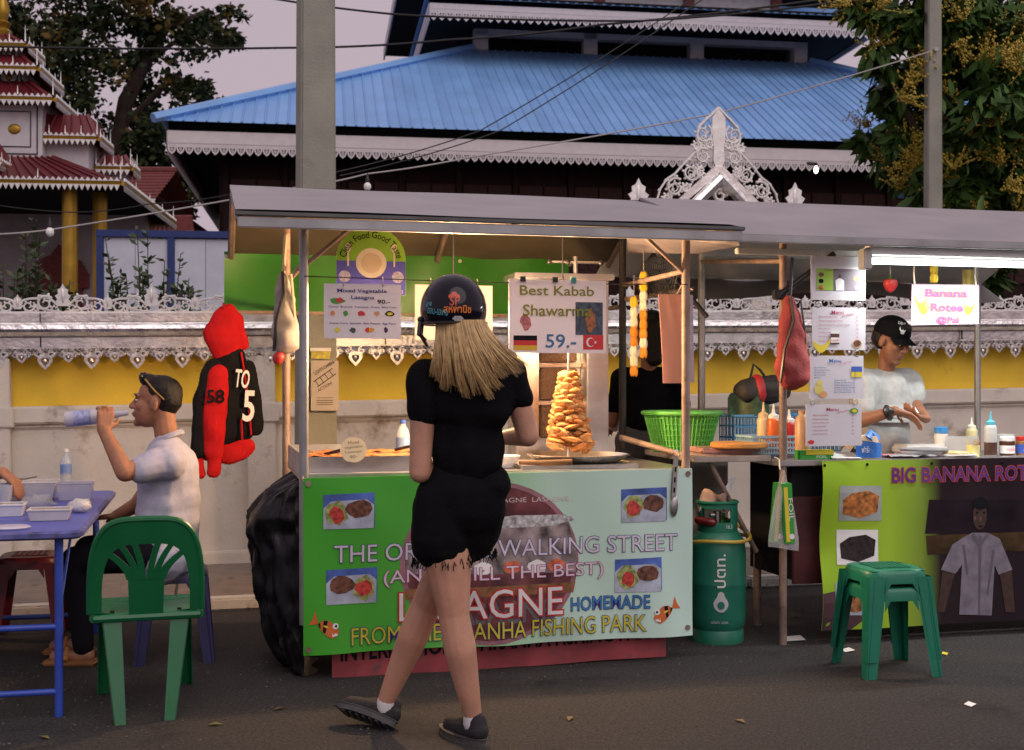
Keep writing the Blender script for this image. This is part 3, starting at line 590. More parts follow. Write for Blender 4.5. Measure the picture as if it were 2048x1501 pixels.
# ================================================================ lasagne and kebab stall
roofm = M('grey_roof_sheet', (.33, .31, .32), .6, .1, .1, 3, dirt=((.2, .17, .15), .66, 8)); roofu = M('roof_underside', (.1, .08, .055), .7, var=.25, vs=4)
greent = M('green_tarp', (.03, .2, .012), .38, var=.12, vs=3, bump=.2, bs=5)
st = T('lasagne_stall', 'lasagne and kebab cart stall with grey sheet roof and green tarp', 'stall', W(0, 0), ANG)
def pipe(par, pts, r, mat, name='frame_pipe', n=10): return MB().tube(pts, r, n).build(name, mat, par)
DB = .95; AR = 1.83
for a, b, m in ((0, 0, galv), (AR, 0, rust), (-.02, DB, rust), (AR, DB, M('dark_pipe', (.06, .055, .05), .55, .5, .3, 9))): pipe(st, [(a, b, .25), (a, b, 2.04+.16*b/.95*1.2)], .021, m, 'post')
RL, RR, RF, RB = -.307, 2.02, -.255, 1.115
def slope(b): return 2.075+(2.385-2.075)*(b-RF)/(RB-RF)
mb = MB(); mb.grid(lambda u, v: (RL+(RR-RL)*u, RF+(RB-RF)*v, slope(RF+(RB-RF)*v)+.0025*sin(u*9+v*2)), 30, 8); mb.v += [(x, y, z-.012) for x, y, z in mb.v]; n = len(mb.v)//2; mb.f += [tuple(n+i for i in f[::-1]) for f in mb.f]; mb.mi = [0]*len(mb.f); mb.build('front_roof_sheet', roofm, st)
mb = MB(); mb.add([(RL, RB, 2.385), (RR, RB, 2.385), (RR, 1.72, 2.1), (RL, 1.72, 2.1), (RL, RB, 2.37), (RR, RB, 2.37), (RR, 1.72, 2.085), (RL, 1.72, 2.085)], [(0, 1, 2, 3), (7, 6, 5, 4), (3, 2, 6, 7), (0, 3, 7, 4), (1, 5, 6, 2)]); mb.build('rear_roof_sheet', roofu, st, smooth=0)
MB().bb(RL+.01, RR-.005, RF+.004, RF+.03, 2.0, 2.045).build('front_rail', galv, st, .004); MB().bb(RL, RR+.005, RF-.004, RF+.036, 2.05, 2.068).build('front_edge_strip', M('edge_rubber', (.1, .1, .1), .6, var=.3), st, .003)
for a in (RL+.02, AR*.5, RR-.03): MB().tube([(a, RF+.03, 2.03), (a, RB, 2.345), (a, 1.7, 2.06)], .018, 6).build('rafter', rust, st)
MB().bb(RL+.02, RR-.02, RB-.02, RB+.02, 2.31, 2.345).build('ridge_beam', rust, st); MB().bb(0, AR, DB-.02, DB+.02, 2.2, 2.235).build('cross_beam', rust, st); MB().bb(0, AR, -.018, .018, 2.04, 2.075).build('front_beam', galv, st)
for a in (0, AR): pipe(st, [(a, 0, 1.86), (a+(.22 if a == 0 else -.22), 0, 2.05)], .01, rust, 'brace'); pipe(st, [(a, DB, 1.765), (a-.0, 1.7, 1.765)], .013, rust, 'rear_bracket'); pipe(st, [(a, 0, 1.88), (a, DB, 1.88)], .013, rust, 'side_rail')
# green tarp hung from the rear edge
def tarpf(u, v): return (RL-.02+(RR-RL-.25)*u, 1.72+.02*sin(u*19)*(1-v)+.025*sin(u*7+v*2), 2.095-.35*v+.006*sin(u*31)*v-.012*sin(u*3.1)*v)
MB().grid(tarpf, 60, 8, .006).build('green_tarp', greent, st); MB().bb(RL-.03, AR-.05, 1.7, 1.735, 1.735, 1.755).build('tarp_rail', wood2 if False else rust, st, .004)
for u in (.0, .33, .66, 1): p = tarpf(u, .02); MB().cyl((p[0]+.01, p[1]-.005, p[2]-.02), (p[0]+.01, p[1]+.012, p[2]-.02), .011).build('eyelet', steel, st)
# counter and cart
MB().bb(-.02, AR+.03, .01, .85, .9, .925).build('counter_top', steel, st, .004); MB().bb(.0, AR, .06, .82, .3, .89).build('cart_box', dark, st); MB().bb(.02, AR-.02, .04, .82, .25, .3).build('cart_frame', rust, st)
for a in (.62, 1.6): 
    wh = put('wheel', None, st, (a, .16, .17)); MB().lathe([(.1, -.03), (.15, -.03), (.17, -.015), (.17, .015), (.15, .03), (.1, .03)], 24, m=Matrix.Rotation(R(90), 3, 'X')).build('tyre', M('tyre', (.02, .02, .02), .8, var=.3), wh); MB().lathe([(.02, -.035), (.1, -.02), (.1, .02), (.02, .035)], 16, m=Matrix.Rotation(R(90), 3, 'X')).build('rim', galv, wh)
for a in (.1, 1.75): pipe(st, [(a, .7, 0), (a, .7, .28)], .02, rust, 'prop_leg')
MB().bb(-.02, -.005, .02, .8, .905, 1.02).bb(-.02, .25, .8, .815, .905, 1.02).build('counter_edge', galv, st, .003)
ln = pipe(st, [(0, -.022, 1.815), (.6, -.022, 1.806), (1.2, -.022, 1.802), (AR, -.022, 1.812)], .0025, cblk, 'wire_line', 5)
# lamp in the stall
la, lz = AB(905, 628, .42); lo = T('stall_lamp', 'lit warm bulb on black flex hidden behind the helmet', 'lamp', W(la, .42, lz), ANG)
MB().lathe([(.002, -.06), (.02, -.052), (.03, -.03), (.026, -.008), (.014, .01)], 14).build('glass_bulb', M('warm_bulb', (1, .6, .25), emit=18, ecol=(1, .62, .3)), lo); MB().lathe([(.016, .01), (.018, .05), (.006, .07)], 12).build('socket', black, lo); MB().tube([(0, 0, .06), (.004, 0, .3), (0, -.01, 2.22-lz)], .005, 6).build('flex', cblk, lo)
li = bpy.data.lights.new('bulb_light', 'POINT'); li.energy = 125; li.color = (1, .6, .3); li.shadow_soft_size = .04; lio = put('bulb_light', li, lo, (0, -.05, -.03))
b2, z2 = AB(1120, 690, .35); lo2 = T('stall_lamp', 'second warm bulb hidden behind the kabab sign', 'lamp', W(b2, .3, z2+.1), ANG)
MB().lathe([(.002, -.05), (.018, -.044), (.026, -.024), (.02, -.004), (.012, .01)], 14).build('glass_bulb', MC['warm_bulb'], lo2); MB().lathe([(.014, .01), (.016, .05), (.006, .07)], 12).build('socket', black, lo2); MB().tube([(0, 0, .06), (0, .0, 2.2-z2-.1)], .004, 6).build('flex', cblk, lo2)
li = bpy.data.lights.new('bulb_light', 'POINT'); li.energy = 36; li.color = (1, .6, .3); li.shadow_soft_size = .03; put('bulb_light', li, lo2, (0, -.04, -.02))
# ---------------------------------------------------------------- helper for hung signs
def sign(name, label, cat, u0, v0, u1, v1, b, mat, outline=None, th=.004, group=None, dz=0):
    a0, z0 = AB(u0, v1, b); a1, z1 = AB(u1, v0, b); o = T(name, label, cat, W(a0, b, z0), ANG, group); w, h = a1-a0, z1-z0
    pts = outline(w, h) if outline else rect(0, w, 0, h); MB().prism(pts, 0, th).build('board', mat, o, smooth=0); return o, w, h
pap = paper('laminated_paper', (.72, .69, .74), .12)
def hooks(o, w, h, xs, up, n=3):
    for x in xs: MB().tube([(x*w, -.004, h-.012), (x*w, -.01, h+up*.5), (x*w, .004, h+up)], .0025, 5).build('hook', steel, o)
# mixed vegetable sign
o, w, h = sign('menu_sign', 'white Mixed Vegetable Lasagna sign clipped to the wire', 'sign', 648, 570, 802, 677, -.02, pap); hooks(o, w, h, (.25, .76), .035)
text(o, 'Mixed Vegetable', w*.49, h*.865, w*.64, h*.085, navy, off=.015); text(o, 'Lasagna', w*.5, h*.745, w*.3, h*.085, navy, off=.015); text(o, '90.-', w*.77, h*.68, w*.16, h*.07, dark, off=.02)
text(o, 'Carrot  Broccoli  Tomatoes  Onion  Baby Corn', w*.5, h*.575, w*.88, h*.042, navy, off=.01); text(o, 'Sweet Corn  Spinach  Bell Pepper  Egg Plant', w*.5, h*.275, w*.86, h*.042, navy, off=.01)
veg = [(.17, .69, .1, .05, green), (.2, .7, .05, .045, red), (.11, .46, .03, .045, M('carrot', (.7, .2, .03), .5)), (.28, .46, .035, .05, green), (.48, .46, .06, .045, red), (.68, .46, .04, .04, M('onion', (.6, .3, .15), .5)), (.85, .46, .065, .05, dark), (.85, .46, .045, .03, yellow), (.17, .16, .045, .045, yellow), (.37, .155, .045, .05, M('spinach', (.06, .08, .05), .5)), (.56, .16, .03, .05, red), (.61, .16, .04, .04, M('pepper', (.7, .3, .02), .5)), (.8, .16, .03, .05, M('aubergine', (.06, .02, .08), .5))]
for i, (x, z, rx, rz, m) in enumerate(veg): decal(o, [oval(x*w, z*h, rx*w*.9, rz*h, 12, 0, .25, i)], m, .002+.0006*(i % 3), name='vegetable_picture')
# clean food sign: arch
arch = lambda w, h: [(0, 0), (w, 0), (w, h*.52)]+[(w/2+w/2*cos(t), h*.52+h*.48*sin(t)) for t in [pi*i/16 for i in range(1, 16)]]+[(0, h*.52)]
o, w, h = sign('arched_sign', 'arched green and blue Clean Food Good Taste sign on chains', 'sign', 672, 456, 812, 590, .1, M('sign_green', (.25, .5, .02), .45, var=.04), arch)
decal(o, [rect(.002, w-.002, .002, h*.5)], M('sign_blue', (.09, .09, .42), .45, var=.05), .0015, name='blue_field')
text(o, 'Clean Food Good Taste', w*.5, h*.885, w*1.13, h*.1, dark, arc=w*.42, off=.005)
cream = M('cream_print', (.82, .72, .5), .5, var=.04)
decal(o, [oval(w*.5, h*.47, w*.22, h*.22)], cream, .0022, name='plate_picture'); decal(o, [oval(w*.5, h*.47, w*.15, h*.15)], M('cream_ring', (.7, .55, .33), .5), .0028, name='plate_rim')
for s in (-1, 1): decal(o, [rect(w*(.5+s*.33)-.004, w*(.5+s*.33)+.004, h*.42, h*.66), oval(w*(.5+s*.33), h*.69, .013, .022)], cream, .0022, name='cutlery_picture'); decal(o, [oval(w*(.5+s*.38), h*.27, w*.085, h*.085)], M('seal_grey', (.45, .42, .5), .5, var=.5, vs=150), .0022, name='seal')
text(o, 'อาหารสะอาด รสชาติอร่อย', w*.5, h*.07, w*.9, h*.09, white, .0025)
for x in (.3, .7): MB().tube([(x*w, 0, h*.94), (x*w+.004, 0, h*1.03), (x*w-.002, 0, h+.09)], .004, 5).build('chain', rust, o)
# plain sheet behind helmet
o, w, h = sign('paper_sign', 'plain white lamp-lit sheet behind the black helmet', 'sign', 830, 572, 985, 680, .02, paper('lit_paper', (.8, .74, .7), .6)); hooks(o, w, h, (.2, .8), .03)
# kabab sign
o, w, h = sign('price_sign', 'white Best Kabab Shawarma price sign with two flags', 'sign', 1018, 562, 1212, 706, -.025, pap)
olive = M('olive_print', (.22, .23, .02), .5); text(o, 'Best Kabab', w*.49, h*.85, w*.76, h*.13, olive, off=.012); text(o, 'Shawarma', w*.49, h*.58, w*.7, h*.15, olive, .006, off=.012); text(o, '59.-', w*.53, h*.165, w*.31, h*.18, M('price_blue', (.04, .16, .32), .5), off=.012)
for i, m in enumerate((M('flag_gold', (.7, .42, .03), .5), red, dark)): decal(o, [rect(w*.045, w*.285, h*(.035+.067*i), h*(.035+.067*(i+1)))], m, .002, name='flag_stripe')
decal(o, [rect(w*.76, w*.97, h*.05, h*.25)], red, .002, name='flag_field'); decal(o, [oval(w*.835, h*.15, w*.043, h*.065)], white, .0026, name='crescent'); decal(o, [oval(w*.845, h*.15, w*.034, h*.052)], red, .0032, name='crescent_cut'); decal(o, [[(w*.885+w*.018*(1 if k % 2 == 0 else .4)*cos(pi+k*pi/5), h*.15+h*.026*(1 if k % 2 == 0 else .4)*sin(pi+k*pi/5)) for k in range(10)]], white, .0032, name='star')
decal(o, [rect(w*.68, w*.965, h*.25, h*.7)], M('photo_dark', (.05, .07, .1), .4, var=.6, vs=40), .002, name='photo'); decal(o, [oval(w*.84, h*.45, w*.05, h*.16, 12, 0, .2, 3)], M('photo_meat', (.35, .12, .04), .5, var=.5, vs=60), .003, name='photo_kebab'); decal(o, [oval(w*.17, h*.42, w*.06, h*.1, 10, 0, .3, 4)], M('photo_wrap', (.5, .15, .15), .5, var=.5, vs=70), .002, name='photo_wrap')
for x in (.14, .47, .66): MB().bb(x*w-.012, x*w+.012, -.008, .008, h-.012, h+.012).build('clip', black if x < .6 else M('teal_clip', (.02, .25, .25), .4), o)
# ---------------------------------------------------------------- kebab grill
ga, _ = AB(1118, 765, .68); gr = T('kebab_grill', 'tall stainless kebab grill with mesh burners on the counter', 'grill', W(ga, .6, .926), ANG)
H = AB(1118, 548, .6)[1]-.926
MB().bb(-.25, .25, .12, .2, 0, H).build('back_panel', steel, gr, .004)
for s in (-1, 1): MB().bb(s*.25-(.12 if s > 0 else 0), s*.25+(.12 if s < 0 else 0), 0, .12, 0, H-.03).build('side_cheek', steel, gr, .006)
MB().bb(-.27, .27, -.04, .22, H-.03, H).build('top_plate', steel, gr, .004)
burn = M('burner_mesh', (.09, .05, .03), .7, .3, .5, 90, .8, 220)
for k in range(4): MB().bb(-.1, .1, .08, .119, .12+k*.2, .29+k*.2).build('burner', burn, gr, .006); MB().bb(-.125, .125, .09, .118, .295+k*.2, .315+k*.2).build('burner_rail', rust, gr)
MB().tube([(.06, -.02, H), (.06, -.02, H+.09)], .012, 8).build('spit_holder', steel, gr); MB().tube([(-.08, -.02, H+.06), (.2, -.02, H+.06)], .007, 8).build('crank', steel, gr)
for x in (-.08, .02, .2): MB().ell((x, -.02, H+.06), .016).build('knob', black, gr)
sa, sz_ = AB(1137, 765, .3); sb = .3
k = T('kebab_meat', 'stacked browned chicken kebab on upright spit', 'kebab', W(sa, sb, .926), ANG)
MB().cyl((0, 0, .02), (0, 0, AB(1137, 700, .3)[1]-.926), .007).build('spit', steel, k)
zb, zt = AB(1137, 902, .3)[1]-.926, AB(1137, 742, .3)[1]-.926; rd = random.Random(5); meat = [M('meat%d' % i, c, .5, var=.45, vs=22, bump=.5, bs=50, sub=.08, dirt=((.13, .045, .015), .53, 26)) for i, c in enumerate(((.5, .24, .07), (.55, .31, .12), (.38, .15, .04)))]
mb = MB(); mb.lathe([(.07, zb+.02), (.055, (zb+zt)/2), (.012, zt-.01)], 14); mb.build('core', meat[2], k)
for i in range(130):
    t = (i+rd.random())/130; z = zb+.015+(zt-zb-.03)*t; r = .112*(1-t*.72)+.004; q = i*2.4+rd.gauss(0, .2); L = rd.uniform(.035, .07)*(1-.4*t); m = MB(); m.ell((0, 0, 0), (L, rd.uniform(.03, .046)*(1-.3*t), rd.uniform(.011, .02)), 10, 7, rot=(rd.gauss(-.25, .3), rd.gauss(.1, .25), 0)); m.v = [(x*(1+.25*noise.noise(Vector((x, y, z_))*45+Vector((i, 0, 0)))), y, z_+.006*noise.noise(Vector((x*60, y*60, i)))) for x, y, z_ in m.v]
    o = m.build('meat_slice', meat[i % 3], k, loc=(r*cos(q)*rd.uniform(.72, .9), r*sin(q)*rd.uniform(.72, .9), z)); o.rotation_euler.z = q+pi/2
ta, _ = AB(1156, 765, .28); tr = MB().lathe([(.0, .004), (.19, .004), (.215, .018), (.25, .04), (.256, .038), (.22, .012), (.195, 0), (0, 0)], 40).build('drip_tray', M('tray_steel', (.65, .63, .6), .25, 1, .08, 8), loc=W(ta, .28, .945), rz=ANG); tag(tr, 'wide round steel tray under the kebab', 'tray')
tag(MB().bb(-.31, .27, -.22, .24, 0, .018).build('steel_board', M('worn_steel', (.4, .37, .35), .4, .9, .2, 6), loc=W(ta-.03, .28, .926), rz=ANG), 'flat steel plate beneath the round tray', 'plate')
# lasagne trays
las = M('lasagne', (.42, .13, .03), .5, var=.6, vs=30, bump=.9, bs=45, dirt=((.6, .36, .12), .55, 30))
for i, (u, bb, lab) in enumerate(((720, .12, 'front steel pan of baked lasagne'), (725, .42, 'rear steel pan of baked lasagne'))):
    a, _ = AB(u, 765, bb+.13); o = T('lasagne_pan', lab, 'pan', W(a, bb, .926), ANG); mb = MB(); mb.bb(-.26, .26, 0, .012, 0, .07).bb(-.26, .26, .248, .26, 0, .07).bb(-.26, -.248, .012, .248, 0, .07).bb(.248, .26, .012, .248, 0, .07).bb(-.248, .248, .012, .248, 0, .006); mb.build('pan', steel, o); mb = MB(); mb.grid(lambda u, v: (-.247+.494*u, .013+.234*v, .07+.012*noise.noise(Vector((u*9, v*5, i)))), 24, 12); mb.build('lasagne', las, o)
    m = MB(); s = (-.17, .16)[i]; m.tube([(s, .12, .075), (s+.1, .08, .1), (s+.17, .02, .12)], [.007, .009, .011], 8, flat=.5); m.bb(s-.08, s, .09, .15, .064, .068); tag(m.build('spatula', black, loc=W(a, bb, .926), rz=ANG), 'black handled spatula lying in the %s lasagne pan' % ('front', 'rear')[i], 'spatula')
a, z = AB(707, 900, .1); o = T('price_tag', 'round handwritten Mixed vegetable Lasanga tag on a stick', 'tag', W(a, .1, .97), ANG); MB().prism(oval(0, z-.97, .062, .058, 24, 0, .03, 2), 0, .004).build('card', paper('tag_card', (.8, .74, .55), .3), o); MB().cyl((0, .006, 0), (0, .006, z-.98), .003, n=6).build('stick', cream, o)
for i, tx in enumerate(('Mixed', 'vegetable', 'Lasanga', '90-')): text(o, tx, 0, z-.97+.034-.022*i, (.05, .085, .075, .035)[i], .014, M('pencil', (.2, .16, .13), .6), rot=.08)
bot = M('bottle_plastic', (.6, .68, .75), .15, var=.05, alpha=.5)
def bottle(label, loc, h, r, cap=blue, body=bot, lab=None, name='water_bottle', liquid=None):
    o = T(name, label, 'bottle', loc); MB().lathe([(r*.9, 0), (r, h*.03), (r, h*.25), (r*.94, h*.3), (r, h*.35), (r, h*.62), (r*.8, h*.75), (r*.38, h*.88), (r*.36, h*.93)], 18).build('body', body, o); MB().lathe([(r*.42, h*.92), (r*.42, h), (r*.2, h)], 14).build('cap', cap, o)
    if lab: MB().lathe([(r*1.015, h*.36), (r*1.015, h*.6)], 18).build('label', lab, o)
    return o
a, z = AB(806, 905, .7); bottle('blue labelled water bottle standing behind the lasagne pans', W(a, .7, .926), .22, .037, lab=M('lblue', (.2, .35, .6), .5))
o = tag(MB().lathe([(.03, 0), (.06, .03), (.075, .06), (.07, .06), (.055, .033), (.02, .01)], 20).build('white_bowl', white, loc=W(AB(1010, 765, .2)[0], .2, .926)), 'white bowl beside the shirt left of the steel tray', 'bowl')
tag(MB().tube([(0, 0, .01), (.12, -.08, .012), (.22, -.15, .02)], [.009, .014, .014], 8, flat=.4).build('wooden_tool', M('woodtool', (.2, .1, .04), .6, var=.3), loc=W(AB(1030, 765, .2)[0], .12, .945), rz=ANG), 'flat wooden spatula leaning beside the steel tray', 'spatula')
# ---------------------------------------------------------------- banners
def banner(name, label, cat, pts_, mat, wave):
    (aL, bL, zt), (aR, bR, zt2), hgt, hgt2 = pts_; o = T(name, label, cat, W(aL, bL, 0), ANG); L = math.hypot(aR-aL, bR-bL)
    def surf(s, t, d=0):                        # s metres from left, t metres from bottom left
        u = s/L; top = zt+(zt2-zt)*u; hh = hgt+(hgt2-hgt)*u; v = t/hgt; return Vector((s, wave(u, v)-d+(bR-bL)*u, top-hh*(1-v)))
    MB().grid(lambda u, v: surf(u*L, v*hgt), 70, 30, .004).build('cloth', mat, o); return o, L, hgt, surf
def gradm(name, stops, axis=0, sc=1):
    m = M(name, (.5, .5, .5), .42, var=0); t = m.node_tree; tc = t.nodes.new('ShaderNodeTexCoord'); sp = t.nodes.new('ShaderNodeSeparateXYZ'); mp = t.nodes.new('ShaderNodeMath'); mp.operation = 'MULTIPLY'; mp.inputs[1].default_value = 1/sc; r = t.nodes.new('ShaderNodeValToRGB')
    t.links.new(tc.outputs['Object'], sp.inputs[0]); t.links.new(sp.outputs[axis], mp.inputs[0]); t.links.new(mp.outputs[0], r.inputs[0]); t.links.new(r.outputs[0], t.nodes['Principled BSDF'].inputs['Base Color']); e = r.color_ramp.elements
    e[0].position, e[0].color = stops[0][0], (*stops[0][1], 1); e[1].position, e[1].color = stops[-1][0], (*stops[-1][1], 1)
    for p, c in stops[1:-1]: x = e.new(p); x.color = (*c, 1)
    return m
zL, zR = AB(606, 957, -.03)[1], AB(1385, 937, -.03)[1]; bot_l, bot_r = AB(606, 1310, -.03)[1], AB(1378, 1270, -.03)[1]; aL, aR = AB(606, 957, -.03)[0], AB(1383, 937, -.03)[0]
wv = lambda u, v: -.006-.019*(1-v)*sin(u*14+1)-.007*sin(u*29+v*5)*(1-.6*v)-.008*math.exp(-((u*1.2-(1-v)*.9)**2)*60)
bn, L, h, sf = banner('lasagne_banner', 'green and white lasagne banner hung across the stall front', 'banner', ((aL, -.03, zL), (aR, -.03, zR), zL-bot_l, zR-bot_r), gradm('banner_print', [(0, (.055, .37, .028)), (.3, (.085, .42, .055)), (.47, (.26, .56, .26)), (.62, (.48, .68, .56)), (1, (.55, .76, .68))], 0, 1.87), wv)
X = lambda px: (px-606)/779*L; Z = lambda py, px=1000: h*(1-(py-(957-20*(px-606)/779))/(353-20*(px-606)/779))
K_ = dict(surf=sf, step=.04); blu_o = M('ink_navy', (.03, .02, .16), .45); pur_o = M('ink_magenta', (.3, .02, .2), .45)
decal(bn, [oval(X(968), h*.48, .425, h*.475, 40)], M('oval_edge', (.3, .14, .17), .45, var=.3, vs=5), .0012, name='oval_edge', **K_); decal(bn, [oval(X(968), h*.48, .4, h*.45, 40)], M('oval_photo', (.12, .03, .035), .45, var=.8, vs=12), .002, name='oval_photo', **K_)
decal(bn, [[(X(x), Z(y, x)) for x, y in ((830, 1040), (1120, 1030), (1142, 1100), (1140, 1145), (800, 1150), (805, 1090))]], M('photo_counter', (.25, .2, .2), .45, var=.8, vs=14), .0024, name='photo_counter', **K_); decal(bn, [[(X(x), Z(y, x)) for x, y in ((800, 1180), (1140, 1165), (1135, 1185), (802, 1200))]], M('photo_shelf', (.22, .1, .04), .45, var=.5, vs=20), .0026, name='photo_shelf', **K_); text(bn, 'LASAGNE', X(985), Z(1225, 985), .5, .1, M('photo_grey', (.12, .12, .13), .45), .003, off=.02, name='photo_lettering', **K_)
text(bn, 'LASAGNE  LASAGNE  LASAGNE', X(1000), Z(1001), .6, .022, M('ink_pale', (.6, .5, .5), .5), .0035, **K_)
decal(bn, [oval(X(1040), Z(1045), .22, .03, 14, 0, .2, 5)], M('photo_silver', (.45, .45, .45), .4, var=.6, vs=50), .0028, name='photo_crest', **K_)
for i, px in enumerate((890, 950, 1010, 1060, 1100)): decal(bn, [oval(X(px), Z(1135), .045, .03, 12, 0, .1, i)], white if i % 2 else M('photo_red', (.55, .12, .05), .5, var=.5, vs=40), .0028, name='photo_dish', **K_)
otext(bn, 'THE ORIGINAL WALKING STREET', X(1008), Z(1096, 1008), X(1352)-X(664), .078, M('ink_lilac', (.62, .58, .68), .45), blu_o, .004, .022, rot=.0, **K_)
otext(bn, '(AND STILL THE BEST)', X(978), Z(1150, 978), X(1198)-X(758), .078, M('ink_pink', (.66, .56, .62), .45), pur_o, .004, .025, **K_)
otext(bn, 'LASAGNE', X(950), Z(1208, 950), X(1112)-X(788), .13, M('ink_white', (.68, .66, .66), .45), M('ink_red', (.5, .02, .02), .45), .0065, .035, **K_)
otext(bn, 'HOMEMADE', X(1211), Z(1206, 1211), X(1292)-X(1130), .062, M('ink_blue', (.04, .2, .48), .45), blu_o, .004, .03, **K_)
otext(bn, 'FROM THE PIRANHA FISHING PARK', X(990), Z(1259, 990), X(1284)-X(697), .078, M('ink_yellow', (.55, .5, .03), .45), blu_o, .0065, .025, **K_)
plate = M('photo_plate', (.4, .45, .55), .5, var=.35, vs=12); salad = M('photo_salad', (.3, .35, .12), .5, var=.6, vs=50); tom = M('photo_tomato', (.5, .05, .04), .5, var=.5, vs=60); lasg = M('photo_lasagne', (.13, .05, .03), .5, var=.8, vs=45); pblue = M('photo_blue', (.06, .12, .4), .5, var=.5, vs=8)
def food(px, py, fl, i):
    x, z = X(px), Z(py, px); decal(bn, [[(x-.115, z-.075), (x+.115, z-.07), (x+.115, z+.085), (x-.115, z+.08)]], pblue, .002, name='food_photo', **K_); decal(bn, [[(x-.115, z-.075), (x+.11, z-.075), (x+.112, z+.03), (x+.08, z+.055), (x-.08, z+.05), (x-.115, z+.02)]], plate, .0028, name='photo_plate', **K_)
    decal(bn, [oval(x-fl*.055, z-.005, .05, .055, 14, 0, .2, i+3)], salad, .0036, name='photo_salad', **K_); decal(bn, [oval(x-fl*.055, z-.01, .035, .035, 10, 0, .3, i+4)], tom, .0044, name='photo_tomato', **K_); decal(bn, [oval(x+fl*.045, z+.012, .058, .04, 10, 0, .15, i+5)], lasg, .0044, name='photo_lasagne', **K_)
food(692, 1024, 1, 0); food(697, 1174, -1, 1); food(1282, 1012, 1, 2); food(1270, 1152, 1, 3)
def fish(px, py, s, i):
    x, z = X(px), Z(py, px); c = M('fish_orange', (.6, .14, .03), .45, var=.2, vs=30); q = lambda pts: [(x+s*p*.075, z+r*.075-s*p*.02*s) for p, r in pts]
    decal(bn, [q([(.7, .15), (.9, -.1), (.75, -.4), (.45, -.62), (.1, -.5), (-.25, -.2), (-.4, .05), (-.1, .35), (.3, .42)]), q([(-.35, .1), (-.95, -.1), (-.7, .3), (-.55, .8)])], c, .003, name='fish_print', **K_)
    decal(bn, [q([(.2, .4), (-.05, .35), (-.1, -.3), (.05, -.4)]), q([(-.25, .2), (-.38, .1), (-.3, -.1), (-.22, -.15)])], dark, .0038, name='fish_stripe', **K_); decal(bn, [oval(x+s*.05, z, .014, .014, 10)], white, .0045, name='fish_eye', **K_); decal(bn, [oval(x+s*.052, z, .006, .006, 8)], dark, .0052, name='fish_pupil', **K_)
    decal(bn, [q([(.75, -.2), (.7, -.3), (.62, -.24), (.56, -.4), (.48, -.28), (.45, -.5), (.8, -.35)])], white, .0045, name='fish_teeth', **K_); decal(bn, [q([(.1, -.05), (.3, 0), (.1, .1), (-.12, .05)])], yellow, .0045, name='fish_fin', **K_)
fish(645, 1252, 1, 0); fish(1328, 1222, -1, 1)
for u, v in ((.012, .97), (.988, .97), (.012, .035), (.985, .05)): p = sf(u*L, v*h, .003); MB().lathe([(.005, 0), (.013, 0), (.013, .004), (.005, .004)], 14, c=p, m=Matrix.Rotation(R(90), 3, 'X')).build('eyelet', rust, bn)
for u in (.0, .995): p = sf(u*L, h*.985, 0); MB().tube([p, p+Vector((.0, .02, .02)), (p.x+.0, .05, p.z+.0)], .004, 5).build('tie_string', rust, bn)
# old red banner below
za, zb2 = AB(664, 1300, .02)[1], AB(1330, 1255, .02)[1]; a0, a1 = AB(664, 1340, .02)[0], AB(1330, 1290, .02)[0]
rb, L2, h2, sf2 = banner('old_banner', 'faded red banner showing below the green banner', 'banner', ((a0, .02, .36), (a1, .02, .4), .36-AB(664, 1362, .02)[1], .4-AB(1330, 1312, .02)[1]), M('faded_red', (.3, .05, .06), .6, var=.35, vs=6, dirt=((.16, .06, .06), .55, 8)), lambda u, v: -.006*sin(u*22)*(1-v)-.03*max(0, u-.9)*5*(1-v))
text(rb, 'INTERNATIONAL PIRANHA FISHING PARK', L2*.5, h2*.34, L2*.95, .08, dark, .003, surf=sf2, step=.06, off=.02)
# tongs
a, z = AB(1352, 915, -.05); o = T('tongs', 'steel serving tongs hooked over the banner corner', 'tongs', W(a, -.05, z), ANG); m = MB(); m.bb(-.012, .012, -.004, -.001, -.2, .0).bb(-.012, .012, .004, .007, -.2, 0); m.X = Matrix.Rotation(R(4), 4, 'Y'); m.build('arms', steel, o, .002); o.rotation_euler.y = R(4)
MB().ell((.008, 0, -.235), (.02, .008, .05)).build('spoon_end', steel, o); MB().tube(spiral(0, .018, .016, 0, 1, 1, 1), .003, 5).build('hook', steel, o)
for k in range(3): MB().bb(-.004, .004, -.0055, -.0045, -.17+k*.05, -.145+k*.05).build('slot', dark, o)
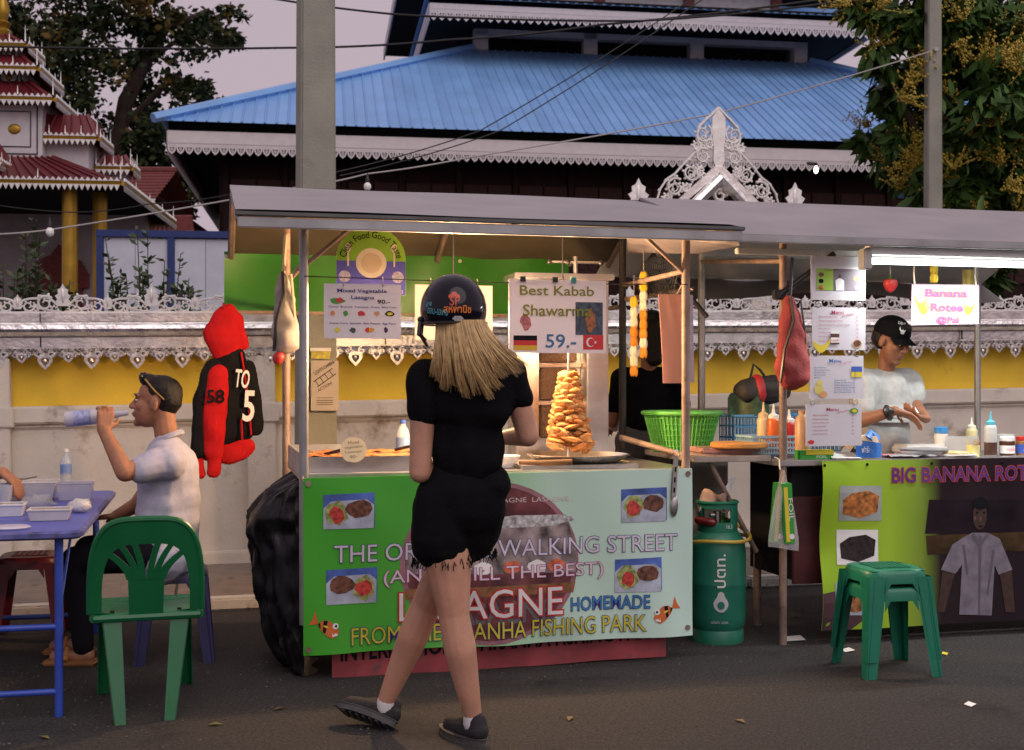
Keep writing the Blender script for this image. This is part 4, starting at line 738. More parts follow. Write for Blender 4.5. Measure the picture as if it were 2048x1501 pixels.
# black plastic sheet at the left end
bp = M('black_sheet', (.006, .006, .007), .33, var=0); m = MB()
out = [(945, 606, 600), (985, 530, 602), (1030, 494, 600), (1070, 484, 600), (1120, 492, 600), (1190, 506, 600), (1240, 512, 602), (1300, 535, 605), (1345, 580, 630), (1372, 620, 650)]
def shf(u, v):
    i = v*(len(out)-1); k = min(int(i), len(out)-2); t = i-k; vv = out[k][0]*(1-t)+out[k+1][0]*t; xl = out[k][1]*(1-t)+out[k+1][1]*t; xr = out[k][2]*(1-t)+out[k+1][2]*t; th = pi*u
    bb = .38-.38*cos(th*1.0) if False else .36; a0, z = AB(xl, vv, .3); a1 = .0; c = (a0+a1)/2; rr = (a1-a0)/2+.01
    a = a1-(a1-a0)*sin(th)**.8; b = .4-.35*cos(th); f = 1+.12*noise.noise(Vector((u*5, v*6, 1)))*sin(th); a = a1-(a1-a)*f+.018*noise.noise(Vector((u*13, v*9, 3)))*sin(th); w_ = (.05*abs(noise.noise(Vector((u*8+v*1.5, v*1.8, 2))))+.02*abs(noise.noise(Vector((u*17+v*5, v*4, 4))))+.006*abs(noise.noise(Vector((u*30, v*12+u*9, 6)))))*min(1, 4*sin(th)+.15); a += w_*1.6; return (a, b+w_-.02*noise.noise(Vector((u*8, v*11, 7))), max(.004, z+.02*noise.noise(Vector((u*9, v*3, 5)))))
m.grid(shf, 70, 80); tag(m.build('black_plastic_sheet', bp, loc=W(0, 0), rz=ANG, smooth=60), 'crumpled black plastic sheet wrapped round the cart left end', 'sheet')
# posters on the pole
a, _ = AB(640, 765, 2.0); o, w, h = sign('film_poster', 'grey film strip poster taped to the concrete pole', 'poster', 622, 722, 677, 822, 1.985, M('poster_paper', (.5, .44, .37), .6, var=.1)); text(o, 'LIGHTS CAMERA', w*.48, h*.86, w*.85, h*.07, dark, rot=.55); text(o, 'ACTION!', w*.5, h*.48, w*.6, h*.06, dark, rot=.55)
c, s = cos(.62), sin(.62); st_ = lambda x, z: (w*.5+x*c-z*s, h*.66+x*s+z*c); decal(o, [[st_(-.07, -.022), (st_(.07, -.022)), st_(.07, -.017), st_(-.07, -.017)], [st_(-.07, .022), st_(.07, .022), st_(.07, .017), st_(-.07, .017)]]+[[st_(x, -.02), st_(x+.004, -.02), st_(x+.004, .02), st_(x, .02)] for x in (-.06, -.025, .01, .045)], dark, .002, name='film_strip'); text(o, 'screening every week', w*.5, h*.26, w*.6, h*.03, dark); decal(o, [rect(w*.2, w*.8, h*q, h*q+.003) for q in (.12, .16, .2)], dark, .002, name='small_print')
o, w, h = sign('small_notice', 'small yellow notice with white strip above the film poster', 'notice', 622, 703, 660, 718, 1.985, M('notice_yellow', (.5, .45, .05), .5, var=.4, vs=40)); MB().bb(-.005, w+.005, -.012, .0, h, h+.02).build('white_strip', white, o)
# ================================================================ roti stall
rs = T('roti_stall', 'banana roti stall with steel counter under a grey roof', 'stall', W(0, 0), ANG)
fa, _ = AB(1566, 765, .2); ba, _ = AB(1403, 765, 1.2); ra, _ = AB(1955, 765, 1.2)
def post(u, b, z0, z1, m, r=.02): a, _ = AB(u, 765, b); return pipe(rs, [(a, b, z0), (a, b, z1)], r, m, 'post')
post(1566, .2, 0, 2.1, rust); post(1403, 1.2, 0, 2.12, galv, .022); post(1955, 1.2, 0, 2.12, galv, .019); pipe(rs, [(ra, .2, 0), (ra, .2, 2.1)], .02, galv, 'post')
R0, R1 = AB(1452, 765, -.05)[0], ra+.5; zf = AB(1560, 470, -.05)[1]; zr = AB(1700, 411, 1.05)[1]
m = MB(); m.add([(R0, -.05, zf), (R1, -.05, zf), (R1, 1.05, zr), (R0-.05, 1.05, zr), (R0, -.05, zf-.015), (R1, -.05, zf-.015), (R1, 1.05, zr-.015), (R0-.05, 1.05, zr-.015)], [(0, 1, 2, 3), (7, 6, 5, 4), (0, 4, 5, 1), (0, 3, 7, 4)]); m.build('front_roof_sheet', roofm, rs, smooth=0)
m = MB(); m.add([(R0-.05, 1.05, zr), (R1, 1.05, zr), (R1, 1.9, zf-.05), (R0-.05, 1.9, zf-.05)], [(0, 1, 2, 3)]); m.build('rear_roof_sheet', M('roof_white_underside', (.55, .56, .56), .5, var=.1), rs)
MB().bb(R0, R1, -.055, -.03, zf-.04, zf-.005).build('front_rail', galv, rs, .004)
MB().bb(R0+.15, R1, .15, .19, zf-.075, zf-.045).build('inner_rail', M('white_rail', (.6, .6, .58), .5), rs, .004); MB().bb(ba, R1, 1.18, 1.22, 2.08, 2.12).build('rear_rail', galv, rs, .004)
fl = [AB(1470, 470, .1), AB(1255, 468, .55), AB(1255, 506, .75), AB(1392, 508, .6), AB(1480, 492, .1)]; fb_ = (.1, .55, .75, .6, .1)
m = MB(); vv = [(fl[i][0], fb_[i], fl[i][1]) for i in range(5)]; m.add(vv+[(x, y+.006, z+.006) for x, y, z in vv], [(0, 1, 2, 3, 4), (9, 8, 7, 6, 5)]); m.build('side_flap', M('flap', (.26, .23, .25), .55, var=.25, vs=4, dirt=((.2, .09, .05), .58, 4)), rs, smooth=0)
pipe(rs, [(ba, 1.2, 2.05), (fa, .2, 1.96), ], .014, rust, 'side_rail'); a0, z0 = AB(1560, 590, .17); a1, z1 = AB(1668, 508, .15); pipe(rs, [(a0, .17, z0), (a1, .15, z1)], .016, black, 'prop_bar'); MB().box((a0, .18, z0), (.06, .05, .05)).build('clamp', black, rs, .006)
a0, z0 = AB(1338, 545, .75); a1, z1 = AB(1415, 635, .7); pipe(rs, [(a0, .75, z0), (a1, .7, z1)], .014, black, 'prop_bar')
a0, z0 = AB(1250, 600, .8); a1, z1 = AB(1385, 578, .8); pipe(rs, [(a0, .8, z0), (a1, .8, z1)], .014, rust, 'cross_pipe')
# grey tarpaulin behind, counter, side shelf
tg = M('grey_tarp', (.17, .16, .16), .6, var=.2, vs=3)
MB().grid(lambda u, v: (AB(1255, 765, 1.9)[0]+(R1-AB(1255, 765, 1.9)[0])*u, 1.9+.02*sin(u*25)-.25*v, zf-.05-.12*v-.03*sin(u*9)*v*v), 40, 6, .005).build('grey_tarp', tg, rs)
CT = AB(1645, 920, .17)[1]; cl_, cr_ = AB(1560, 765, .17)[0], ra+.45
MB().bb(cl_, cr_, .17, .78, CT-.03, CT).build('counter_top', M('counter_steel', (.5, .49, .48), .35, .9, .15, 5), rs, .004); MB().bb(cl_+.1, cr_, .24, .75, .32, CT-.03).build('counter_body', dark, rs); MB().bb(cl_+.1, cl_+.45, .22, .24, .3, .75).build('red_panel', M('dull_red', (.06, .008, .01), .5, var=.4, dirt=((.1, .05, .05), .66, 8)), rs)
for a in (cl_+.12, cr_-.1): pipe(rs, [(a, .7, 0), (a, .7, .4)], .022, rust, 'leg')
sl, sr = AB(1385, 765, .28)[0], cl_-.005; SZ = AB(1480, 912, .28)[1]
MB().bb(sl, sr, .26, 1.0, SZ-.03, SZ).build('side_shelf', M('shelf_metal', (.36, .31, .27), .5, .5, .3, 8, dirt=((.18, .1, .06), .6, 9)), rs, .003)
pipe(rs, [(sl+.1, .3, SZ-.03), (sr-.02, .4, .45)], .014, rust, 'shelf_brace'); pipe(rs, [(sl+.13, .9, SZ-.03), (sl+.13, .9, 0)], .016, black, 'shelf_leg'); MB().bb(sl+.2, sl+.55, 1.1, 1.12, .35, SZ).build('pale_sheet', M('pale_sheet', (.4, .36, .31), .6), rs)
pipe(rs, [(AB(1240, 875, .75)[0], .75, AB(1240, 875, .75)[1]), (sl+.05, .5, SZ-.01), (sl+.12, .27, SZ-.01)], .016, rust, 'bent_rail')
# fluorescent tube
a0, z0 = AB(1733, 522, .02); a1 = ra+.3; ft = T('fluorescent_lamp', 'long lit white fluorescent tube under the roti stall roof', 'lamp', W(a0, .02, z0), ANG); L = a1-a0
MB().bb(.0, L, -.03, .03, .03, .075).build('batten', white, ft, .006); MB().bb(-.03, .015, -.035, .035, -.045, .06).build('end_cap', M('grey_cap', (.4, .4, .4), .5), ft, .006)
MB().cyl((.015, 0, 0), (L, 0, 0), .016).build('tube', M('tube_glow', (.95, 1, .97), emit=9, ecol=(.93, 1, .95)), ft)
ar = bpy.data.lights.new('tube_light', 'AREA'); ar.shape = 'RECTANGLE'; ar.size = L; ar.size_y = .03; ar.energy = 25; ar.color = (.97, 1, .98); put('tube_light', ar, ft, (L/2, 0, -.02))
# roti banner
zt, zt2 = CT-.004, AB(2040, 913, .14)[1]; a0, a1 = AB(1643, 765, .14)[0], cr_; hb = zt-AB(1640, 1262, .14)[1]
rbn, L, h, sf = banner('roti_banner', 'lime green to purple BIG BANANA ROTEE banner on the counter front', 'banner', ((a0, .14, zt), (a1, .14, zt), hb, hb), gradm('roti_print', [(0, (.3, .5, .03)), (.2, (.33, .52, .04)), (.3, (.2, .3, .04)), (.36, (.025, .016, .02)), (1, (.016, .009, .016))], 0, 1.9), lambda u, v: -.006*sin(u*40)*max(0, v-.7)*3-.02*math.exp(-u*14)*sin(v*9)-.012*(1-v)*sin(u*11))
K_ = dict(surf=sf, step=.07); X = lambda px, py=1000: AB(px, py, .14)[0]-a0; Z = lambda px, py: AB(px, py, .14)[1]-(zt-hb)
decal(rbn, [[(0, 0), (X(1700), 0), (X(1760), h*.13), (X(1800), h*.3), (0, h*.22)]], M('print_plum', (.1, .05, .06), .45, var=.3, vs=3), .0012, name='plum_patch', **K_)
text(rbn, 'BIG BANANA ROTEE', X(1783), Z(1783, 951), X(2085)-X(1783), .075, M('roti_glow', (.5, .06, .05), .5), .0026, off=.05, left=True, name='lettering_outline', **K_); text(rbn, 'BIG BANANA ROTEE', X(1783), Z(1783, 951), X(2085)-X(1783), .075, M('roti_ink', (.09, .03, .2), .5), .0036, off=.01, left=True, **K_)
def photo(x0, y0, x1, y1, base, blob_, i):
    decal(rbn, [[(X(x0), Z(x0, y1)), (X(x1), Z(x1, y1)), (X(x1), Z(x1, y0)), (X(x0), Z(x0, y0))]], base, .002, name='photo', **K_); x, z = (X(x0)+X(x1))/2, (Z(x0, y0)+Z(x1, y1))/2; w_, h_ = X(x1)-X(x0), Z(x0, y0)-Z(x0, y1); decal(rbn, [[(x+p*w_, z+q*h_) for p, q in ((-.4, -.3), (.0, -.42), (.4, -.25), (.44, .2), (.2, .36), (-.2, .3), (-.42, .12))]], blob_, .0028, name='photo_roti', **K_)
photo(1677, 972, 1762, 1042, M('photo_paper', (.35, .38, .36), .5, var=.2), M('photo_toast', (.4, .14, .03), .5, var=.7, vs=40), 0); photo(1674, 1060, 1755, 1130, white, M('photo_choc', (.02, .014, .014), .4, var=.8, vs=60), 1); photo(1668, 1165, 1750, 1230, plate, M('photo_roti3', (.3, .12, .04), .5, var=.7, vs=40), 2)
pw = M('photo_shirt', (.2, .18, .22), .5, var=.25, vs=14); psk = M('photo_skin', (.05, .025, .02), .5, var=.3, vs=30)
def pp(l): return [(X(x), Z(x, y)) for x, y in l]
decal(rbn, [pp([(1850, 1068), (2100, 1060), (2100, 1000), (1858, 1000)])], M('photo_night', (.016, .01, .015), .5, var=.4), .0016, name='photo_backdrop', **K_); decal(rbn, [pp([(1855, 1110), (2100, 1100), (2100, 1062), (1852, 1072)])], M('photo_ochre', (.06, .035, .016), .5, var=.5, vs=10), .0018, name='photo_wall', **K_)
decal(rbn, [pp([(1928, 1075), (1945, 1066), (1975, 1066), (2000, 1078), (2025, 1140), (1998, 1150), (1990, 1130), (1985, 1232), (1920, 1230), (1925, 1130), (1912, 1148), (1882, 1140), (1905, 1090)])], pw, .003, name='photo_shirt', **K_); decal(rbn, [oval(X(1960), Z(1960, 1032), .042, .075, 16)], psk, .0036, name='photo_face', **K_); decal(rbn, [oval(X(1961), Z(1960, 1007), .045, .034, 12)], dark, .0042, name='photo_hair', **K_); decal(rbn, [oval(X(1954), Z(1954, 1026), .009, .006, 8), oval(X(1968), Z(1968, 1026), .009, .006, 8), oval(X(1961), Z(1961, 1053), .014, .005, 8)], dark, .0042, name='photo_features', **K_); decal(rbn, [oval(X(1961), Z(1961, 1038), .008, .016, 8), oval(X(1950), Z(1950, 1037), .009, .012, 8)], M('photo_skin_lit', (.13, .07, .05), .5), .0046, name='photo_highlight', **K_); decal(rbn, [pp([(1958, 1072), (1964, 1072), (1962, 1230), (1958, 1230)]), pp([(1925, 1090), (1930, 1090), (1938, 1150), (1934, 1150)]), pp([(1985, 1100), (1990, 1100), (1978, 1190), (1974, 1190)]), pp([(1948, 1066), (1960, 1085), (1974, 1066), (1978, 1072), (1960, 1096), (1942, 1072)])], M('photo_fold', (.11, .095, .125), .5), .0036, name='photo_fold', **K_); decal(rbn, [pp([(1885, 1142), (1910, 1148), (1890, 1225), (1875, 1225)]), pp([(2000, 1148), (2024, 1142), (2030, 1225), (2012, 1225)])], psk, .003, name='photo_arm', **K_)
for u in (.0, .12, .3, .5, .7): p = sf(u*L+.01, h*.975, .003); MB().ell(p, (.008, .003, .008), 8, 6).build('pin', dark, rbn)
# ---------------------------------------------------------------- menus, hung in a chain
inkr = M('menu_red', (.4, .03, .08), .5); inkb = M('menu_blue', (.05, .15, .4), .5)
def menu(label, u0, v0, u1, v1, ink, rows, head=True, sub_='with Banana'):
    o, w, h = sign('menu_sheet', label, 'menu', u0, v0, u1, v1, .12, pap)
    if head: text(o, 'Menu', w*.47, h*.88, w*.22, h*.085, ink, off=.01); text(o, sub_, w*.66, h*.83, w*.24, h*.05, M('menu_pink', (.6, .1, .15), .5), rot=.2)
    for x, z, t, q in rows: text(o, t, w*x, h*z, None, h*.038, ink, left=True); text(o, q, w*(.82 if x < .3 else .8), h*z, None, h*.035, ink, left=True)
    for x in (.12, .88): MB().tube(spiral(x*w, h+.012, .014, 0, 1, 1, 1, 10), .002, 5).build('ring', steel, o)
    return o, w, h
o, w, h = menu('top laminated sheet with a green stall photo', 1622, 515, 1731, 600, inkr, [], False)
decal(o, [rect(w*.1, w*.9, h*.22, h*.72)], M('mini_dark', (.16, .13, .16), .5, var=.3), .0016, name='photo'); decal(o, [rect(w*.1, w*.4, h*.22, h*.72)], M('mini_lime', (.3, .5, .04), .5), .0022, name='photo_lime'); text(o, 'BIG BANANA ROTEE @ PAI', w*.5, h*.68, w*.5, h*.05, M('roti_ink2', (.2, .03, .1), .5), .003); decal(o, [[(w*.45, h*.22), (w*.6, h*.22), (w*.6, h*.45), (w*.54, h*.5), (w*.5, h*.5), (w*.44, h*.45)]], white, .003, name='photo_shirt'); decal(o, [oval(w*.525, h*.545, w*.025, h*.05)], psk, .003, name='photo_face')
for i, (x, z) in enumerate(((.18, .58), (.18, .43), (.18, .28), (.82, .5), (.85, .29))): decal(o, [oval(w*x, h*z, w*.05, h*.055, 8, 0, .1, i)], (lasg, dark, las, M('mini_roti', (.6, .35, .1), .5), white)[i], .003, name='photo_dish')
it = ['Banana Nutella Rotee', 'Banana Peanutbutter Rotee', 'Banana Nutella Peanutbutter Rotee', 'Banana Egg Rotee', 'Only Banana Rotee', 'Banana Honey Rotee', 'Banana Cheese Rotee']
o, w, h = menu('Menu sheet with bananas and a chocolate jar', 1624, 616, 1731, 700, inkr, [(.1, .78-.095*i, '- '+t, '%d.-' % (50+i*5)) for i, t in enumerate(it)])
for k in range(3): decal(o, [[(w*(.01+.37*t), h*(.28-.055*k-.22*sin(pi*t*.9+.2)+.05*k*t+.1*t)) for t in [i/8 for i in range(9)]]+[(w*(.01+.37*t), h*(.28-.055*k-.22*sin(pi*t*.9+.2)*1.0+.05*k*t+.1*t)-.022*sin(pi*t)-.003) for t in [1-i/8 for i in range(9)]]], yellow, .0026+.0006*k, name='banana_picture')
decal(o, [rect(w*.34, w*.5, h*.13, h*.38)], M('jar_brown', (.1, .03, .02), .5), .004, name='jar_picture'); decal(o, [rect(w*.34, w*.5, h*.17, h*.29)], white, .0046, name='jar_label'); text(o, 'nutella', w*.42, h*.23, w*.15, h*.05, red, .0052); decal(o, [rect(w*.35, w*.49, h*.38, h*.44)], white, .0046, name='jar_lid'); decal(o, [oval(w*.84, h*.15, w*.09, h*.1, 10, 0, .1, 1)], M('toast_edge', (.55, .35, .15), .5), .002, name='toast_picture'); decal(o, [oval(w*.84, h*.16, w*.07, h*.075, 10, 0, .1, 2)], brown, .0028, name='toast_spread')
o, w, h = menu('Menu sheet with a yellow chick and egg', 1619, 712, 1727, 798, inkb, [(.08, .72-.058*i, t, '%d.-' % (40+5*i)) for i, t in enumerate(('Egg Nutella Rotee', 'Egg Peanutbutter Rotee', 'Egg Honey Rotee', 'Egg Cheese Rotee', 'Egg Rotee'))]+[(.45, .43-.055*i, t, '%d.-' % (45+5*i)) for i, t in enumerate(('Cheese Rotee', 'Cheese Nutella Rotee', 'Cheese Peanutbutter', 'Cheese Tomato Rotee', 'Cheese Tuna Rotee', 'Extra Cheese Rotee'))], sub_='with Egg Cheese')
decal(o, [rect(w*.77, w*.97, h*.5, h*.75)], yellow, .002, name='packet_picture'); decal(o, [rect(w*.77, w*.97, h*.63, h*.75)], blue, .0026, name='packet_band'); decal(o, [oval(w*.17, h*.22, w*.085, h*.13, 14)], M('chick', (.7, .6, .15), .5), .002, name='chick_picture'); decal(o, [oval(w*.18, h*.37, w*.055, h*.065, 12)], MC['chick'], .0026, name='chick_head'); decal(o, [oval(w*.25, h*.1, w*.075, h*.075, 14)], M('egg', (.7, .35, .15), .5), .0032, name='egg_picture')
o, w, h = menu('lowest Menu sheet with avocado and strawberry', 1612, 809, 1723, 893, inkr, [(.1, .74-.09*i, '- '+t, '%d.-' % (45+5*i)) for i, t in enumerate(('Mixed Fruit Rotee', 'Mixed Fruit Rotee', 'Strawberry Nutella Rotee', 'Mango Honey Rotee', 'Pineapple Honey Rotee', 'Avocado Honey Rotee'))], sub_='with Mixed Fruit'); decal(o, [oval(w*.86, h*.84, w*.08, h*.07, 14)], green, .002, name='avocado_picture'); decal(o, [oval(w*.87, h*.84, w*.045, h*.04, 12)], yellow, .0026, name='avocado_flesh'); decal(o, [oval(w*.09, h*.1, w*.06, h*.05, 10, 0, .15, 3)], red, .002, name='strawberry_picture')
o, w, h = sign('hanging_sign', 'pink and yellow Banana Rotee @Pai sign hung on chains', 'sign', 1822, 570, 1958, 651, .34, M('sign_pinkwhite', (.58, .42, .5), .5, var=.1, vs=3), lambda w, h: [(0, 0), (w, .012), (w, h), (.006, h-.005)])
pk = M('sign_pink', (.72, .08, .3), .5); yo = M('sign_yellow', (.75, .45, .03), .5)
for t, x, z, ww in (('Banana', .51, .78, .6), ('Rotee', .52, .44, .46), ('@Pai', .53, .13, .32)): text(o, t, w*x, h*z, w*ww, h*.17, yo, .0024, off=.06, name='lettering_outline'); text(o, t, w*x, h*z, w*ww, h*.17, pk, .0036, off=.03)
def banana(o, cx, cz, s, fl, n):
    for k in range(n): decal(o, [[(cx+fl*s*(t-.5+.06*k), cz+s*(.55*(2*t-1)**2-.3-.16*k)) for t in [i/8 for i in range(9)]]+[(cx+fl*s*(t-.5+.06*k), cz+s*(.75*(2*t-1)**2-.52-.16*k)) for t in [1-i/8 for i in range(9)]]], yellow, .0024+.0005*k, name='banana_picture')
banana(o, w*.14, h*.66, .09, 1, 4); banana(o, w*.86, h*.55, .075, -1, 3)
for x in (.05, .95): MB().tube([(x*w, -.003, h*.95), (x*w-.004, 0, h+.05), (x*w, 0, h+.12)], .004, 5).build('chain', steel, o)
# ---------------------------------------------------------------- counter goods
def on(u, b, z=None): return W(AB(u, 765, b)[0], b, CT if z is None else z)
def squeeze(label, u, b, h, r, mat, cap, z=None, fill=None):
    o = T('squeeze_bottle', label, 'bottle', on(u, b, z), ANG); MB().lathe([(r*.9, 0), (r, .01), (r, h*.62), (r*.92, h*.66), (r*.7, h*.7)], 18).build('body', mat, o); MB().lathe([(r*.78, h*.69), (r*.78, h*.76), (r*.3, h*.8), (r*.16, h*.9), (r*.1, h)], 16).build('nozzle_cap', cap, o)
    if fill: MB().lathe([(r*1.01, .004), (r*1.01, h*.3)], 18).build('sauce', fill, o)
cr = M('cream_plastic', (.66, .5, .28), .4); 
bkz = SZ+.055
squeeze('cream sauce bottle at the left of the blue crate', 1527, .5, .26, .034, cr, cr, SZ+.012); squeeze('orange sauce bottle between cream and red ones', 1547, .47, .25, .036, M('orange_sauce', (.65, .13, .02), .3), white, SZ+.012); squeeze('red sauce bottle behind the rusty post', 1578, .47, .22, .04, M('red_sauce', (.5, .03, .03), .3), white, SZ+.012)
def crate(label, u0, u1, v0, v1, b, mat, dp, z=None, name='plastic_basket', round_=False, nb=14, group=None):
    a0, a1 = AB(u0, 765, b)[0], AB(u1, 765, b)[0]; w = a1-a0; hh = (v1-v0)/2500*(OY+b+.3); o = T(name, label, 'basket', W((a0+a1)/2, b+dp/2, SZ if z is None else z), ANG)
    if round_:
        rr = w/2; m = MB(); m.lathe([(rr*.72, .0), (rr*.72, .006), (0, .006)], 36); 
        for i in range(54): t = 2*pi*i/54; m.tube([(rr*.72*cos(t), rr*.72*sin(t), 0), (rr*.97*cos(t), rr*.97*sin(t), hh)], .0045, 4)
        for k in range(8): q = k/7; r_ = rr*(.72+.25*q); m.tube([(r_*cos(t), r_*sin(t), hh*q) for t in [2*pi*i/40 for i in range(40)]], .0035, 4, closed=True)
        m.build('woven_wall', mat, o); MB().tube([(rr*cos(t), rr*sin(t), hh) for t in [2*pi*i/48 for i in range(48)]], .012, 8, closed=True).build('rim', mat, o)
        MB().lathe([(0, .002), (rr*.7, .002), (rr*.93, hh*.95), (rr*.9, hh*.95), (rr*.66, .01), (0, .01)], 30).build('inner_liner', mat, o)
    else:
        m = MB(); x, y = w/2, dp/2; m.bb(-x, x, -y, y, 0, .006)
        for s in (-1, 1):
            for i in range(nb+1): q = -x+2*x*i/nb; m.bb(q-.003, q+.003, s*y-.002, s*y+.002, 0, hh)
            for i in range(9): q = -y+2*y*i/8; m.bb(s*x-.002, s*x+.002, q-.003, q+.003, 0, hh)
            for q in (.0, .35, .7, 1): m.bb(-x, x, s*y-.003, s*y+.003, hh*q-.004+.004*(q == 0), hh*q+.006); m.bb(s*x-.003, s*x+.003, -y, y, hh*q, hh*q+.006)
        m.build('slatted_wall', mat, o); m = MB()
        for s in (-1, 1): m.bb(-x-.005, x+.005, s*y-.008, s*y+.008, hh, hh+.012); m.bb(s*x-.008, s*x+.008, -y, y, hh+.001, hh+.011)
        m.build('rim', mat, o)
    return o
gb = M('green_basket', (.1, .42, .07), .45, var=.1); bbm = M('blue_basket', (.08, .28, .5), .45, var=.1); lb = M('light_blue_basket', (.3, .5, .62), .45, var=.1)
crate('round bright green plastic basket on the side shelf', 1313, 1462, 808, 888, .62, gb, .36, round_=True)
crate('light blue low crate holding the sauce bottles', 1505, 1602, 872, 905, .4, lb, .2, nb=18); crate('tall mid blue basket behind the sauce bottles', 1468, 1562, 803, 872, .78, bbm, .2, z=SZ); crate('blue basket with green rim behind the red backpack', 1575, 1680, 803, 880, .85, M('teal_blue_basket', (.05, .22, .42), .45), .2, z=CT)
o = tag(MB().lathe([(0, 0), (.145, 0), (.15, .006), (.15, .022), (.143, .028), (0, .028)], 40).build('round_board', M('chopping_wood', (.5, .24, .06), .5, var=.25, vs=5), loc=on(1478, .42, SZ+.035), rz=ANG), 'round wooden chopping board at the shelf edge', 'board')
o = T('plastic_tub', 'clear plastic tub with red contents under the chopping board', 'tub', on(1445, .52, SZ), ANG); MB().bb(-.17, .17, -.13, .14, 0, .034).build('tub', M('cloudy_red', (.4, .22, .2), .3, var=.5, vs=6), o, .012)
MB().bb(.0, .16, .0, .13, .035, .06).build('tub_lid', M('cloudy_plastic', (.5, .47, .43), .3), o, .008)
tag(MB().lathe([(.035, 0), (.04, .02), (.04, .2), (.02, .23), (.022, .25)], 16).build('sauce_jug', M('peach_jug', (.55, .36, .22), .4), loc=on(1605, .3), rz=ANG), 'peach coloured jug left of the lowest menu', 'jug')
o = T('red_tub', 'red plastic scoop tub behind the sauce bottles', 'tub', on(1590, .62, SZ), ANG); MB().lathe([(.06, 0), (.1, .09), (.095, .09), (.055, .006)], 20).build('tub', M('red_plastic', (.5, .02, .02), .4), o)
o = T('foil_box', 'green and yellow foil wrap box lying on the counter', 'box', on(1628, .22), ANG+R(3)); MB().bb(-.095, .1, -.025, .03, 0, .048).build('carton', M('foil_green', (.04, .33, .04), .4), o, .002); MB().bb(-.06, .1, -.026, -.0252, .025, .046).bb(-.06, .1, -.02, .025, .0481, .0487).build('yellow_panel', yellow, o); text(o, 'FOIL', .03, .014, .06, .014, white, .0265)
o = T('bread_bag', 'sliced bread in a blue and clear wrapper', 'bread', on(1722, .24), ANG); m = MB(); m.grid(lambda u, v: (-.09+.19*u, -.035+.09*v, (.118+.02*noise.noise(Vector((u*4, v*3, 0))))*min(1, sin(pi*min(max(u, .02), .98))*2.2+.35)*min(1, .25+2.5*sin(pi*min(max(v, .03), .97)))), 14, 8); m.build('loaf', M('bread', (.55, .4, .25), .6, var=.2), o); MB().grid(lambda u, v: (-.055+.15*u, -.05+.012*sin(u*7), .005+.095*v-.02*u*v), 10, 6, .004).build('blue_wrapper', M('wrap_blue', (.04, .16, .5), .25, bump=.5, bs=30), o); text(o, 'ฟาร์มเฮ้าส์', .025, .05, .1, .035, white, .053); m = MB(); m.ell((-.035, -.052, .085), (.014, .003, .014)); m.build('gold_emblem', yo, o); MB().tube([(.03, -.02, .1), (.06, 0, .14), (.1, .01, .1)], [.03, .012, .03], 8, flat=.6).build('twisted_end', MC['wrap_blue'], o)
tag(MB().add([(-.07, -.02, .004), (.09, -.04, .004), (.08, .03, .01), (-.06, .04, .035), (-.065, .045, .03), (.08, .035, .004)], [(0, 1, 2, 3), (3, 2, 5, 4)]).build('napkin', white, loc=on(1685, .2, CT+.002), rz=ANG), 'folded white napkin beside the foil box', 'napkin')
mil = M('milky_plastic', (.55, .53, .5), .35)
tag(MB().lathe([(.12, 0), (.13, .006), (.13, .012), (.0, .012)], 28).build('grey_lid', M('grey_lid', (.25, .25, .26), .4), loc=on(1848, .32, CT+.03), rz=ANG), 'round dark grey lid lying by the white dish', 'lid')
tag(MB().lathe([(.1, 0), (.13, .03), (.125, .03), (.1, .006), (0, .006)], 28, sq=(1.1, .7)).build('white_dish', white, loc=on(1848, .32), rz=ANG), 'white oval dish under the grey lid', 'dish')
tag(MB().bb(-.14, .13, -.08, .08, 0, .055).build('clear_box', mil, .0 if False else None, .012, loc=on(1842, .52), rz=ANG), 'milky plastic food box before the vendor', 'box'); tag(MB().bb(-.1, .1, -.05, .05, 0, .012).build('pink_tray', M('pink_tray', (.6, .2, .25), .4), None, .004, loc=on(1795, .33), rz=ANG), 'small pink tray left of the grey lid', 'tray')
tag(MB().grid(lambda u, v: (-.12+.26*u, -.06+.13*v, .006+.012*noise.noise(Vector((u*5, v*4, 2)))), 12, 8).build('foil_sheet', M('foil_sheet', (.6, .6, .6), .3, .6, bump=.5, bs=30), loc=on(1815, .23, CT+.006), rz=ANG), 'crumpled foil sheet behind the bread bag', 'foil')
o = tag(MB().lathe([(.11, 0), (.125, .012), (.12, .014), (0, .01)], 26).build('foam_plate', white, loc=on(1905, .28), rz=ANG), 'white foam plate with a pale roti', 'plate'); tag(MB().lathe([(0, 0), (.09, 0), (.095, .008), (.05, .014), (0, .012)], 20).build('roti_piece', M('roti_dough', (.6, .45, .22), .6, var=.3, vs=20), loc=on(1905, .28, CT+.014)), 'pale folded roti lying on the foam plate', 'roti')
o = T('jar', 'milk jar with blue screw lid left of the cream bottles', 'jar', on(1882, .5), ANG); MB().lathe([(.033, 0), (.038, .01), (.034, .06), (.038, .1), (.034, .115)], 18).build('body', M('milk', (.65, .6, .52), .3), o); MB().lathe([(.037, .115), (.037, .145), (.03, .15)], 18).build('lid', M('lid_blue', (.04, .22, .5), .4), o)
squeeze('cream yellow squeeze bottle by the rear post', 1943, .55, .2, .032, M('custard', (.6, .5, .25), .35), M('pale_cap', (.7, .65, .5), .4)); squeeze('squeeze bottle with blue nozzle and brown sauce', 1981, .3, .24, .033, M('frost', (.5, .5, .48), .35), M('cap_blue', (.1, .42, .55), .35), fill=M('choc', (.07, .03, .02), .4))
o = T('toothpick_cup', 'yellow cup full of wooden toothpicks', 'cup', on(1946, .25), ANG); MB().lathe([(.032, 0), (.036, .06), (.033, .06), (.03, .005)], 20).build('cup', M('pale_yellow', (.68, .62, .25), .4), o)
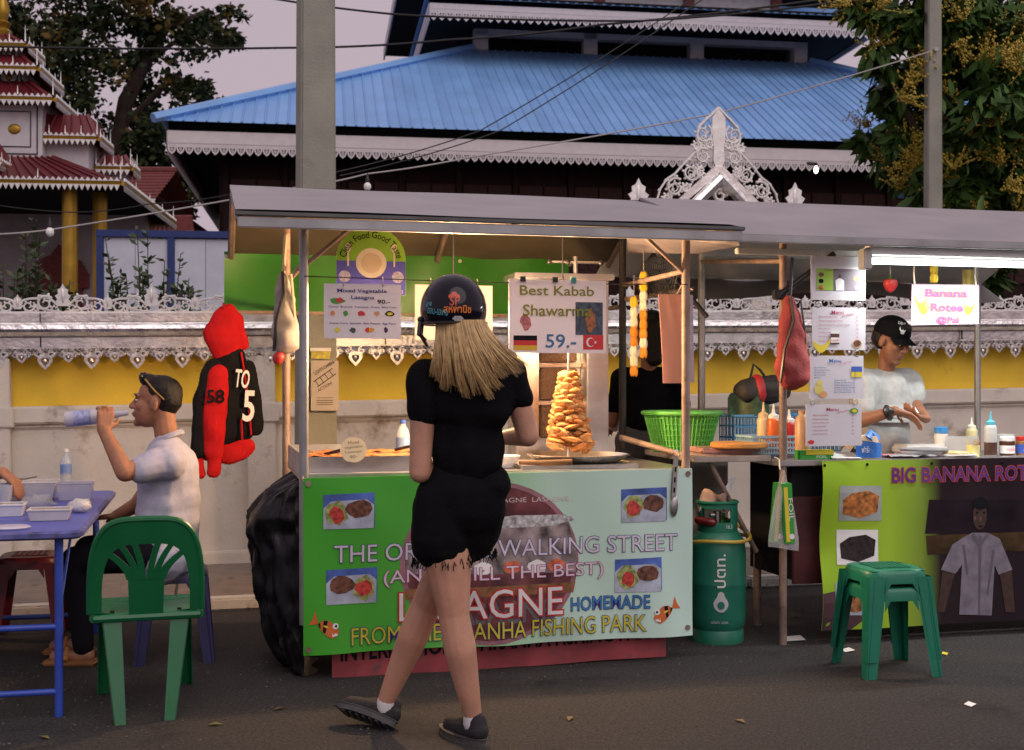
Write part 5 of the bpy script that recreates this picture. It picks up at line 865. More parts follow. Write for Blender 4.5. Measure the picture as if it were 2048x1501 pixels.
for i in range(16): t = rd.uniform(0, 6.28); MB().cyl((.012*cos(t), .012*sin(t), .01), (.034*cos(t), .034*sin(t), rd.uniform(.08, .1)), .0016, n=5).build('toothpick', M('pick', (.6, .45, .22), .6), o)
o = T('spread_jar', 'hazelnut spread jar with white lid at the counter end', 'jar', on(2014, .28), ANG); MB().lathe([(.038, 0), (.04, .01), (.04, .075), (.036, .08)], 20).build('body', M('hazel', (.09, .03, .015), .25), o); MB().lathe([(.0405, .012), (.0405, .055)], 20).build('label', white, o); MB().lathe([(.039, .08), (.039, .1), (.035, .102)], 20).build('lid', white, o); text(o, 'nutella', -.004, .036, .05, .016, red, .042)
o = T('spread_jar', 'peanut butter jar with red lid cut by the frame edge', 'jar', on(2046, .28), ANG); MB().lathe([(.036, 0), (.038, .01), (.038, .075), (.034, .08)], 20).build('body', M('peanut', (.35, .17, .05), .3), o); MB().lathe([(.0385, .012), (.0385, .06)], 20).build('label', blue, o); MB().lathe([(.037, .08), (.037, .1), (.033, .102)], 20).build('lid', M('lid_red', (.55, .03, .02), .4), o); text(o, 'Jif', -.008, .036, .04, .02, white, .0395)
tag(MB().lathe([(.05, 0), (.05, .1), (.048, .1), (.045, .004)], 20).build('green_can', M('can_white', (.6, .6, .55), .4), loc=on(2010, .62)), 'white can with green rim behind the blue nozzle bottle', 'can'); tag(MB().lathe([(.05, 0), (.075, .06), (.07, .06), (.045, .005)], 20).build('wicker_bowl', M('wicker', (.4, .24, .1), .7, bump=.8, bs=60), loc=on(2030, .6)), 'small wicker bowl at the right counter end', 'bowl'); tag(MB().bb(-.08, .08, -.06, .06, 0, .085).build('red_box', M('box_red', (.3, .02, .02), .5), None, .006, loc=on(1925, .62)), 'dull red box behind the toothpick cup', 'box')
tag(MB().grid(lambda u, v: (-.09+.18*u, 0, .1*v+.0), 6, 6, .004).build('plastic_bag', M('hazy_bag', (.5, .48, .45), .3, alpha=.75), loc=on(1925, .42)), 'hazy white plastic bag standing by the yellow cup', 'bag')
# hanging decorations
a, z = AB(1781, 566, .5); o = T('strawberry_ornament', 'red strawberry ornament hanging behind the menus', 'ornament', W(a, .5, z), ANG); MB().lathe([(.003, -.055), (.025, -.04), (.04, -.01), (.036, .015), (.012, .025)], 16).build('fruit', M('berry', (.5, .03, .03), .4), o); MB().lathe([(.025, .02), (.012, .028), (.003, .04)], 6).build('calyx', green, o); MB().cyl((0, 0, .03), (0, 0, .22), .002, n=5).build('string', cwht, o)
def garland(label, u, v0, v1, b, cols, string):
    a, z0 = AB(u, v0, b); z1 = AB(u, v1, b)[1]; o = T('flower_garland', label, 'garland', W(a, b, z1), ANG); n = len(cols); H_ = z0-z1
    MB().cyl((0, 0, H_*.9), (0, 0, H_+string), .002, n=5).build('string', cwht, o)
    for i, c in enumerate(cols):
        m = MB(); zc = H_*(i+.5)/n
        for k in range(9): t = 2*pi*k/9; m.ell((.012*cos(t), .012*sin(t), zc+.004*sin(k*3)), (.011, .011, H_/n*.55), 6, 5)
        m.build('flower_ring', c, o)
jas = M('jasmine', (.7, .68, .55), .6); mari = M('marigold', (.62, .25, .02), .7, bump=.6, bs=90); yl = M('yellow_flower', (.7, .5, .03), .6)
garland('left marigold and jasmine garland on the dark post', 1268, 595, 752, .72, [mari, jas, jas, mari, mari, jas, jas, yl], .12); garland('right longer marigold garland beside the hung sheets', 1287, 545, 715, .68, [mari, jas, mari, mari, mari, jas, jas, yl, yl], .12); garland('golden flower garland above the pink sign', 1868, 512, 565, .35, [yl, yl, yl], .05)
tag(MB().grid(lambda u, v: (-.045+.09*u, .01*sin(u*9), -.22*v), 6, 8, .006).build('yellow_cloth', M('yellow_rag', (.45, .36, .1), .6, var=.2), loc=W(AB(1940, 765, .6)[0], .6, AB(1940, 540, .6)[1]), rz=ANG), 'dirty yellow cloth hanging by the rear right post', 'cloth')
# hanging sheets, net, backpacks
for i, (u0, u1, v1, bb, m, lab) in enumerate(((1326, 1380, 767, .08, paper('peach_sheet', (.72, .42, .3), .3), 'peach coloured sheet hanging by the stall post'), (1340, 1388, 765, .13, paper('lilac_sheet', (.42, .38, .48), .3), 'lilac sheet hanging just behind the peach one'))):
    a0, z0 = AB(u0, v1, bb); a1, z1 = AB(u1, 590, bb); w = a1-a0; hh = z1-z0; o = T('hung_sheet', lab, 'sheet', W(a0, bb, z0), ANG); MB().grid(lambda u, v: (w*u-.02*v*v*(1-u), .012*sin(u*6+v*2), hh*v), 8, 14, .003).build('cloth', m, o); MB().tube([(w*.5, 0, hh-.005), (w*.55, -.06*(i == 0), hh+.05), (w*.8, -.05, hh+.02)], .003, 5).build('hanger', rust, o)
a, z = AB(1318, 590, .7); o = T('wire_net', 'black diamond wire net hanging under the roof', 'net', W(a, .7, z), ANG); m = MB(); hz = AB(1318, 500, .7)[1]-z
for i in range(9):
    for s in (1, -1): m.tube([(s*(-.08+.02*i), 0, 0), (s*(-.08+.02*i+.1)*.6, -.01, hz*.6), (s*.02, 0, hz)], .0018, 4)
for k in range(7): q = k/7; m.tube([(-.085*(1-q*.85), 0, hz*q), (0, -.02, hz*q-.012), (.085*(1-q*.85), 0, hz*q)], .0018, 4)
m.build('mesh_net', black, o); MB().cyl((0, 0, hz), (0, 0, hz+.08), .002, n=5).build('hook', rust, o)
def bag(name, label, u, v0, v1, b, wd, dp, mat, tr, strap, yaw=0, cap_=None):
    a, z0 = AB(u, v1, b); z1 = AB(u, v0, b)[1]; H_ = z1-z0; o = T(name, label, 'bag', W(a, b, z0), ANG+yaw); m = MB()
    m.cap((0, 0, H_*.2), (-wd*.05, 0, H_*.5), wd*.5, wd*.36); m.cap((-wd*.05, 0, H_*.5), (-wd*.1, 0, H_*.68), wd*.36, wd*.2); m.v = [(x, y*dp/wd, z) for x, y, z in m.v]; bo = blob('bag_body', m, mat, o, .008, 6, .012, 14)
    m = MB(); m.tube([(-wd*.42, -dp*.3, H_*.12), (-wd*.36, -dp*.5, H_*.35), (-wd*.1, -dp*.46, H_*.55), (-wd*.12, -dp*.2, H_*.72)], [.008]*4, 6); m.build('piping', tr, o)
    MB().tube([(-wd*.1, 0, H_*.66), (-wd*.05, 0, H_*.85), (0, .01, H_)], .009, 6, flat=.4).build('top_strap', strap, o); MB().tube([(wd*.05, 0, H_*.62), (wd*.16, -.02, H_*.7), (wd*.24, -.03, H_*.5), (wd*.3, -.02, H_*.35)], .007, 6, flat=.5).build('side_strap', strap, o); 
    if cap_: m = MB(); m.ell((-wd*.26, -dp*.1, H_*.07), (wd*.2, dp*.3, H_*.05), 14, 9, rot=(0, .5, 0)); m.build('lower_panel', cap_, o)
    return o
bag('red_backpack', 'red and black backpack hanging on the rusty front post', 1586, 515, 800, .12, .2, .11, M('red_canvas', (.32, .045, .04), .75, var=.25, vs=8, bump=.3, bs=80), black, black)
bag('patterned_backpack', 'grey cartoon print backpack hanging on the left stall post', 572, 470, 735, .5, .14, .09, M('patterned', (.34, .31, .31), .7, var=.3, vs=20, dirt=((.45, .2, .07), .58, 26)), black, M('beige_strap', (.5, .4, .3), .7), cap_=M('red_pouch', (.5, .03, .03), .5))
a, z = AB(1520, 800, .85); o = T('duffel_bag', 'red and black duffel resting on the blue basket', 'bag', W(a, .85, z-.03), ANG); m = MB(); m.cap((-.08, 0, .08), (.1, 0, .09), .075, .085); blob('bag_body', m, M('duffel_black', (.02, .018, .02), .7), o, .01, 4, .012, 12); m = MB(); m.ell((-.02, 0, .085), (.05, .088, .09), 14, 10); m.build('red_panel', M('duffel_red', (.35, .02, .03), .6), o); MB().tube([(-.06, 0, .15), (-.04, 0, .23), (0, 0, .2), (.03, 0, .16)], .008, 6).build('handle', black, o)
tag(MB().grid(lambda u, v: (-.13+.26*u, -.02+.03*sin(u*8), .1*v*(1+.3*sin(u*11))), 14, 5, .01).build('greens_bag', M('greens', (.03, .06, .02), .5, var=.6, vs=25), loc=W(AB(1500, 765, .8)[0], .82, SZ+.19), rz=ANG), 'bag of dark leafy greens on the blue basket', 'bag')
# gas cylinder
gp = GR(1442, 1290); g = T('gas_cylinder', 'green gas cylinder with white lettering and yellow hose', 'gas cylinder', (gp.x, gp.y+.12, 0), ANG); gg = M('gas_green', (.015, .16, .1), .4, var=.15, vs=8, dirt=((.3, .33, .3), .69, 18)); r = .148
MB().lathe([(r*.8, .05), (r*.97, .09), (r, .14), (r, .295), (r*1.008, .3), (r*1.008, .308), (r, .313), (r, .46), (r*.95, .52), (r*.75, .565), (r*.4, .59), (.03, .6)], 36).build('body', gg, g); MB().lathe([(r*.92, 0), (r*.92, .06), (r*.82, .08), (r*.8, .08), (r*.87, .055), (r*.87, 0)], 36).build('foot_ring', gg, g)
cm = MB(); n = 40
for i in range(n):
    t0, t1 = 2*pi*i/n, 2*pi*(i+1)/n; lo = .56; 
    for z0, z1 in (((.56, .62), (.69, .72)) if abs(math.sin(t0*1.0+.6)) > .72 else ((.56, .72),)):
        q = [(.105*cos(t), .105*sin(t), z) for t, z in ((t0, z0), (t1, z0), (t1, z1), (t0, z1))]; q2 = [(x*.955, y*.955, z) for x, y, z in q]; cm.add(q+q2, [(0, 1, 2, 3), (7, 6, 5, 4), (0, 4, 5, 1), (3, 2, 6, 7), (1, 5, 6, 2), (0, 3, 7, 4)])
cm.build('collar', gg, g); MB().tube([(.105*cos(t), .105*sin(t), .72) for t in [2*pi*i/40 for i in range(40)]], .008, 6, closed=True).build('collar_rim', gg, g); MB().cyl((0, 0, .58), (0, 0, .67), .02).cyl((-.04, 0, .65), (.04, 0, .65), .012).build('valve', steel, g)
cyl_s = lambda s, t, d: Vector(((r+d)*sin(s/r), -(r+d)*cos(s/r), t))
text(g, '16.3', .035, .6, .05, .022, white, -.042, surf=cyl_s); text(g, 'ปตท.', -.045, .38, .17, .055, white, .003, surf=cyl_s, rot=pi/2, off=.01); decal(g, [[(-.04+.038*cos(t)*(1 if sin(t) < .0 else 1-.35*sin(t)), .215+.045*sin(t)+.015*(sin(t) > .8)) for t in [2*pi*i/24 for i in range(24)]]], M('cyl_white', (.5, .52, .52), .5), .003, cyl_s, 'drop_emblem', .02); decal(g, [oval(-.04, .205, .018, .02)], gg, .005, cyl_s, 'drop_hole', .02); text(g, 'บริษัท ปตท.', -.045, .12, .09, .016, MC['cyl_white'], .003, surf=cyl_s)
hy = M('yellow_hose', (.5, .36, .06), .4, var=.1); MB().tube([(.17*cos(t), .165*sin(t), .545-.035*sin(t*.5+.3)+.012*sin(t*2)) for t in [2*pi*i/36 for i in range(37)]]+[(.14, .12, .6), (.02, .0, .64)], .0095, 8).build('hose', hy, g)
m = MB(); m.grid(lambda u, v: (-.11+.17*u, -.03+.05*sin(u*7)*v, .66+.12*sin(pi*u*.9+.2)*(.4+.6*v)+.02*sin(u*13+v*4)), 16, 8, .02); tag(m.build('rag', M('rag', (.5, .36, .3), .8, var=.25, vs=9, dirt=((.3, .26, .24), .55, 8)), loc=(gp.x, gp.y+.12, .0), rz=ANG), 'stained towel stuffed into the cylinder collar', 'towel'); m = MB()
for k in range(4): m.tube([(.05, -.02+.008*k, .73), (.045+.008*k, -.02, .80+.012*k), (.075+.006*k, -.01, .82+.008*k), (.085, 0, .75)], .006, 6, flat=.3)
tag(m.build('folded_newspaper', white, loc=(gp.x, gp.y+.12, 0), rz=ANG), 'curled white paper poking out of the cylinder collar', 'paper'); m = MB(); m.cap((-.12, -.04, .63), (-.06, -.08, .62), .022); tag(m.build('red_lighter', M('dark_red_glass', (.12, .01, .01), .2), loc=(gp.x, gp.y+.12, .0), rz=ANG), 'dark red bottle lying on the cylinder shoulder', 'bottle')
pipe(st, [(1.3, .55, .935), (1.6, .5, .94), (1.78, .5, .9), (1.9, .45, .75)], .011, hy, 'gas_hose')
# foil boxes in bag
a, z = AB(1560, 940, .1); o = T('foil_bag', 'clear bag with two green FOIL boxes hanging from the post', 'bag', W(a, .1, z), ANG); hh = z-AB(1560, 1090, .1)[1]
for x, rt_, yy in ((-.025, .08, 0), (.03, -.06, -.03)):
    q = put('foil_box_inside', None, o, (x, yy, -hh*.97)); q.rotation_euler.y = rt_; MB().bb(-.026, .026, -.025, .025, 0, hh*.8).build('carton', MC['foil_green'], q, .002); MB().bb(-.02, .0, -.0262, -.0252, .01, hh*.75).build('yellow_panel', yellow, q); text(q, 'FOIL', .012, hh*.45, hh*.3, .024, white, .027, rot=-pi/2); MB().lathe([(.014, 0), (.014, .001)], 16, c=(.01, -.0265, .035), m=Matrix.Rotation(R(90), 3, 'X')).build('badge', white, q)
MB().grid(lambda u, v: ((-.02-.055*min(1, v*1.2)*(1-2*u)*-1*-1 if False else (2*u-1)*(.008+.08*min(1, v*1.15))), -.04+.012*sin(u*9+v*5), -hh*v*(1+.08*u)), 12, 12, .001).build('clear_bag', M('clear_film', (.7, .68, .68), .15, alpha=.28, var=.02), o); MB().tube([(0, 0, 0), (.005, .02, .05), (0, .06, .06)], .004, 5).build('knot', mil, o)
# ground litter
for i, (u, v, s, lab) in enumerate(((1585, 1280, .06, 'white paper scrap lying left of the banner'), (1695, 1303, .03, 'small white scrap behind the stool legs'), (1940, 1412, .022, 'white scrap on the asphalt right of the stools'), (1890, 1310, .015, 'yellow crumb on the asphalt beside the stool'))): p = GR(u, v); tag(MB().add([(-s, -s, 0), (s, -s*.7, .004), (s*.9, s, .008), (-s*.8, s*.8, .002)], [(0, 1, 2, 3)]).build('paper_scrap', white if i < 3 else yellow, loc=(p.x, p.y, .004), rz=.3*i), lab, 'litter')
# ---------------------------------------------------------------- green stools, nested
def stool(name, label, loc, rz, mat, h=.45, group=None, bev=True):
    o = T(name, label, 'stool', loc, rz, group); s = .145; t = .185
    m = MB(); m.grid(lambda u, v: tuple(c for c in ((2*u-1)*s*(1-.1*(2*v-1)**2), (2*v-1)*s*(1-.1*(2*u-1)**2), h+.004*(1-((2*u-1)**2+(2*v-1)**2)))), 10, 10); m.build('seat', mat, o)
    m = MB(); prof_ = [(1, h), (1.06, h-.006), (1.1, h-.02), (1.12, h-.06)]; n = 40
    def sq(t_, k): x, y = cos(t_), sin(t_); q = (abs(x)**4+abs(y)**4)**-.25; return (x*q*s*k*.97, y*q*s*k*.97)
    v = [(*sq(2*pi*i/n, k), z) for k, z in prof_ for i in range(n)]; m.add(v, [(a*n+i, (a+1)*n+i, (a+1)*n+(i+1) % n, a*n+(i+1) % n) for a in range(3) for i in range(n)]); m.build('rim', mat, o)
    for sx in (-1, 1):
        for sy in (-1, 1):
            m = MB()
            for wx, wy in ((1, 0), (0, 1)):
                x0, y0, x1, y1 = sx*s*1.06, sy*s*1.06, sx*t, sy*t; d = .075; m.add([(x0-sx*d*wx, y0-sy*d*wy, h-.03), (x0, y0, h-.03), (x1, y1, 0), (x1-sx*.05*wx, y1-sy*.05*wy, 0)], [(0, 1, 2, 3)]); m.add([(x0-sx*d*wx*1.0, y0-sy*d*wy, h-.03), (x0-sx*(d+.045)*wx, y0-sy*(d+.045)*wy, h-.03), (x0-sx*(d+.0)*wx+(x1-x0)*.2, y0-sy*d*wy+(y1-y0)*.2, h-.11)], [(0, 1, 2)])
                e = .3; m.tube([(x0-sx*d*wx*e, y0-sy*d*wy*e, h-.04), (x1-sx*.035*wx*e, y1-sy*.035*wy*e, .003)], .004, 5)
            m.build('leg', mat, o)
    m = MB()
    for k in range(7): m.bb(-.085, .085, -.086+k*.028, -.078+k*.028, h+.004, h+.0075); m.bb(-.086+k*.028, -.078+k*.028, -.085, .085, h+.004, h+.007)
    m.build('woven_top', mat, o); return o
sgm = M('stool_green', (.007, .17, .1), .35, var=.12, vs=5); c = (GR(1719, 1362)+GR(1864, 1358)+GR(1820, 1318)+GR(1684, 1322))/4
stool('plastic_stool', 'lower of two nested green plastic stools on the asphalt', (c.x, c.y, 0), R(10), sgm, .405, 'nested green stools'); stool('plastic_stool', 'upper of two nested green plastic stools', (c.x-.004, c.y, .078), R(12), sgm, .405, 'nested green stools')
# ================================================================ blue table and its food
tb = T('folding_table', 'blue metal folding table with worn edge at the left', 'table', W(-1.3, .5), ANG)
tbm = M('table_blue', (.07, .09, .42), .4, var=.15, vs=3, dirt=((.25, .22, .3), .68, 9)); tfm = M('table_frame_blue', (.03, .07, .4), .4, var=.2, dirt=((.12, .09, .09), .68, 12))
m = MB(); cpts = []
for cx, cy, t0 in ((.33, .9, 0), (-.33, .9, 90), (-.33, -.9, 180), (.33, -.9, 270)): cpts += [(cx+.05*cos(R(t0+k*22.5)), cy+.05*sin(R(t0+k*22.5))) for k in range(5)]
n = len(cpts); m.add([(x, y, .75) for x, y in cpts]+[(x, y, .722) for x, y in cpts], [tuple(range(n)), tuple(range(2*n-1, n-1, -1))]); m.build('table_top', tbm, tb, smooth=0)
MB().tube([(x*1.004, y*1.002, .734) for x, y in cpts], .017, 6, closed=True, flat=1).build('edge_trim', M('edge_trim', (.09, .1, .3), .5, var=.5, vs=20, dirt=((.2, .12, .1), .55, 30)), tb)
for x in (.3, -.3):
    for y in (-.88, .84): MB().tube([(x, y, 0), (x, y, .72)], .017, 10).build('leg', tfm, tb)
for y in (-.88, .84):
    for z in (.1, .36): MB().cyl((-.3, y, z), (.3, y, z), .013).build('cross_rail', tfm, tb)
MB().tube([(.3, -.86, .42), (.31, -.5, .7)], .006, 6).build('folding_stay', tfm, tb)
tz = .75
def on_t(u, v): p = GR(u, v, tz); return Vector((p.x, p.y, tz+.001))
clear = M('clear_tub', (.62, .62, .66), .2, alpha=.55, var=.03); foodm = M('stew', (.35, .2, .07), .5, var=.6, vs=40, bump=.6, bs=50)
def tub(label, u, v, w, d, h, mat, fill=None, lid=False):
    o = T('food_tub', label, 'food tub', on_t(u, v), ANG); m = MB(); k = 1.15
    def wall(s0, s1, z0, z1): return [(x*s0*w/2, y*s0*d/2, z0) for x, y in ((-1, -1), (1, -1), (1, 1), (-1, 1))]+[(x*s1*w/2, y*s1*d/2, z1) for x, y in ((-1, -1), (1, -1), (1, 1), (-1, 1))]
    m.add(wall(1, k, 0, h)+wall(.97, k*.97, .004, h), [(0, 1, 5, 4), (1, 2, 6, 5), (2, 3, 7, 6), (3, 0, 4, 7), (9, 8, 12, 13), (10, 9, 13, 14), (11, 10, 14, 15), (8, 11, 15, 12), (3, 2, 1, 0), (8, 9, 10, 11), (4, 5, 13, 12), (5, 6, 14, 13), (6, 7, 15, 14), (7, 4, 12, 15)]); m.build('tub', mat, o, .004, seg=1)
    m = MB(); r_ = [(x*k*w/2, y*k*d/2) for x, y in ((-1, -1), (1, -1), (1, 1), (-1, 1))]; m.tube([(x, y, h) for x, y in r_], .005, 6, closed=True); m.build('rim', mat, o)
    if fill: MB().grid(lambda a, b: ((a-.5)*w*.98, (b-.5)*d*.98, h*.85+h*.35*noise.noise(Vector((a*5, b*5, u)))), 10, 8).build('food', fill, o)
tub('big cloudy tub of noodles in front of the reaching hand', 58, 1000, .24, .17, .09, clear, M('noodles', (.4, .36, .25), .5, var=.5, vs=30)); tub('tall clear tub right of the noodles tub', 152, 1000, .15, .12, .085, M('clear_tub2', (.5, .5, .62), .15, alpha=.42)); tub('small white tub of brown stew on the table front', 100, 1040, .15, .1, .045, M('white_tub', (.6, .58, .58), .35, alpha=.85), foodm); tub('white tub at the left frame edge', 12, 1032, .14, .11, .05, M('white_tub2', (.6, .6, .62), .35), foodm)
bottle('clear water bottle with blue label on the blue table', on_t(132, 975), .215, .032, cap=white, body=bot, lab=M('label_blue', (.2, .32, .6), .4))
tag(MB().lathe([(0, 0), (.075, 0), (.08, .006), (.07, .01), (0, .008)], 26).build('tub_lid', M('lid_lilac', (.5, .5, .62), .3), loc=on_t(20, 1058)), 'round pale lid at the table front left', 'lid')
m = MB(); m.ell((0, 0, .03), (.055, .04, .032), 14, 9); m.v = [(x*(1+.3*noise.noise(Vector((x, y, z))*30)), y, z*(1+.3*noise.noise(Vector((x, y, z))*25))) for x, y, z in m.v]; tag(m.build('rice_bag', M('rice', (.6, .57, .55), .35, bump=.6, bs=60), loc=on_t(160, 1026)), 'knotted clear bag of white rice', 'bag')
m = MB(); m.ell((0, 0, .03), (.08, .05, .035), 14, 9); m.v = [(x*(1+.35*noise.noise(Vector((x, y, z))*28)), y, z*(1+.4*noise.noise(Vector((x, y, z))*33))) for x, y, z in m.v]; tag(m.build('crumpled_bag', M('film', (.45, .43, .45), .2, alpha=.6), loc=on_t(75, 1020)), 'crumpled clear plastic bag beside the noodles tub', 'bag')
tag(MB().lathe([(.028, 0), (.036, .09), (.034, .09), (.026, .004)], 18).build('plastic_cup', M('cup_clear', (.6, .6, .63), .2, alpha=.6), loc=on_t(10, 1008)), 'clear plastic cup at the left frame edge', 'cup')
tag(MB().tube([(0, 0, .1), (.06, -.02, .105), (.13, -.05, .12)], [.012, .005, .004], 6, flat=.5).build('spoon', steel, loc=on_t(30, 1000)+Vector((0, 0, 0))), 'steel spoon resting over the noodles tub', 'spoon')
# ================================================================ green plastic chair
cg = M('chair_green', (.004, .12, .04), .35, var=.12, vs=4); P4 = [GR(228, 1452), GR(352, 1440), GR(385, 1366), GR(195, 1388)]; cc = sum(P4, Vector())/4
ch = T('plastic_chair', 'green plastic chair with fan slatted back beside the blue table', 'chair', (cc.x, cc.y, 0), R(17))
loc4 = [Matrix.Rotation(-R(17), 3, 'Z') @ (p-cc) for p in P4]
def bk(x, z): return Vector((x, -.2-(z-.4)*.2+.35*x*x*(1 if z > .4 else 0), z))
m = MB(); m.grid(lambda u, v: ((2*u-1)*(.19+.012*v), -.19+.4*v, .405+.012*((2*u-1)**2)+.008*cos(v*3)), 12, 10, 0); vv = list(m.v); n = len(vv); m.add([(x, y, z-.02) for x, y, z in vv], []); m.f += [tuple(n+i for i in f[::-1]) for f in m.f[:120]]; m.mi = [0]*len(m.f); m.build('seat', cg, ch)
m = MB()
for e in ((-.2, -.19, .21, -.19), (.21, -.19, .21, .21), (.21, .21, -.2, .21), (-.2, .21, -.2, -.19)): m.tube([(e[0], e[1], .4), (e[2], e[3], .4)], .017, 8)
m.build('seat_rim', cg, ch)
arch_ = lambda hw, top, lo: [(hw*math.copysign(abs(cos(t))**.5, cos(t)), lo+(top-lo)*(max(0, sin(t))**.6)) for t in [pi*i/24 for i in range(25)]]
oo, ii = arch_(.215, .8, .42), arch_(.17, .70, .42); m = MB()
for k in range(24):
    q = [bk(*oo[k]), bk(*oo[k+1]), bk(*ii[k+1]), bk(*ii[k])]; m.add(q+[p+Vector((0, .022, 0)) for p in q], [(0, 1, 2, 3), (7, 6, 5, 4), (0, 4, 5, 1), (2, 6, 7, 3)])
m.build('back_frame', cg, ch); MB().tube([bk(*p)+Vector((0, .01, 0)) for p in oo], .014, 8).build('back_rim', cg, ch)
m = MB(); q = [bk(-.065, .405), bk(.065, .405), bk(.07, .56), bk(-.07, .56)]; m.add(q+[p+Vector((0, .018, 0)) for p in q], [(0, 1, 2, 3), (7, 6, 5, 4), (0, 4, 5, 1), (1, 5, 6, 2), (2, 6, 7, 3), (3, 7, 4, 0)]); m.build('back_pedestal', cg, ch)
for x0, x1, z1, wd in ((-.058, -.165, .68, .03), (-.036, -.112, .715, .021), (-.014, -.052, .72, .021), (.014, .052, .72, .021), (.036, .112, .715, .021), (.058, .165, .68, .03)):
    m = MB()
    for k in range(8):
        t0, t1 = k/8, (k+1)/8; f = lambda t: (x0+(x1-x0)*t**1.7, .555+(z1-.555)*t); (xa, za), (xb, zb3) = f(t0), f(t1); q = [bk(xa-wd*.6, za), bk(xa+wd*.6, za), bk(xb+wd*.6, zb3), bk(xb-wd*.6, zb3)]; m.add(q+[p+Vector((0, .014, 0)) for p in q], [(0, 1, 2, 3), (7, 6, 5, 4), (1, 5, 6, 2), (0, 3, 7, 4)])
    m.build('back_slat', cg, ch)
for i, p in enumerate(loc4):
    top = Vector(((-.17, .17, .19, -.19)[i], (-.185, -.185, .19, .19)[i], .4)); m = MB(); s = -1 if i in (0, 3) else 1; r_ = -1 if i < 2 else 1
    for w0, w1, ax in ((.075, .045, 0), (.055, .035, 1)):
        d = Vector((-s, 0, 0)) if ax == 0 else Vector((0, -r_, 0)); q = [top, top+d*w0, Vector((p.x, p.y, 0))+d*w1, Vector((p.x, p.y, 0))]; e = Vector((0, -r_*.005, 0)) if ax == 0 else Vector((-s*.005, 0, 0)); m.add(q+[x+e for x in q], [(0, 1, 2, 3), (7, 6, 5, 4), (0, 4, 5, 1), (1, 5, 6, 2), (2, 6, 7, 3), (3, 7, 4, 0)])
    m.build('leg', cg, ch)
for x in (-.13, .13): MB().bb(x-.008, x+.008, -.172, -.15, .41, .424).build('seat_slot', dark, ch)
sp = GR(345, 1262); stool('plastic_stool', 'blue violet plastic stool under the seated man', (PX(350, 765, 6.1).x, 6.1, 0), R(14), M('stool_violet', (.025, .025, .09), .35, var=.15), .44); stool('plastic_stool', 'maroon plastic stool under the far end of the table', (PX(62, 765, 6.55).x, 6.55, 0), R(14), M('stool_maroon', (.12, .01, .015), .4, var=.15), .44)
# ================================================================ hooded jacket on the rail end
JB = 1.69; ja, jz = AB(447, 618, JB); jk = T('hooded_jacket', 'red and black hooded jacket hanging from the tarp rail', 'jacket', W(ja, JB, jz), ANG)
def J(u, v, y=0): a, z = AB(u, v, JB); return Vector((a-ja, y, z-jz))
fr = M('fleece_red', (.5, .012, .015), .85, var=.12, vs=12, bump=.3, bs=120); fk = M('fleece_black', (.012, .012, .014), .9, var=.2, vs=12, bump=.3, bs=120)
def flat_blob(pr, name, mat, fy=.45, disp=.01):
    m = MB()
    for p, q, r0, r1 in pr: m.cap(p, q, r0, r1)
    m.v = [(x, y*.38, z) for x, y, z in m.v]; return blob(name, m, mat, jk, .007, 3, .014, 10)
flat_blob([(J(450, 640), J(445, 668), .085, .1), (J(458, 620), J(470, 650), .035, .05), (J(440, 668), J(450, 692), .095, .1), (J(475, 640), J(486, 690), .035, .04)], 'hood', fr)
flat_blob([(J(462, 716), J(458, 755), .09, .115), (J(458, 755), J(448, 850), .12, .14), (J(480, 760), J(475, 850), .09, .11)], 'body', fk)
hm = flat_blob([(J(415, 905), J(492, 895), .055, .055), (J(450, 900), J(480, 895), .085, .075)], 'hem', fr)
flat_blob([(J(424, 735, -.13), J(408, 800, -.13), .05, .06), (J(408, 800, -.13), J(400, 900, -.12), .062, .055)], 'black_sleeve_panel', fk)
flat_blob([(J(437, 752, -.16), J(430, 820, -.17), .062, .072), (J(430, 820, -.17), J(428, 905, -.15), .072, .06), (J(428, 905, -.15), J(427, 940, -.14), .05, .043)], 'red_sleeve', fr)
flat_blob([(J(398, 925, -.1), J(400, 945, -.1), .04, .035)], 'cuff', fr)
flat_blob([(J(496, 735, -.05), J(508, 810, -.07), .045, .052), (J(508, 810, -.07), J(513, 858, -.06), .052, .042)], 'far_sleeve', fk)
js = lambda s, t, d: Vector((s, -.045-d, t))
p = J(431, 793); text(jk, '58', p.x, p.z, .095, .075, dark, .055, surf=js, off=.02); p = J(484, 758); text(jk, 'TO', p.x, p.z, .08, .1, white, .0, surf=lambda s, t, d: Vector((s, -.07+.25*(s-p.x), t)), off=.02, rot=-.12); p2 = J(497, 812); text(jk, '5', p2.x, p2.z, .06, .17, white, .0, surf=lambda s, t, d: Vector((s, -.07+.2*(s-p2.x), t)), off=.02, rot=-.06)
MB().tube([J(482, 705, -.035), J(492, 770, -.05), J(500, 850, -.055), J(502, 870, -.05)], .006, 6).build('zip', fr, jk); MB().tube([J(482, 838, -.066), J(484, 880, -.062)], .006, 5).build('pocket_trim', fr, jk); MB().tube([(0, .03, .02), (0, 0, .03), (.0, -.03, .0)], .006, 6).build('hanging_loop', fr, jk)
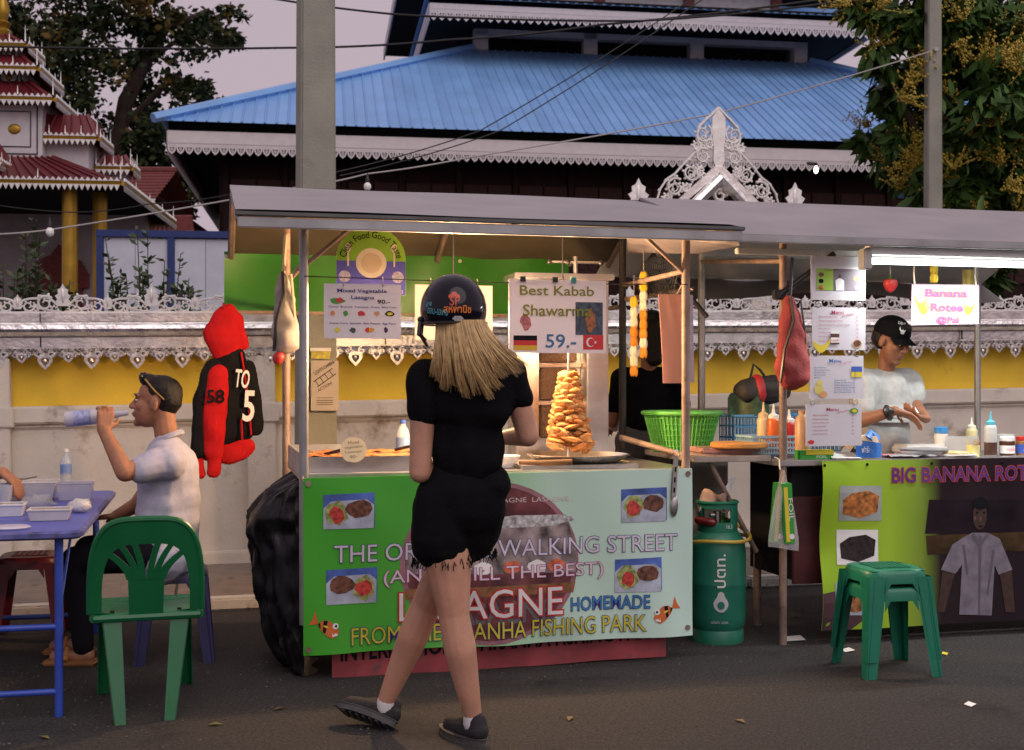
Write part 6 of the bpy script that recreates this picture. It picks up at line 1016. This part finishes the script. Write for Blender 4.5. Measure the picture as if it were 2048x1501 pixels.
# ================================================================ people
skin = M('skin_tan', (.52, .27, .18), .55, var=.16, vs=9, bump=.15, bs=150, sub=.08); skin2 = M('skin_brown', (.34, .15, .08), .55, var=.22, vs=16, bump=.2, bs=180, sub=.1); skin3 = M('skin_deep', (.25, .11, .06), .5, var=.12, vs=14, bump=.08, bs=180, sub=.1)
V = Vector
def hand(m, w, d, n, side=1, curl=.5, s=1):
    d = d.normalized(); n = (n-d*n.dot(d)).normalized(); x = d.cross(n)*side
    for i in range(4): m.cap(w+x*(i-1.5)*.012*s, w+d*.08*s+x*(i-1.5)*.02*s, .015*s, .0125*s, 8)
    for i in range(4):
        p = w+d*.08*s+x*(i-1.5)*.021*s; dd = d.copy(); L = (.042, .046, .043, .034)[i]*s
        for k in range(3):
            dd = (dd*cos(curl)+n*sin(curl)) if k == 0 else (dd+(n-dd*n.dot(dd)).normalized()*math.tan(curl)).normalized() if abs(n.dot(dd)) < .98 else (dd-d*.8).normalized()
            q = p+dd*L*(1, .72, .55)[k]; m.cap(p, q, .0095*s-.0008*k, .0085*s-.0008*k, 7); p = q
    b = w+d*.022*s-x*.024*s; t1 = b+(d*.5-x*.75+n*.35).normalized()*.04*s; m.cap(b, t1, .014*s, .011*s, 8); m.cap(t1, t1+(d*.8-x*.25+n*.45).normalized()*.034*s, .0105*s, .008*s, 8)
def frame(f, up=V((0, 0, 1))):
    f = f.normalized(); r = f.cross(up).normalized(); u = r.cross(f); return Matrix((r, f, u)).transposed()      # x right, y forward, z up
def head(m, c, Rm, s=1):
    E_ = lambda o, r: m.ell(c+Rm @ (V(o)*s), tuple(q*s for q in r), 16, 10, rot=Rm)
    E_((0, -.012, .035), (.076, .095, .086)); E_((0, .03, -.03), (.062, .06, .086)); E_((0, .035, -.075), (.05, .05, .04)); E_((0, .072, -.098), (.022, .02, .018))
    m.cap(c+Rm @ (V((0, .085, .012))*s), c+Rm @ (V((0, .106, -.026))*s), .009*s, .014*s, 10); E_((.013, .094, -.03), (.009, .01, .008)); E_((-.013, .094, -.03), (.009, .01, .008)); E_((0, .089, -.054), (.024, .012, .007)); E_((0, .086, -.066), (.021, .012, .008)); E_((0, .08, .024), (.048, .014, .011))
    for q in (-1, 1): E_((q*.038, .058, -.018), (.024, .026, .026)); E_((q*.078, -.004, -.008), (.01, .02, .031))
def facebits(o, c, Rm, s, L, hairm):
    q = lambda p: c+Rm @ (V(p)*s)-L
    for x in (-.031, .031):
        MB().ell(q((x, .081, .004)), (.013*s, .008*s, .006*s), 10, 6, rot=Rm).build('eye', M('eye_white', (.6, .56, .52), .3), o); MB().ell(q((x, .087, .003)), (.006*s, .004*s, .006*s), 8, 6, rot=Rm).build('pupil', dark, o); MB().tube([q((x-.02, .082, .026)), q((x, .092, .031)), q((x+.02, .083, .027))], .004*s, 6).build('eyebrow', hairm, o)
    MB().tube([q((-.022, .091, -.06)), q((0, .1, -.0605)), q((.022, .091, -.06))], .0035*s, 6).build('lip_line', M('lips', (.28, .1, .07), .5), o)
hairk = M('black_hair', (.012, .01, .009), .45, var=.3, vs=60, bump=.5, bs=160)
def person(label, loc): return T('person', label, 'person', loc)
def blobp(name, prims, mat, o, L, vox=.007, it=3, disp=0, ds=9, extra=None):
    m = MB()
    for p in prims:
        if p[0] == 'e': m.ell(V(p[1]), p[2], 16, 10, rot=p[3] if len(p) > 3 else None)
        else: m.cap(V(p[0]), V(p[1]), p[2], p[3])
    if extra: extra(m)
    m.v = [tuple(V(q)-L) for q in m.v]; return blob(name, m, mat, o, vox, it, disp, ds)
# ---------------------------------------------------------------- woman in black, seen from behind
L = V((-.15, 4.66, 0)); g = person('woman with blonde hair in black top and shorts before the lasagne stall', L)
GY = 4.62; q = lambda u, v, Y=GY: PX(u, v, Y)
lh, lk, la_ = V((-.258, 4.64, .86)), q(908, 1232, 4.62), q(946, 1432, 4.64); rh, rk, rk2, ra_ = V((-.13, 4.66, .86)), q(852, 1212, 4.78), q(820, 1290, 4.80), q(772, 1402, 4.84)
ls, le = q(849, 752, 4.6), q(840, 945, 4.6); rsd, re_ = q(1022, 750, 4.66), q(1056, 872, 4.68); lw, rw = V((-.2, 4.93, 1.06)), V((-.04, 4.95, 1.12)); neck = q(915, 705, 4.62); hc = V((q(908, 0).x, 4.62, 1.615)); Hm = frame(V((.1, 1, -.1)))
def limb(a, b, c, r): return [(a, a.lerp(b, .5), r[0], r[1]), (a.lerp(b, .5), b, r[1], r[2]), (b, b.lerp(c, .33)+V((0, -.012, 0)), r[2], r[3]), (b.lerp(c, .33)+V((0, -.012, 0)), c, r[3], r[4])]
def ex(m): head(m, hc, Hm, .97); hand(m, lw, V((.3, .9, .1)), V((.3, 0, -1)), 1, .5, .9); hand(m, rw, V((-.5, .8, .1)), V((-.3, 0, -1)), -1, .5, .9)
blobp('body', limb(lh, lk, la_, (.098, .088, .058, .061, .034))+limb(rh, rk, ra_, (.088, .082, .058, .06, .034))+[(ls, le, .05, .041), (le, lw, .042, .028), (rsd, re_, .05, .042), (re_, rw, .042, .028), (neck+V((0, 0, -.06)), hc, .05, .05), ('e', (-.165, 4.64, 1.15), (.12, .085, .25)), (lh, rh, .08, .08)], skin, g, L, .0075, 3, extra=ex)
tee = M('black_cotton', (.006, .006, .007), .9, var=.2, vs=10, bump=.3, bs=140)
blobp('t_shirt', [(ls+V((.015, 0, .0)), rsd+V((-.015, 0, 0)), .058, .058), (ls, ls.lerp(le, .38)+V((-.002, 0, 0)), .06, .059), (rsd, rsd.lerp(re_, .36)+V((.004, 0, 0)), .06, .059), ('e', (-.15, 4.63, 1.28), (.165, .108, .17)), ('e', (-.165, 4.635, 1.1), (.138, .098, .22)), (V((-.235, 4.64, .95)), V((-.1, 4.65, .95)), .088, .088), (neck+V((-.04, 0, -.03)), neck+V((.05, 0, -.04)), .05, .05)], tee, g, L, .008, 3, .014, 11)
blobp('shorts', [(V((-.235, 4.64, .96)), V((-.095, 4.65, .96)), .092, .092), (lh+V((0, 0, .03)), lh.lerp(lk, .28)+V((-.018, 0, 0)), .112, .114), (rh+V((.0, 0, .03)), rh.lerp(rk, .24)+V((.02, 0, 0)), .112, .108), ('e', (-.19, 4.64, .9), (.17, .115, .16))], tee, g, L, .008, 3, .006, 14)
m = MB(); rr = random.Random(9)
for c0, rad in ((lh.lerp(lk, .28)+V((-.018, 0, -.075)), .106), (rh.lerp(rk, .24)+V((.02, 0, -.075)), .1)):
    for i in range(110): t = rr.uniform(0, 6.28); p = c0+V((rad*cos(t), rad*sin(t), rr.uniform(0, .02))); m.tube([p, p+V((rr.gauss(0, .006), rr.gauss(0, .006), -rr.uniform(.012, .03)))], .002, 3)
m.v = [tuple(V(p)-L) for p in m.v]; m.build('frayed_hem', tee, g)
# shoes
shm = M('shoe_mesh', (.015, .015, .018), .8, var=.3, vs=30, bump=.4, bs=200); solem = M('shoe_sole', (.06, .055, .055), .7, var=.3, vs=20, bump=.5, bs=60); sockm = M('sock', (.6, .58, .58), .9)
def shoe(heel, toe, roll, lift, ank):
    d = (toe-heel); Ln = d.length; f = d.normalized(); up = V((0, 0, 1)); r = f.cross(up).normalized(); u = r.cross(f); Rm = Matrix((r, f, u)).transposed() @ Matrix.Rotation(roll, 3, 'Y'); B = lambda p: heel+Rm @ V(p)-L
    m = MB(); m.cap(B((0, .03, .05)), B((0, .1, .045)), .04, .042); m.cap(B((0, .1, .045)), B((.006, Ln-.05, .035)), .043, .036); m.cap(B((0, .035, .06)), B((0, .04, .085)), .038, .036); m.cap(B((0, .05, .08)), B((0, .13, .055)), .034, .03); s_ = put('shoe', None, g); blob('upper', m, shm, s_, .006, 3)
    m = MB(); n = 24; o = []
    for i in range(n): t = 2*pi*i/n; y = Ln/2+(Ln/2+.008)*cos(t); w_ = .043*(1+.12*sin(y/Ln*5-1.2)); o.append((w_*sin(t)*1.05, y))
    m.add([B((x, y, .0+.008*(y/Ln > .85)*(y/Ln-.85)*8)) for x, y in o]+[B((x, y, .028)) for x, y in o], [tuple(range(n)), tuple(range(2*n-1, n-1, -1))]+[(i, (i+1) % n, n+(i+1) % n, n+i) for i in range(n)]); m.build('sole', solem, s_, .004)
    m = MB()
    for k in range(7): y = .03+k*(Ln-.05)/7; m.box(B((0, y, -.002)), (.07, .012, .006), rot=Rm.to_euler())
    m.build('tread', solem, s_)
    m = MB()
    for k in range(4): m.tube([B((-.022, .11+k*.022, .078-k*.006)), B((0, .115+k*.022, .087-k*.007)), B((.022, .11+k*.022, .078-k*.006))], .003, 5)
    m.tube([B((0, .1, .085)), B((.02, .08, .115)), B((-.01, .075, .11)), B((0, .1, .088))], .0025, 5); m.build('laces', dark, s_); m = MB(); m.cap(ank-L+V((0, 0, -.03)), ank-L+V((0, 0, -.006)), .037, .036); m.build('sock', sockm, s_)
shoe(V((-.105, 4.6, .0)), V((-.265, 4.8, .0)), 0, 0, la_); hl = V((q(784, 0, 4.78).x, 4.8, .012)); shoe(hl, V((q(668, 0, 4.86).x, 4.9, .06)), R(38), 0, ra_)
# hair
hm_ = M('blonde', (.5, .33, .14), .45, var=.3, vs=30)
def hs(t, s, lay):                                     # t across, s down
    u0 = 872+98*t; u1 = 862+184*max(0, t)**.9; v0 = 640; v1 = 756+24*sin(pi*max(0, min(1, t*1.1)))-42*max(0, t-.55)*1.6; v = v0+(v1-v0)*s; u = u0+(u1-u0)*(s**1.4); dep = 4.545-.055*sin(pi*max(0, min(1, t)))*(1-.4*s)-.035*sin(pi*s*.9)-lay; return PX(u, v, dep)-L
m = MB(); m.grid(lambda a, b: hs(a, b*.93, -.012), 20, 12); m.build('hair_base', M('blonde_base', (.3, .18, .07), .5, var=.35, vs=40), g)
mh = [MB(), MB(), MB()]
for i in range(1700):
    t = rr.random(); e = rr.gauss(0, .018); ln = 1.1-.42*rr.random()**1.6; lay = rr.uniform(-.01, .014); ph = rr.uniform(0, 6); pts = []
    tc = round(t*15)/15; cj = (int(tc*15)*37 % 11)/11; ln *= .9+.17*cj
    for k in range(9): s = k/8*ln; p = hs(min(1.03, max(-.03, t+(tc-t)*.38*s*s+e*s)), s, lay+.007*cj*s); pts.append(p+V((.009*sin(tc*40+s*4.5)*s+.004*sin(ph+s*6)*s, 0, 0)))
    mh[i % 3].tube(pts, [.002, .0022, .0022, .0021, .002, .0018, .0015, .0011, .0004], 4, flat=.6)
for k in range(3): mh[k].build('hair_strands', (hm_, M('blonde_light', (.58, .4, .19), .42, var=.2, vs=40), M('blonde_dark', (.38, .23, .09), .5, var=.3, vs=40))[k], g)['kind'] = 'stuff'
# helmet
hx = q(907, 0).x; C = V((hx, 4.615, 1.605))-L; hr = (.123, .15, .135); ht = put('helmet', None, g); m = MB(); gl = M('helmet_gloss', (.006, .006, .012), .08, var=.1, coat=0)
prf = [(cos(t), sin(t)) for t in [R(-24)+R(114)*i/14 for i in range(15)]]; m.lathe([(max(.001, a), b) for a, b in prf], 40); m.v = [(x*hr[0], y*hr[1], z*hr[2]+(-.0 if y < 0 else .03*y)) for x, y, z in m.v]; m.v = [tuple(V(p)+C) for p in m.v]; m.build('shell', gl, ht, smooth=60)
hsf = lambda s, t, d: C+V(((hr[0]+d)*sin(s/hr[0])*cos(t/hr[2]), -(hr[1]+d)*cos(s/hr[0])*cos(t/hr[2]), (hr[2]+d)*sin(t/hr[2])))
m = MB(); m.tube([hsf(hr[0]*2*pi*i/40, -.05, .002) for i in range(40)], .005, 6, closed=True); m.build('rim_seal', black, ht)
emr = M('emblem_red', (.6, .07, .03), .4); KS = dict(surf=hsf, step=.012)
for x, z, r_ in ((0, .052, .011), (-.012, .043, .01), (.012, .043, .01)): decal(ht, [oval(x+.01, z, r_, r_*.9, 14)], emr, .0015, hsf, 'emblem', .012)
text(ht, 'SP', .012, .026, .036, .034, emr, .0022, off=.01, **KS); text(ht, 'สหพานิช', .022, -.003, .1, .026, M('emblem_orange', (.75, .2, .03), .4), .002, off=.02, **KS); text(ht, 'ปาย', -.092, .018, .03, .018, M('teal_ink', (.12, .42, .5), .5), .002, rot=.2, **KS); text(ht, 'ออน-เอพจ', -.055, -.012, .085, .02, MC['teal_ink'], .002, rot=-.15, off=.005, **KS)
decal(ht, [[(.024+.022*cos(pi*i/3), -.037+.011*sin(pi*i/3)) for i in range(6)]], M('sticker', (.5, .5, .52), .4, var=.2, vs=90), .002, hsf, 'sticker', .012)
for s in (-1, 1): MB().tube([hsf(s*hr[0]*1.35, -.045, .003), C+V((s*.118, -.05, -.09)), C+V((s*.1, .03, -.13))], [.011, .009, .006], 6, flat=.5).build('chin_strap', black, ht)
p = hsf(-hr[0]*1.3, -.035, .004); MB().ell(p, (.012, .012, .012)).build('strap_stud', black, ht); MB().tube([p, p+V((-.006, -.012, -.055)), p+V((.02, 0, -.075))], [.009, .008, .005], 6).build('visor_arm', black, ht)
# ---------------------------------------------------------------- seated man drinking
L = V((-1.66, 6.05, 0)); s = person('seated man in pale lilac shirt drinking from a bottle', L); MY = 6.03; q = lambda u, v, Y=MY: PX(u, v, Y)
hc = q(312, 806); Hm = frame(V((-1, -.12, .1))); hip = V((-1.66, MY, .53)); neck = q(337, 880); sl_, sr_ = q(335, 925, 5.86), q(340, 920, 6.2); el, wr = q(250, 945, 5.72), q(208, 862, 5.8)
er, wr2 = q(275, 1010, 6.28), q(232, 1032, 6.3); kl, kr = V((-2.06, 5.9, .5)), V((-2.08, 6.14, .52)); al, ar_ = V((-2.03, 5.92, .09)), V((-2.12, 6.16, .09))
mo = hc+Hm @ V((0, .115, -.058)); bd = (q(145, 838, 5.95)-mo).normalized()
def ex(m): head(m, hc, Hm, 1.06); hand(m, wr, V((.02, .25, 1)), V((-.5, 1, .1)), 1, .62, 1); hand(m, wr2, V((-1, 0, -.1)), V((0, 0, -1)), 1, .3, 1)
blobp('body', [(neck+V((0, 0, -.05)), hc+V((.03, 0, -.02)), .058, .055), (sl_, el, .05, .044), (el, wr, .045, .029), (sr_, er, .05, .043), (er, wr2, .042, .028), ('e', (-1.66, MY, .82), (.12, .16, .25))], skin2, s, L, .0058, 3, extra=ex)
shirt = M('lilac_check', (.43, .43, .53), .8, var=.08, vs=40, bump=.25, bs=220)
blobp('shirt', [(sl_, sr_, .088, .088), (sl_, sl_.lerp(el, .6), .082, .07), (sr_, sr_.lerp(er, .55), .08, .068), ('e', (-1.655, MY, .88), (.145, .19, .2)), ('e', (-1.66, MY, .66), (.16, .19, .24)), ('e', (-1.655, MY, .76), (.15, .185, .2)), (V((-1.65, MY-.08, .5)), V((-1.65, MY+.08, .5)), .125, .125), (neck+V((.0, -.02, -.035)), neck+V((0, .02, -.035)), .068, .068)], shirt, s, L, .009, 3, .016, 9)
blobp('trousers', [(V((-1.68, MY-.1, .53)), kl, .095, .07), (V((-1.68, MY+.1, .53)), kr, .095, .07), (kl, al, .068, .05), (kr, ar_, .068, .05), (V((-1.67, MY-.08, .53)), V((-1.67, MY+.08, .53)), .1, .1)], M('dark_trousers', (.012, .012, .016), .85), s, L, .011, 3)
collar = MB(); collar.tube([tuple(neck-L+V((.062*cos(t), .064*sin(t), .012-.025*cos(t)*-1))) for t in [2*pi*i/20 for i in range(20)]], .014, 6, closed=True); collar.build('collar', shirt, s)
facebits(s, hc, Hm, 1.06, L, hairk)
def hair_cap(o, c, Rm, s_, L, top=1.0): blobp('hair', [('e', c+Rm @ (V((0, -.022, .05))*s_), (.079*s_, .094*s_, .08*s_), Rm), ('e', c+Rm @ (V((0, -.05, .02))*s_), (.077*s_, .068*s_, .075*s_), Rm), ('e', c+Rm @ (V((0, .045, .1))*s_), (.055*s_, .04*s_, .03*s_), Rm)], hairk, o, L, .006, 2, .004, 30)
hair_cap(s, hc, Hm, 1.06, L); sg = put('sunglasses', None, s); lens = M('lens', (.01, .012, .02), .08)
for x in (-.036, .036): MB().ell(hc+Hm @ V((x, .072, .118))-L, (.034, .014, .024), 12, 8, rot=Hm).build('lens', lens, sg)
MB().tube([hc+Hm @ V((-.075, .05, .11))-L, hc+Hm @ V((-.087, 0, .06))-L, hc+Hm @ V((-.087, -.05, .02))-L], .004, 6).build('temple_arm', M('gold_arm', (.5, .35, .12), .3, .8), sg)
MB().tube([tuple(wr-L+V((.0, .0, .0))+(V((.02, .25, 1)).normalized()*.115)+V((.012*cos(t), .012*sin(t), 0))) for t in [2*pi*i/12 for i in range(12)]], .003, 5, closed=True).build('ring', gold, s)
for a_ in (al, ar_):
    sd = put('sandal', None, s); m = MB(); b = a_-L; m.box(b+V((-.06, 0, -.075)), (.25, .09, .025)); m.build('sole', M('sandal_sole', (.3, .13, .04), .7, var=.3), sd, .01); m = MB(); m.cap(b+V((.02, 0, -.045)), b+V((-.13, 0, -.05)), .034, .03); m.build('foot', skin2, sd); MB().tube([b+V((-.07, -.05, -.06)), b+V((-.075, 0, -.012)), b+V((-.07, .05, -.06))], .012, 6).build('strap', M('strap_tan', (.4, .17, .04), .6), sd)
bo = T('drink_bottle', 'white milky bottle held to the man\'s mouth', 'bottle', mo+bd*.01); Rb = bd.to_track_quat('Z', 'Y').to_matrix(); m = MB(); m.lathe([(.013, 0), (.014, .03), (.022, .07), (.034, .13), (.037, .16), (.037, .28), (.033, .29), (.0, .29)], 20, m=Rb); m.build('body', M('milky_bottle', (.62, .58, .62), .25, alpha=.9), bo); m = MB(); m.lathe([(.0375, .17), (.0375, .25)], 20, m=Rb); m.build('label', M('label_lilac', (.35, .38, .6), .4, var=.4, vs=60), bo)
# ---------------------------------------------------------------- diner whose hand reaches into the frame
L = V((-3.15, 6.3, 0)); s = person('diner at the left edge with only a reaching hand in view', L); hw_ = PX(14, 950, 6.15); hd = (PX(40, 975, 6.12)-hw_)
def ex(m): hand(m, hw_+V((-.02, 0, .01)), hd+V((.02, 0, 0)), V((0, 0, -1)), -1, .45, 1.0); head(m, V((-3.05, 6.3, 1.25)), frame(V((1, 0, -.15))), 1)
blobp('body', [(V((-3.12, 6.12, .98)), V((-2.85, 6.1, .85)), .05, .044), (V((-2.85, 6.1, .85)), hw_+V((-.02, 0, .01)), .044, .03), (V((-3.12, 6.5, .98)), V((-2.95, 6.5, .74)), .05, .044), (V((-2.95, 6.5, .74)), V((-2.75, 6.45, .8)), .044, .03), (V((-3.12, 6.3, 1.0)), V((-3.07, 6.3, 1.2)), .06, .055)], skin2, s, L, .008, 3, extra=ex)
blobp('shirt', [(V((-3.13, 6.12, .99)), V((-3.13, 6.48, .99)), .088, .088), ('e', (-3.15, 6.3, .78), (.13, .18, .3)), (V((-3.12, 6.12, .98)), V((-3.0, 6.11, .92)), .075, .068)], M('navy_shirt', (.03, .04, .09), .8), s, L, .012, 3, .012, 8); blobp('trousers', [(V((-3.15, 6.2, .53)), V((-2.75, 6.18, .53)), .095, .07), (V((-3.15, 6.4, .53)), V((-2.75, 6.42, .53)), .095, .07), (V((-2.75, 6.18, .53)), V((-2.78, 6.18, .06)), .068, .05), (V((-2.75, 6.42, .53)), V((-2.78, 6.42, .06)), .068, .05)], MC['dark_trousers'], s, L, .013, 3); hair_cap(s, V((-3.05, 6.3, 1.25)), frame(V((1, 0, -.15))), 1, L); facebits(s, V((-3.05, 6.3, 1.25)), frame(V((1, 0, -.15))), 1, L, hairk)
stool('plastic_stool', 'dark stool under the diner at the left edge', (-3.15, 6.3, 0), R(14), MC['stool_maroon'], .44)
# ---------------------------------------------------------------- roti vendor
VY = 7.12; q = lambda u, v, Y=VY: PX(u, v, Y); L = V((q(1765, 0).x, VY, 0)); s = person('young vendor in grey T-shirt and black cap folding paper', L)
hc = q(1782, 682, 7.05); Hm = frame(V((.62, -.72, -.36))); nk = q(1768, 745, 7.13); sl_, sr_ = q(1728, 765, 7.06), q(1818, 762, 7.22); el, wr = q(1722, 842, 6.98), q(1790, 822, 6.86); er, wr2 = q(1832, 815, 7.1), q(1852, 838, 6.92)
def ex(m): head(m, hc, Hm, 1.05); hand(m, wr, V((1, -.15, -.35)), V((-.1, -.3, -1)), -1, .3, 1); hand(m, wr2, V((-.6, -.3, .1)), V((-.2, 0, 1)), -1, .5, 1)
cx = L.x
blobp('body', [(nk+V((0, 0, -.06)), hc+V((0, .02, -.03)), .05, .05), (sl_, el, .047, .041), (el, wr, .042, .027), (sr_, er, .047, .041), (er, wr2, .04, .027), ('e', (cx, VY, 1.15), (.14, .1, .25)), (V((cx-.09, VY+.02, .85)), V((cx-.09, VY+.02, .08)), .08, .05), (V((cx+.09, VY+.02, .85)), V((cx+.09, VY+.02, .08)), .08, .05)], skin3, s, L, .0065, 3, extra=ex)
tg_ = M('grey_marl', (.34, .34, .33), .85, var=.12, vs=30, bump=.2, bs=160); blobp('t_shirt', [(sl_, sr_, .075, .075), (sl_, sl_.lerp(el, .62), .078, .072), (sr_, sr_.lerp(er, .62), .075, .07), ('e', (cx+.01, VY, 1.24), (.16, .115, .19)), ('e', (cx, VY, 1.02), (.165, .12, .22)), (nk+V((0, 0, -.05)), nk+V((0, 0, -.04)), .066, .066)], tg_, s, L, .009, 3, .012, 10)
MB().grid(lambda a, b: (.012-.155*cos(.25+a*2.7)*.98, -.128*sin(.25+a*2.7)-.004, 1.2-.085+.1*b), 16, 3).build('pale_chest_panel', M('panel_pale', (.45, .45, .44), .85), s); text(s, 'FALSE', .02, 1.165, .17, .05, M('panel_ink', (.33, .36, .4), .8), .0, surf=lambda a, b, d: V((a, -.136+.9*a*a, b)))
blobp('trousers', [(V((cx-.09, VY+.02, .9)), V((cx-.1, VY+.02, .06)), .1, .07), (V((cx+.09, VY+.02, .9)), V((cx+.1, VY+.02, .06)), .1, .07)], M('navy_jeans', (.02, .03, .08), .85), s, L, .013, 3); facebits(s, hc, Hm, 1.05, L, hairk); hair_cap(s, hc+V((0, 0, -.012)), Hm, 1.04, L)
cpm = M('cap_black', (.004, .004, .006), .8, var=.2, bump=.2, bs=150); cp = put('cap', None, s); m = MB(); m.lathe([(max(.001, cos(t)), sin(t)) for t in [R(-12)+R(102)*i/10 for i in range(11)]], 28); HC = hc+Hm @ V((0, -.01, .052))-L; m.v = [tuple(HC+Hm @ V((x*.091, y*.108, z*.092))) for x, y, z in m.v]; m.build('crown', cpm, cp, smooth=60)
m = MB(); m.grid(lambda a, b: tuple(HC+Hm @ V((.078*(2*a-1)*(1-.12*b), .095*math.sqrt(max(0, 1-.75*(2*a-1)**2))+.075*b*math.sqrt(max(0.05, 1-.8*(2*a-1)**2)), .002-.028*b-.025*(2*a-1)**2))), 14, 5, .004); m.build('brim', cpm, cp)
csf = lambda a, b, d: HC+Hm @ V(((.091+d)*sin(a/.091)*cos(b/.092), (.108+d)*cos(a/.091)*cos(b/.092), (.092+d)*sin(b/.092))); nsf = lambda a, b, d: csf(-a+.05, b, d)
text(cp, 'DEUS', 0, .074, .06, .018, white, .003, surf=nsf, off=.02, step=.01); decal(cp, [oval(0, .043, .02, .018, 16), [(-.011, .03), (.011, .03), (.009, .014), (-.009, .014)]], white, .003, nsf, 'skull', .01); decal(cp, [oval(-.008, .041, .0058, .0065, 10), oval(.008, .041, .0058, .0065, 10), [(-.002, .031), (.002, .031), (0, .036)]]+[rect(x-.0007, x+.0007, .015, .024) for x in (-.005, 0, .005)], cpm, .0045, nsf, 'skull_detail', .01)
wa = wr.lerp(el, .2)-L; ax = (wr-el).normalized(); m = MB(); m.tube([wa+(ax.orthogonal().normalized()*cos(t)+ax.cross(ax.orthogonal().normalized())*sin(t))*.036 for t in [2*pi*i/16 for i in range(16)]], .011, 6, closed=True); m.build('watch_strap', black, s); MB().ell(wa+V((0, -.042, .008)), (.022, .012, .022)).build('watch_face', black, s)
tag(MB().grid(lambda a, b: (-.05+.11*a, .0+.04*b, .035*sin(a*2)+.03*b), 8, 6, .004).build('paper_tray', white, loc=q(1818, 838, 6.86), rz=.2), 'white folded paper tray held by the vendor', 'paper')
# ---------------------------------------------------------------- dark haired passer behind the garlands
PY = 7.55; q = lambda u, v, Y=PY: PX(u, v, Y); L = V((q(1290, 0).x, PY, 0)); s = person('dark haired person in black top behind the flower garlands', L); hc = q(1300, 668); Hm = frame(V((-.5, .8, -.2))); cx = L.x
def ex(m): head(m, hc, Hm, 1); hand(m, V((cx-.15, PY+.35, 1.05)), V((-.3, 1, 0)), V((0, 0, -1)), 1, .4, .95); hand(m, V((cx+.12, PY+.36, 1.02)), V((-.3, 1, 0)), V((0, 0, -1)), -1, .4, .95)
blobp('body', [(V((cx+.02, PY, 1.38)), hc, .05, .05), (V((cx-.14, PY+.02, 1.36)), V((cx-.19, PY+.08, 1.1)), .045, .04), (V((cx-.19, PY+.08, 1.1)), V((cx-.15, PY+.35, 1.05)), .04, .026), (V((cx+.18, PY+.02, 1.36)), V((cx+.23, PY+.1, 1.1)), .045, .04), (V((cx+.23, PY+.1, 1.1)), V((cx+.12, PY+.36, 1.02)), .04, .026), (V((cx-.08, PY, .85)), V((cx-.08, PY, .08)), .08, .05), (V((cx+.1, PY, .85)), V((cx+.1, PY, .08)), .08, .05), ('e', (cx, PY, 1.1), (.13, .09, .25))], skin3, s, L, .009, 3, extra=ex)
blobp('black_top', [(V((cx-.13, PY, 1.36)), V((cx+.17, PY, 1.36)), .07, .07), (V((cx-.14, PY, 1.36)), V((cx-.18, PY+.06, 1.2)), .068, .06), (V((cx+.18, PY, 1.36)), V((cx+.22, PY+.06, 1.2)), .068, .06), ('e', (cx+.01, PY, 1.2), (.165, .115, .24))], tee, s, L, .011, 3, .012, 9); blobp('grey_trousers', [(V((cx-.07, PY, .98)), V((cx+.08, PY, .98)), .115, .115), (V((cx-.08, PY, .9)), V((cx-.1, PY, .07)), .11, .08), (V((cx+.1, PY, .9)), V((cx+.12, PY, .07)), .11, .08)], M('grey_trouser', (.09, .085, .085), .85, var=.3), s, L, .013, 3); hair_cap(s, hc, Hm, 1.08, L); facebits(s, hc, Hm, 1, L, hairk)
blobp('long_hair', [(hc+V((.02, -.05, .02)), hc+V((.02, -.07, -.14)), .085, .06)], hairk, s, L, .009, 3)

# SPEC: cloth, dark surfaces and asphalt reflect little
for k, v_ in (('black_cotton', .08), ('fleece_black', .1), ('fleece_red', .15), ('dark_trousers', .08), ('cap_black', .12), ('black_hair', .25), ('asphalt', .22), ('dark', .08), ('maroon_timber', .15), ('shutter_timber', .2), ('navy_jeans', .1), ('grey_trouser', .1), ('glossy_leaf', .25), ('old_leaf', .1), ('bark', .1), ('helmet_gloss', .3), ('black_sheet', .3), ('roti_print', .18), ('photo_night', .15), ('photo_ochre', .15), ('photo_shirt', .15), ('banner_print', .3)): MC[k].node_tree.nodes['Principled BSDF'].inputs['Specular IOR Level'].default_value = v_
# GROUPS for the repeats
for o in list(COL.objects):
    if o.parent is None and 'label' in o:
        gname = {'cable': 'overhead cables', 'shrub': 'shrubs behind the wall', 'menu_sheet': 'menu sheets hung in a chain', 'paper_scrap': 'scraps on the asphalt', 'fallen_leaf': 'leaves on the asphalt', 'hanging_bulb': 'bulbs on the flex', 'stall_lamp': 'bulbs in the lasagne stall', 'squeeze_bottle': 'squeeze bottles at the roti stall', 'plastic_basket': 'plastic baskets at the roti stall', 'food_tub': 'food tubs on the blue table', 'flower_garland': 'hanging flower garlands', 'lasagne_pan': 'lasagne pans', 'spatula': 'spatulas in the pans', 'spread_jar': 'spread jars', 'hung_sheet': 'hung sheets', 'tiled_outbuilding': 'red tiled roofs', 'concrete_pole': 'concrete poles'}.get(o.name.split('.')[0])
        if gname: o['group'] = gname
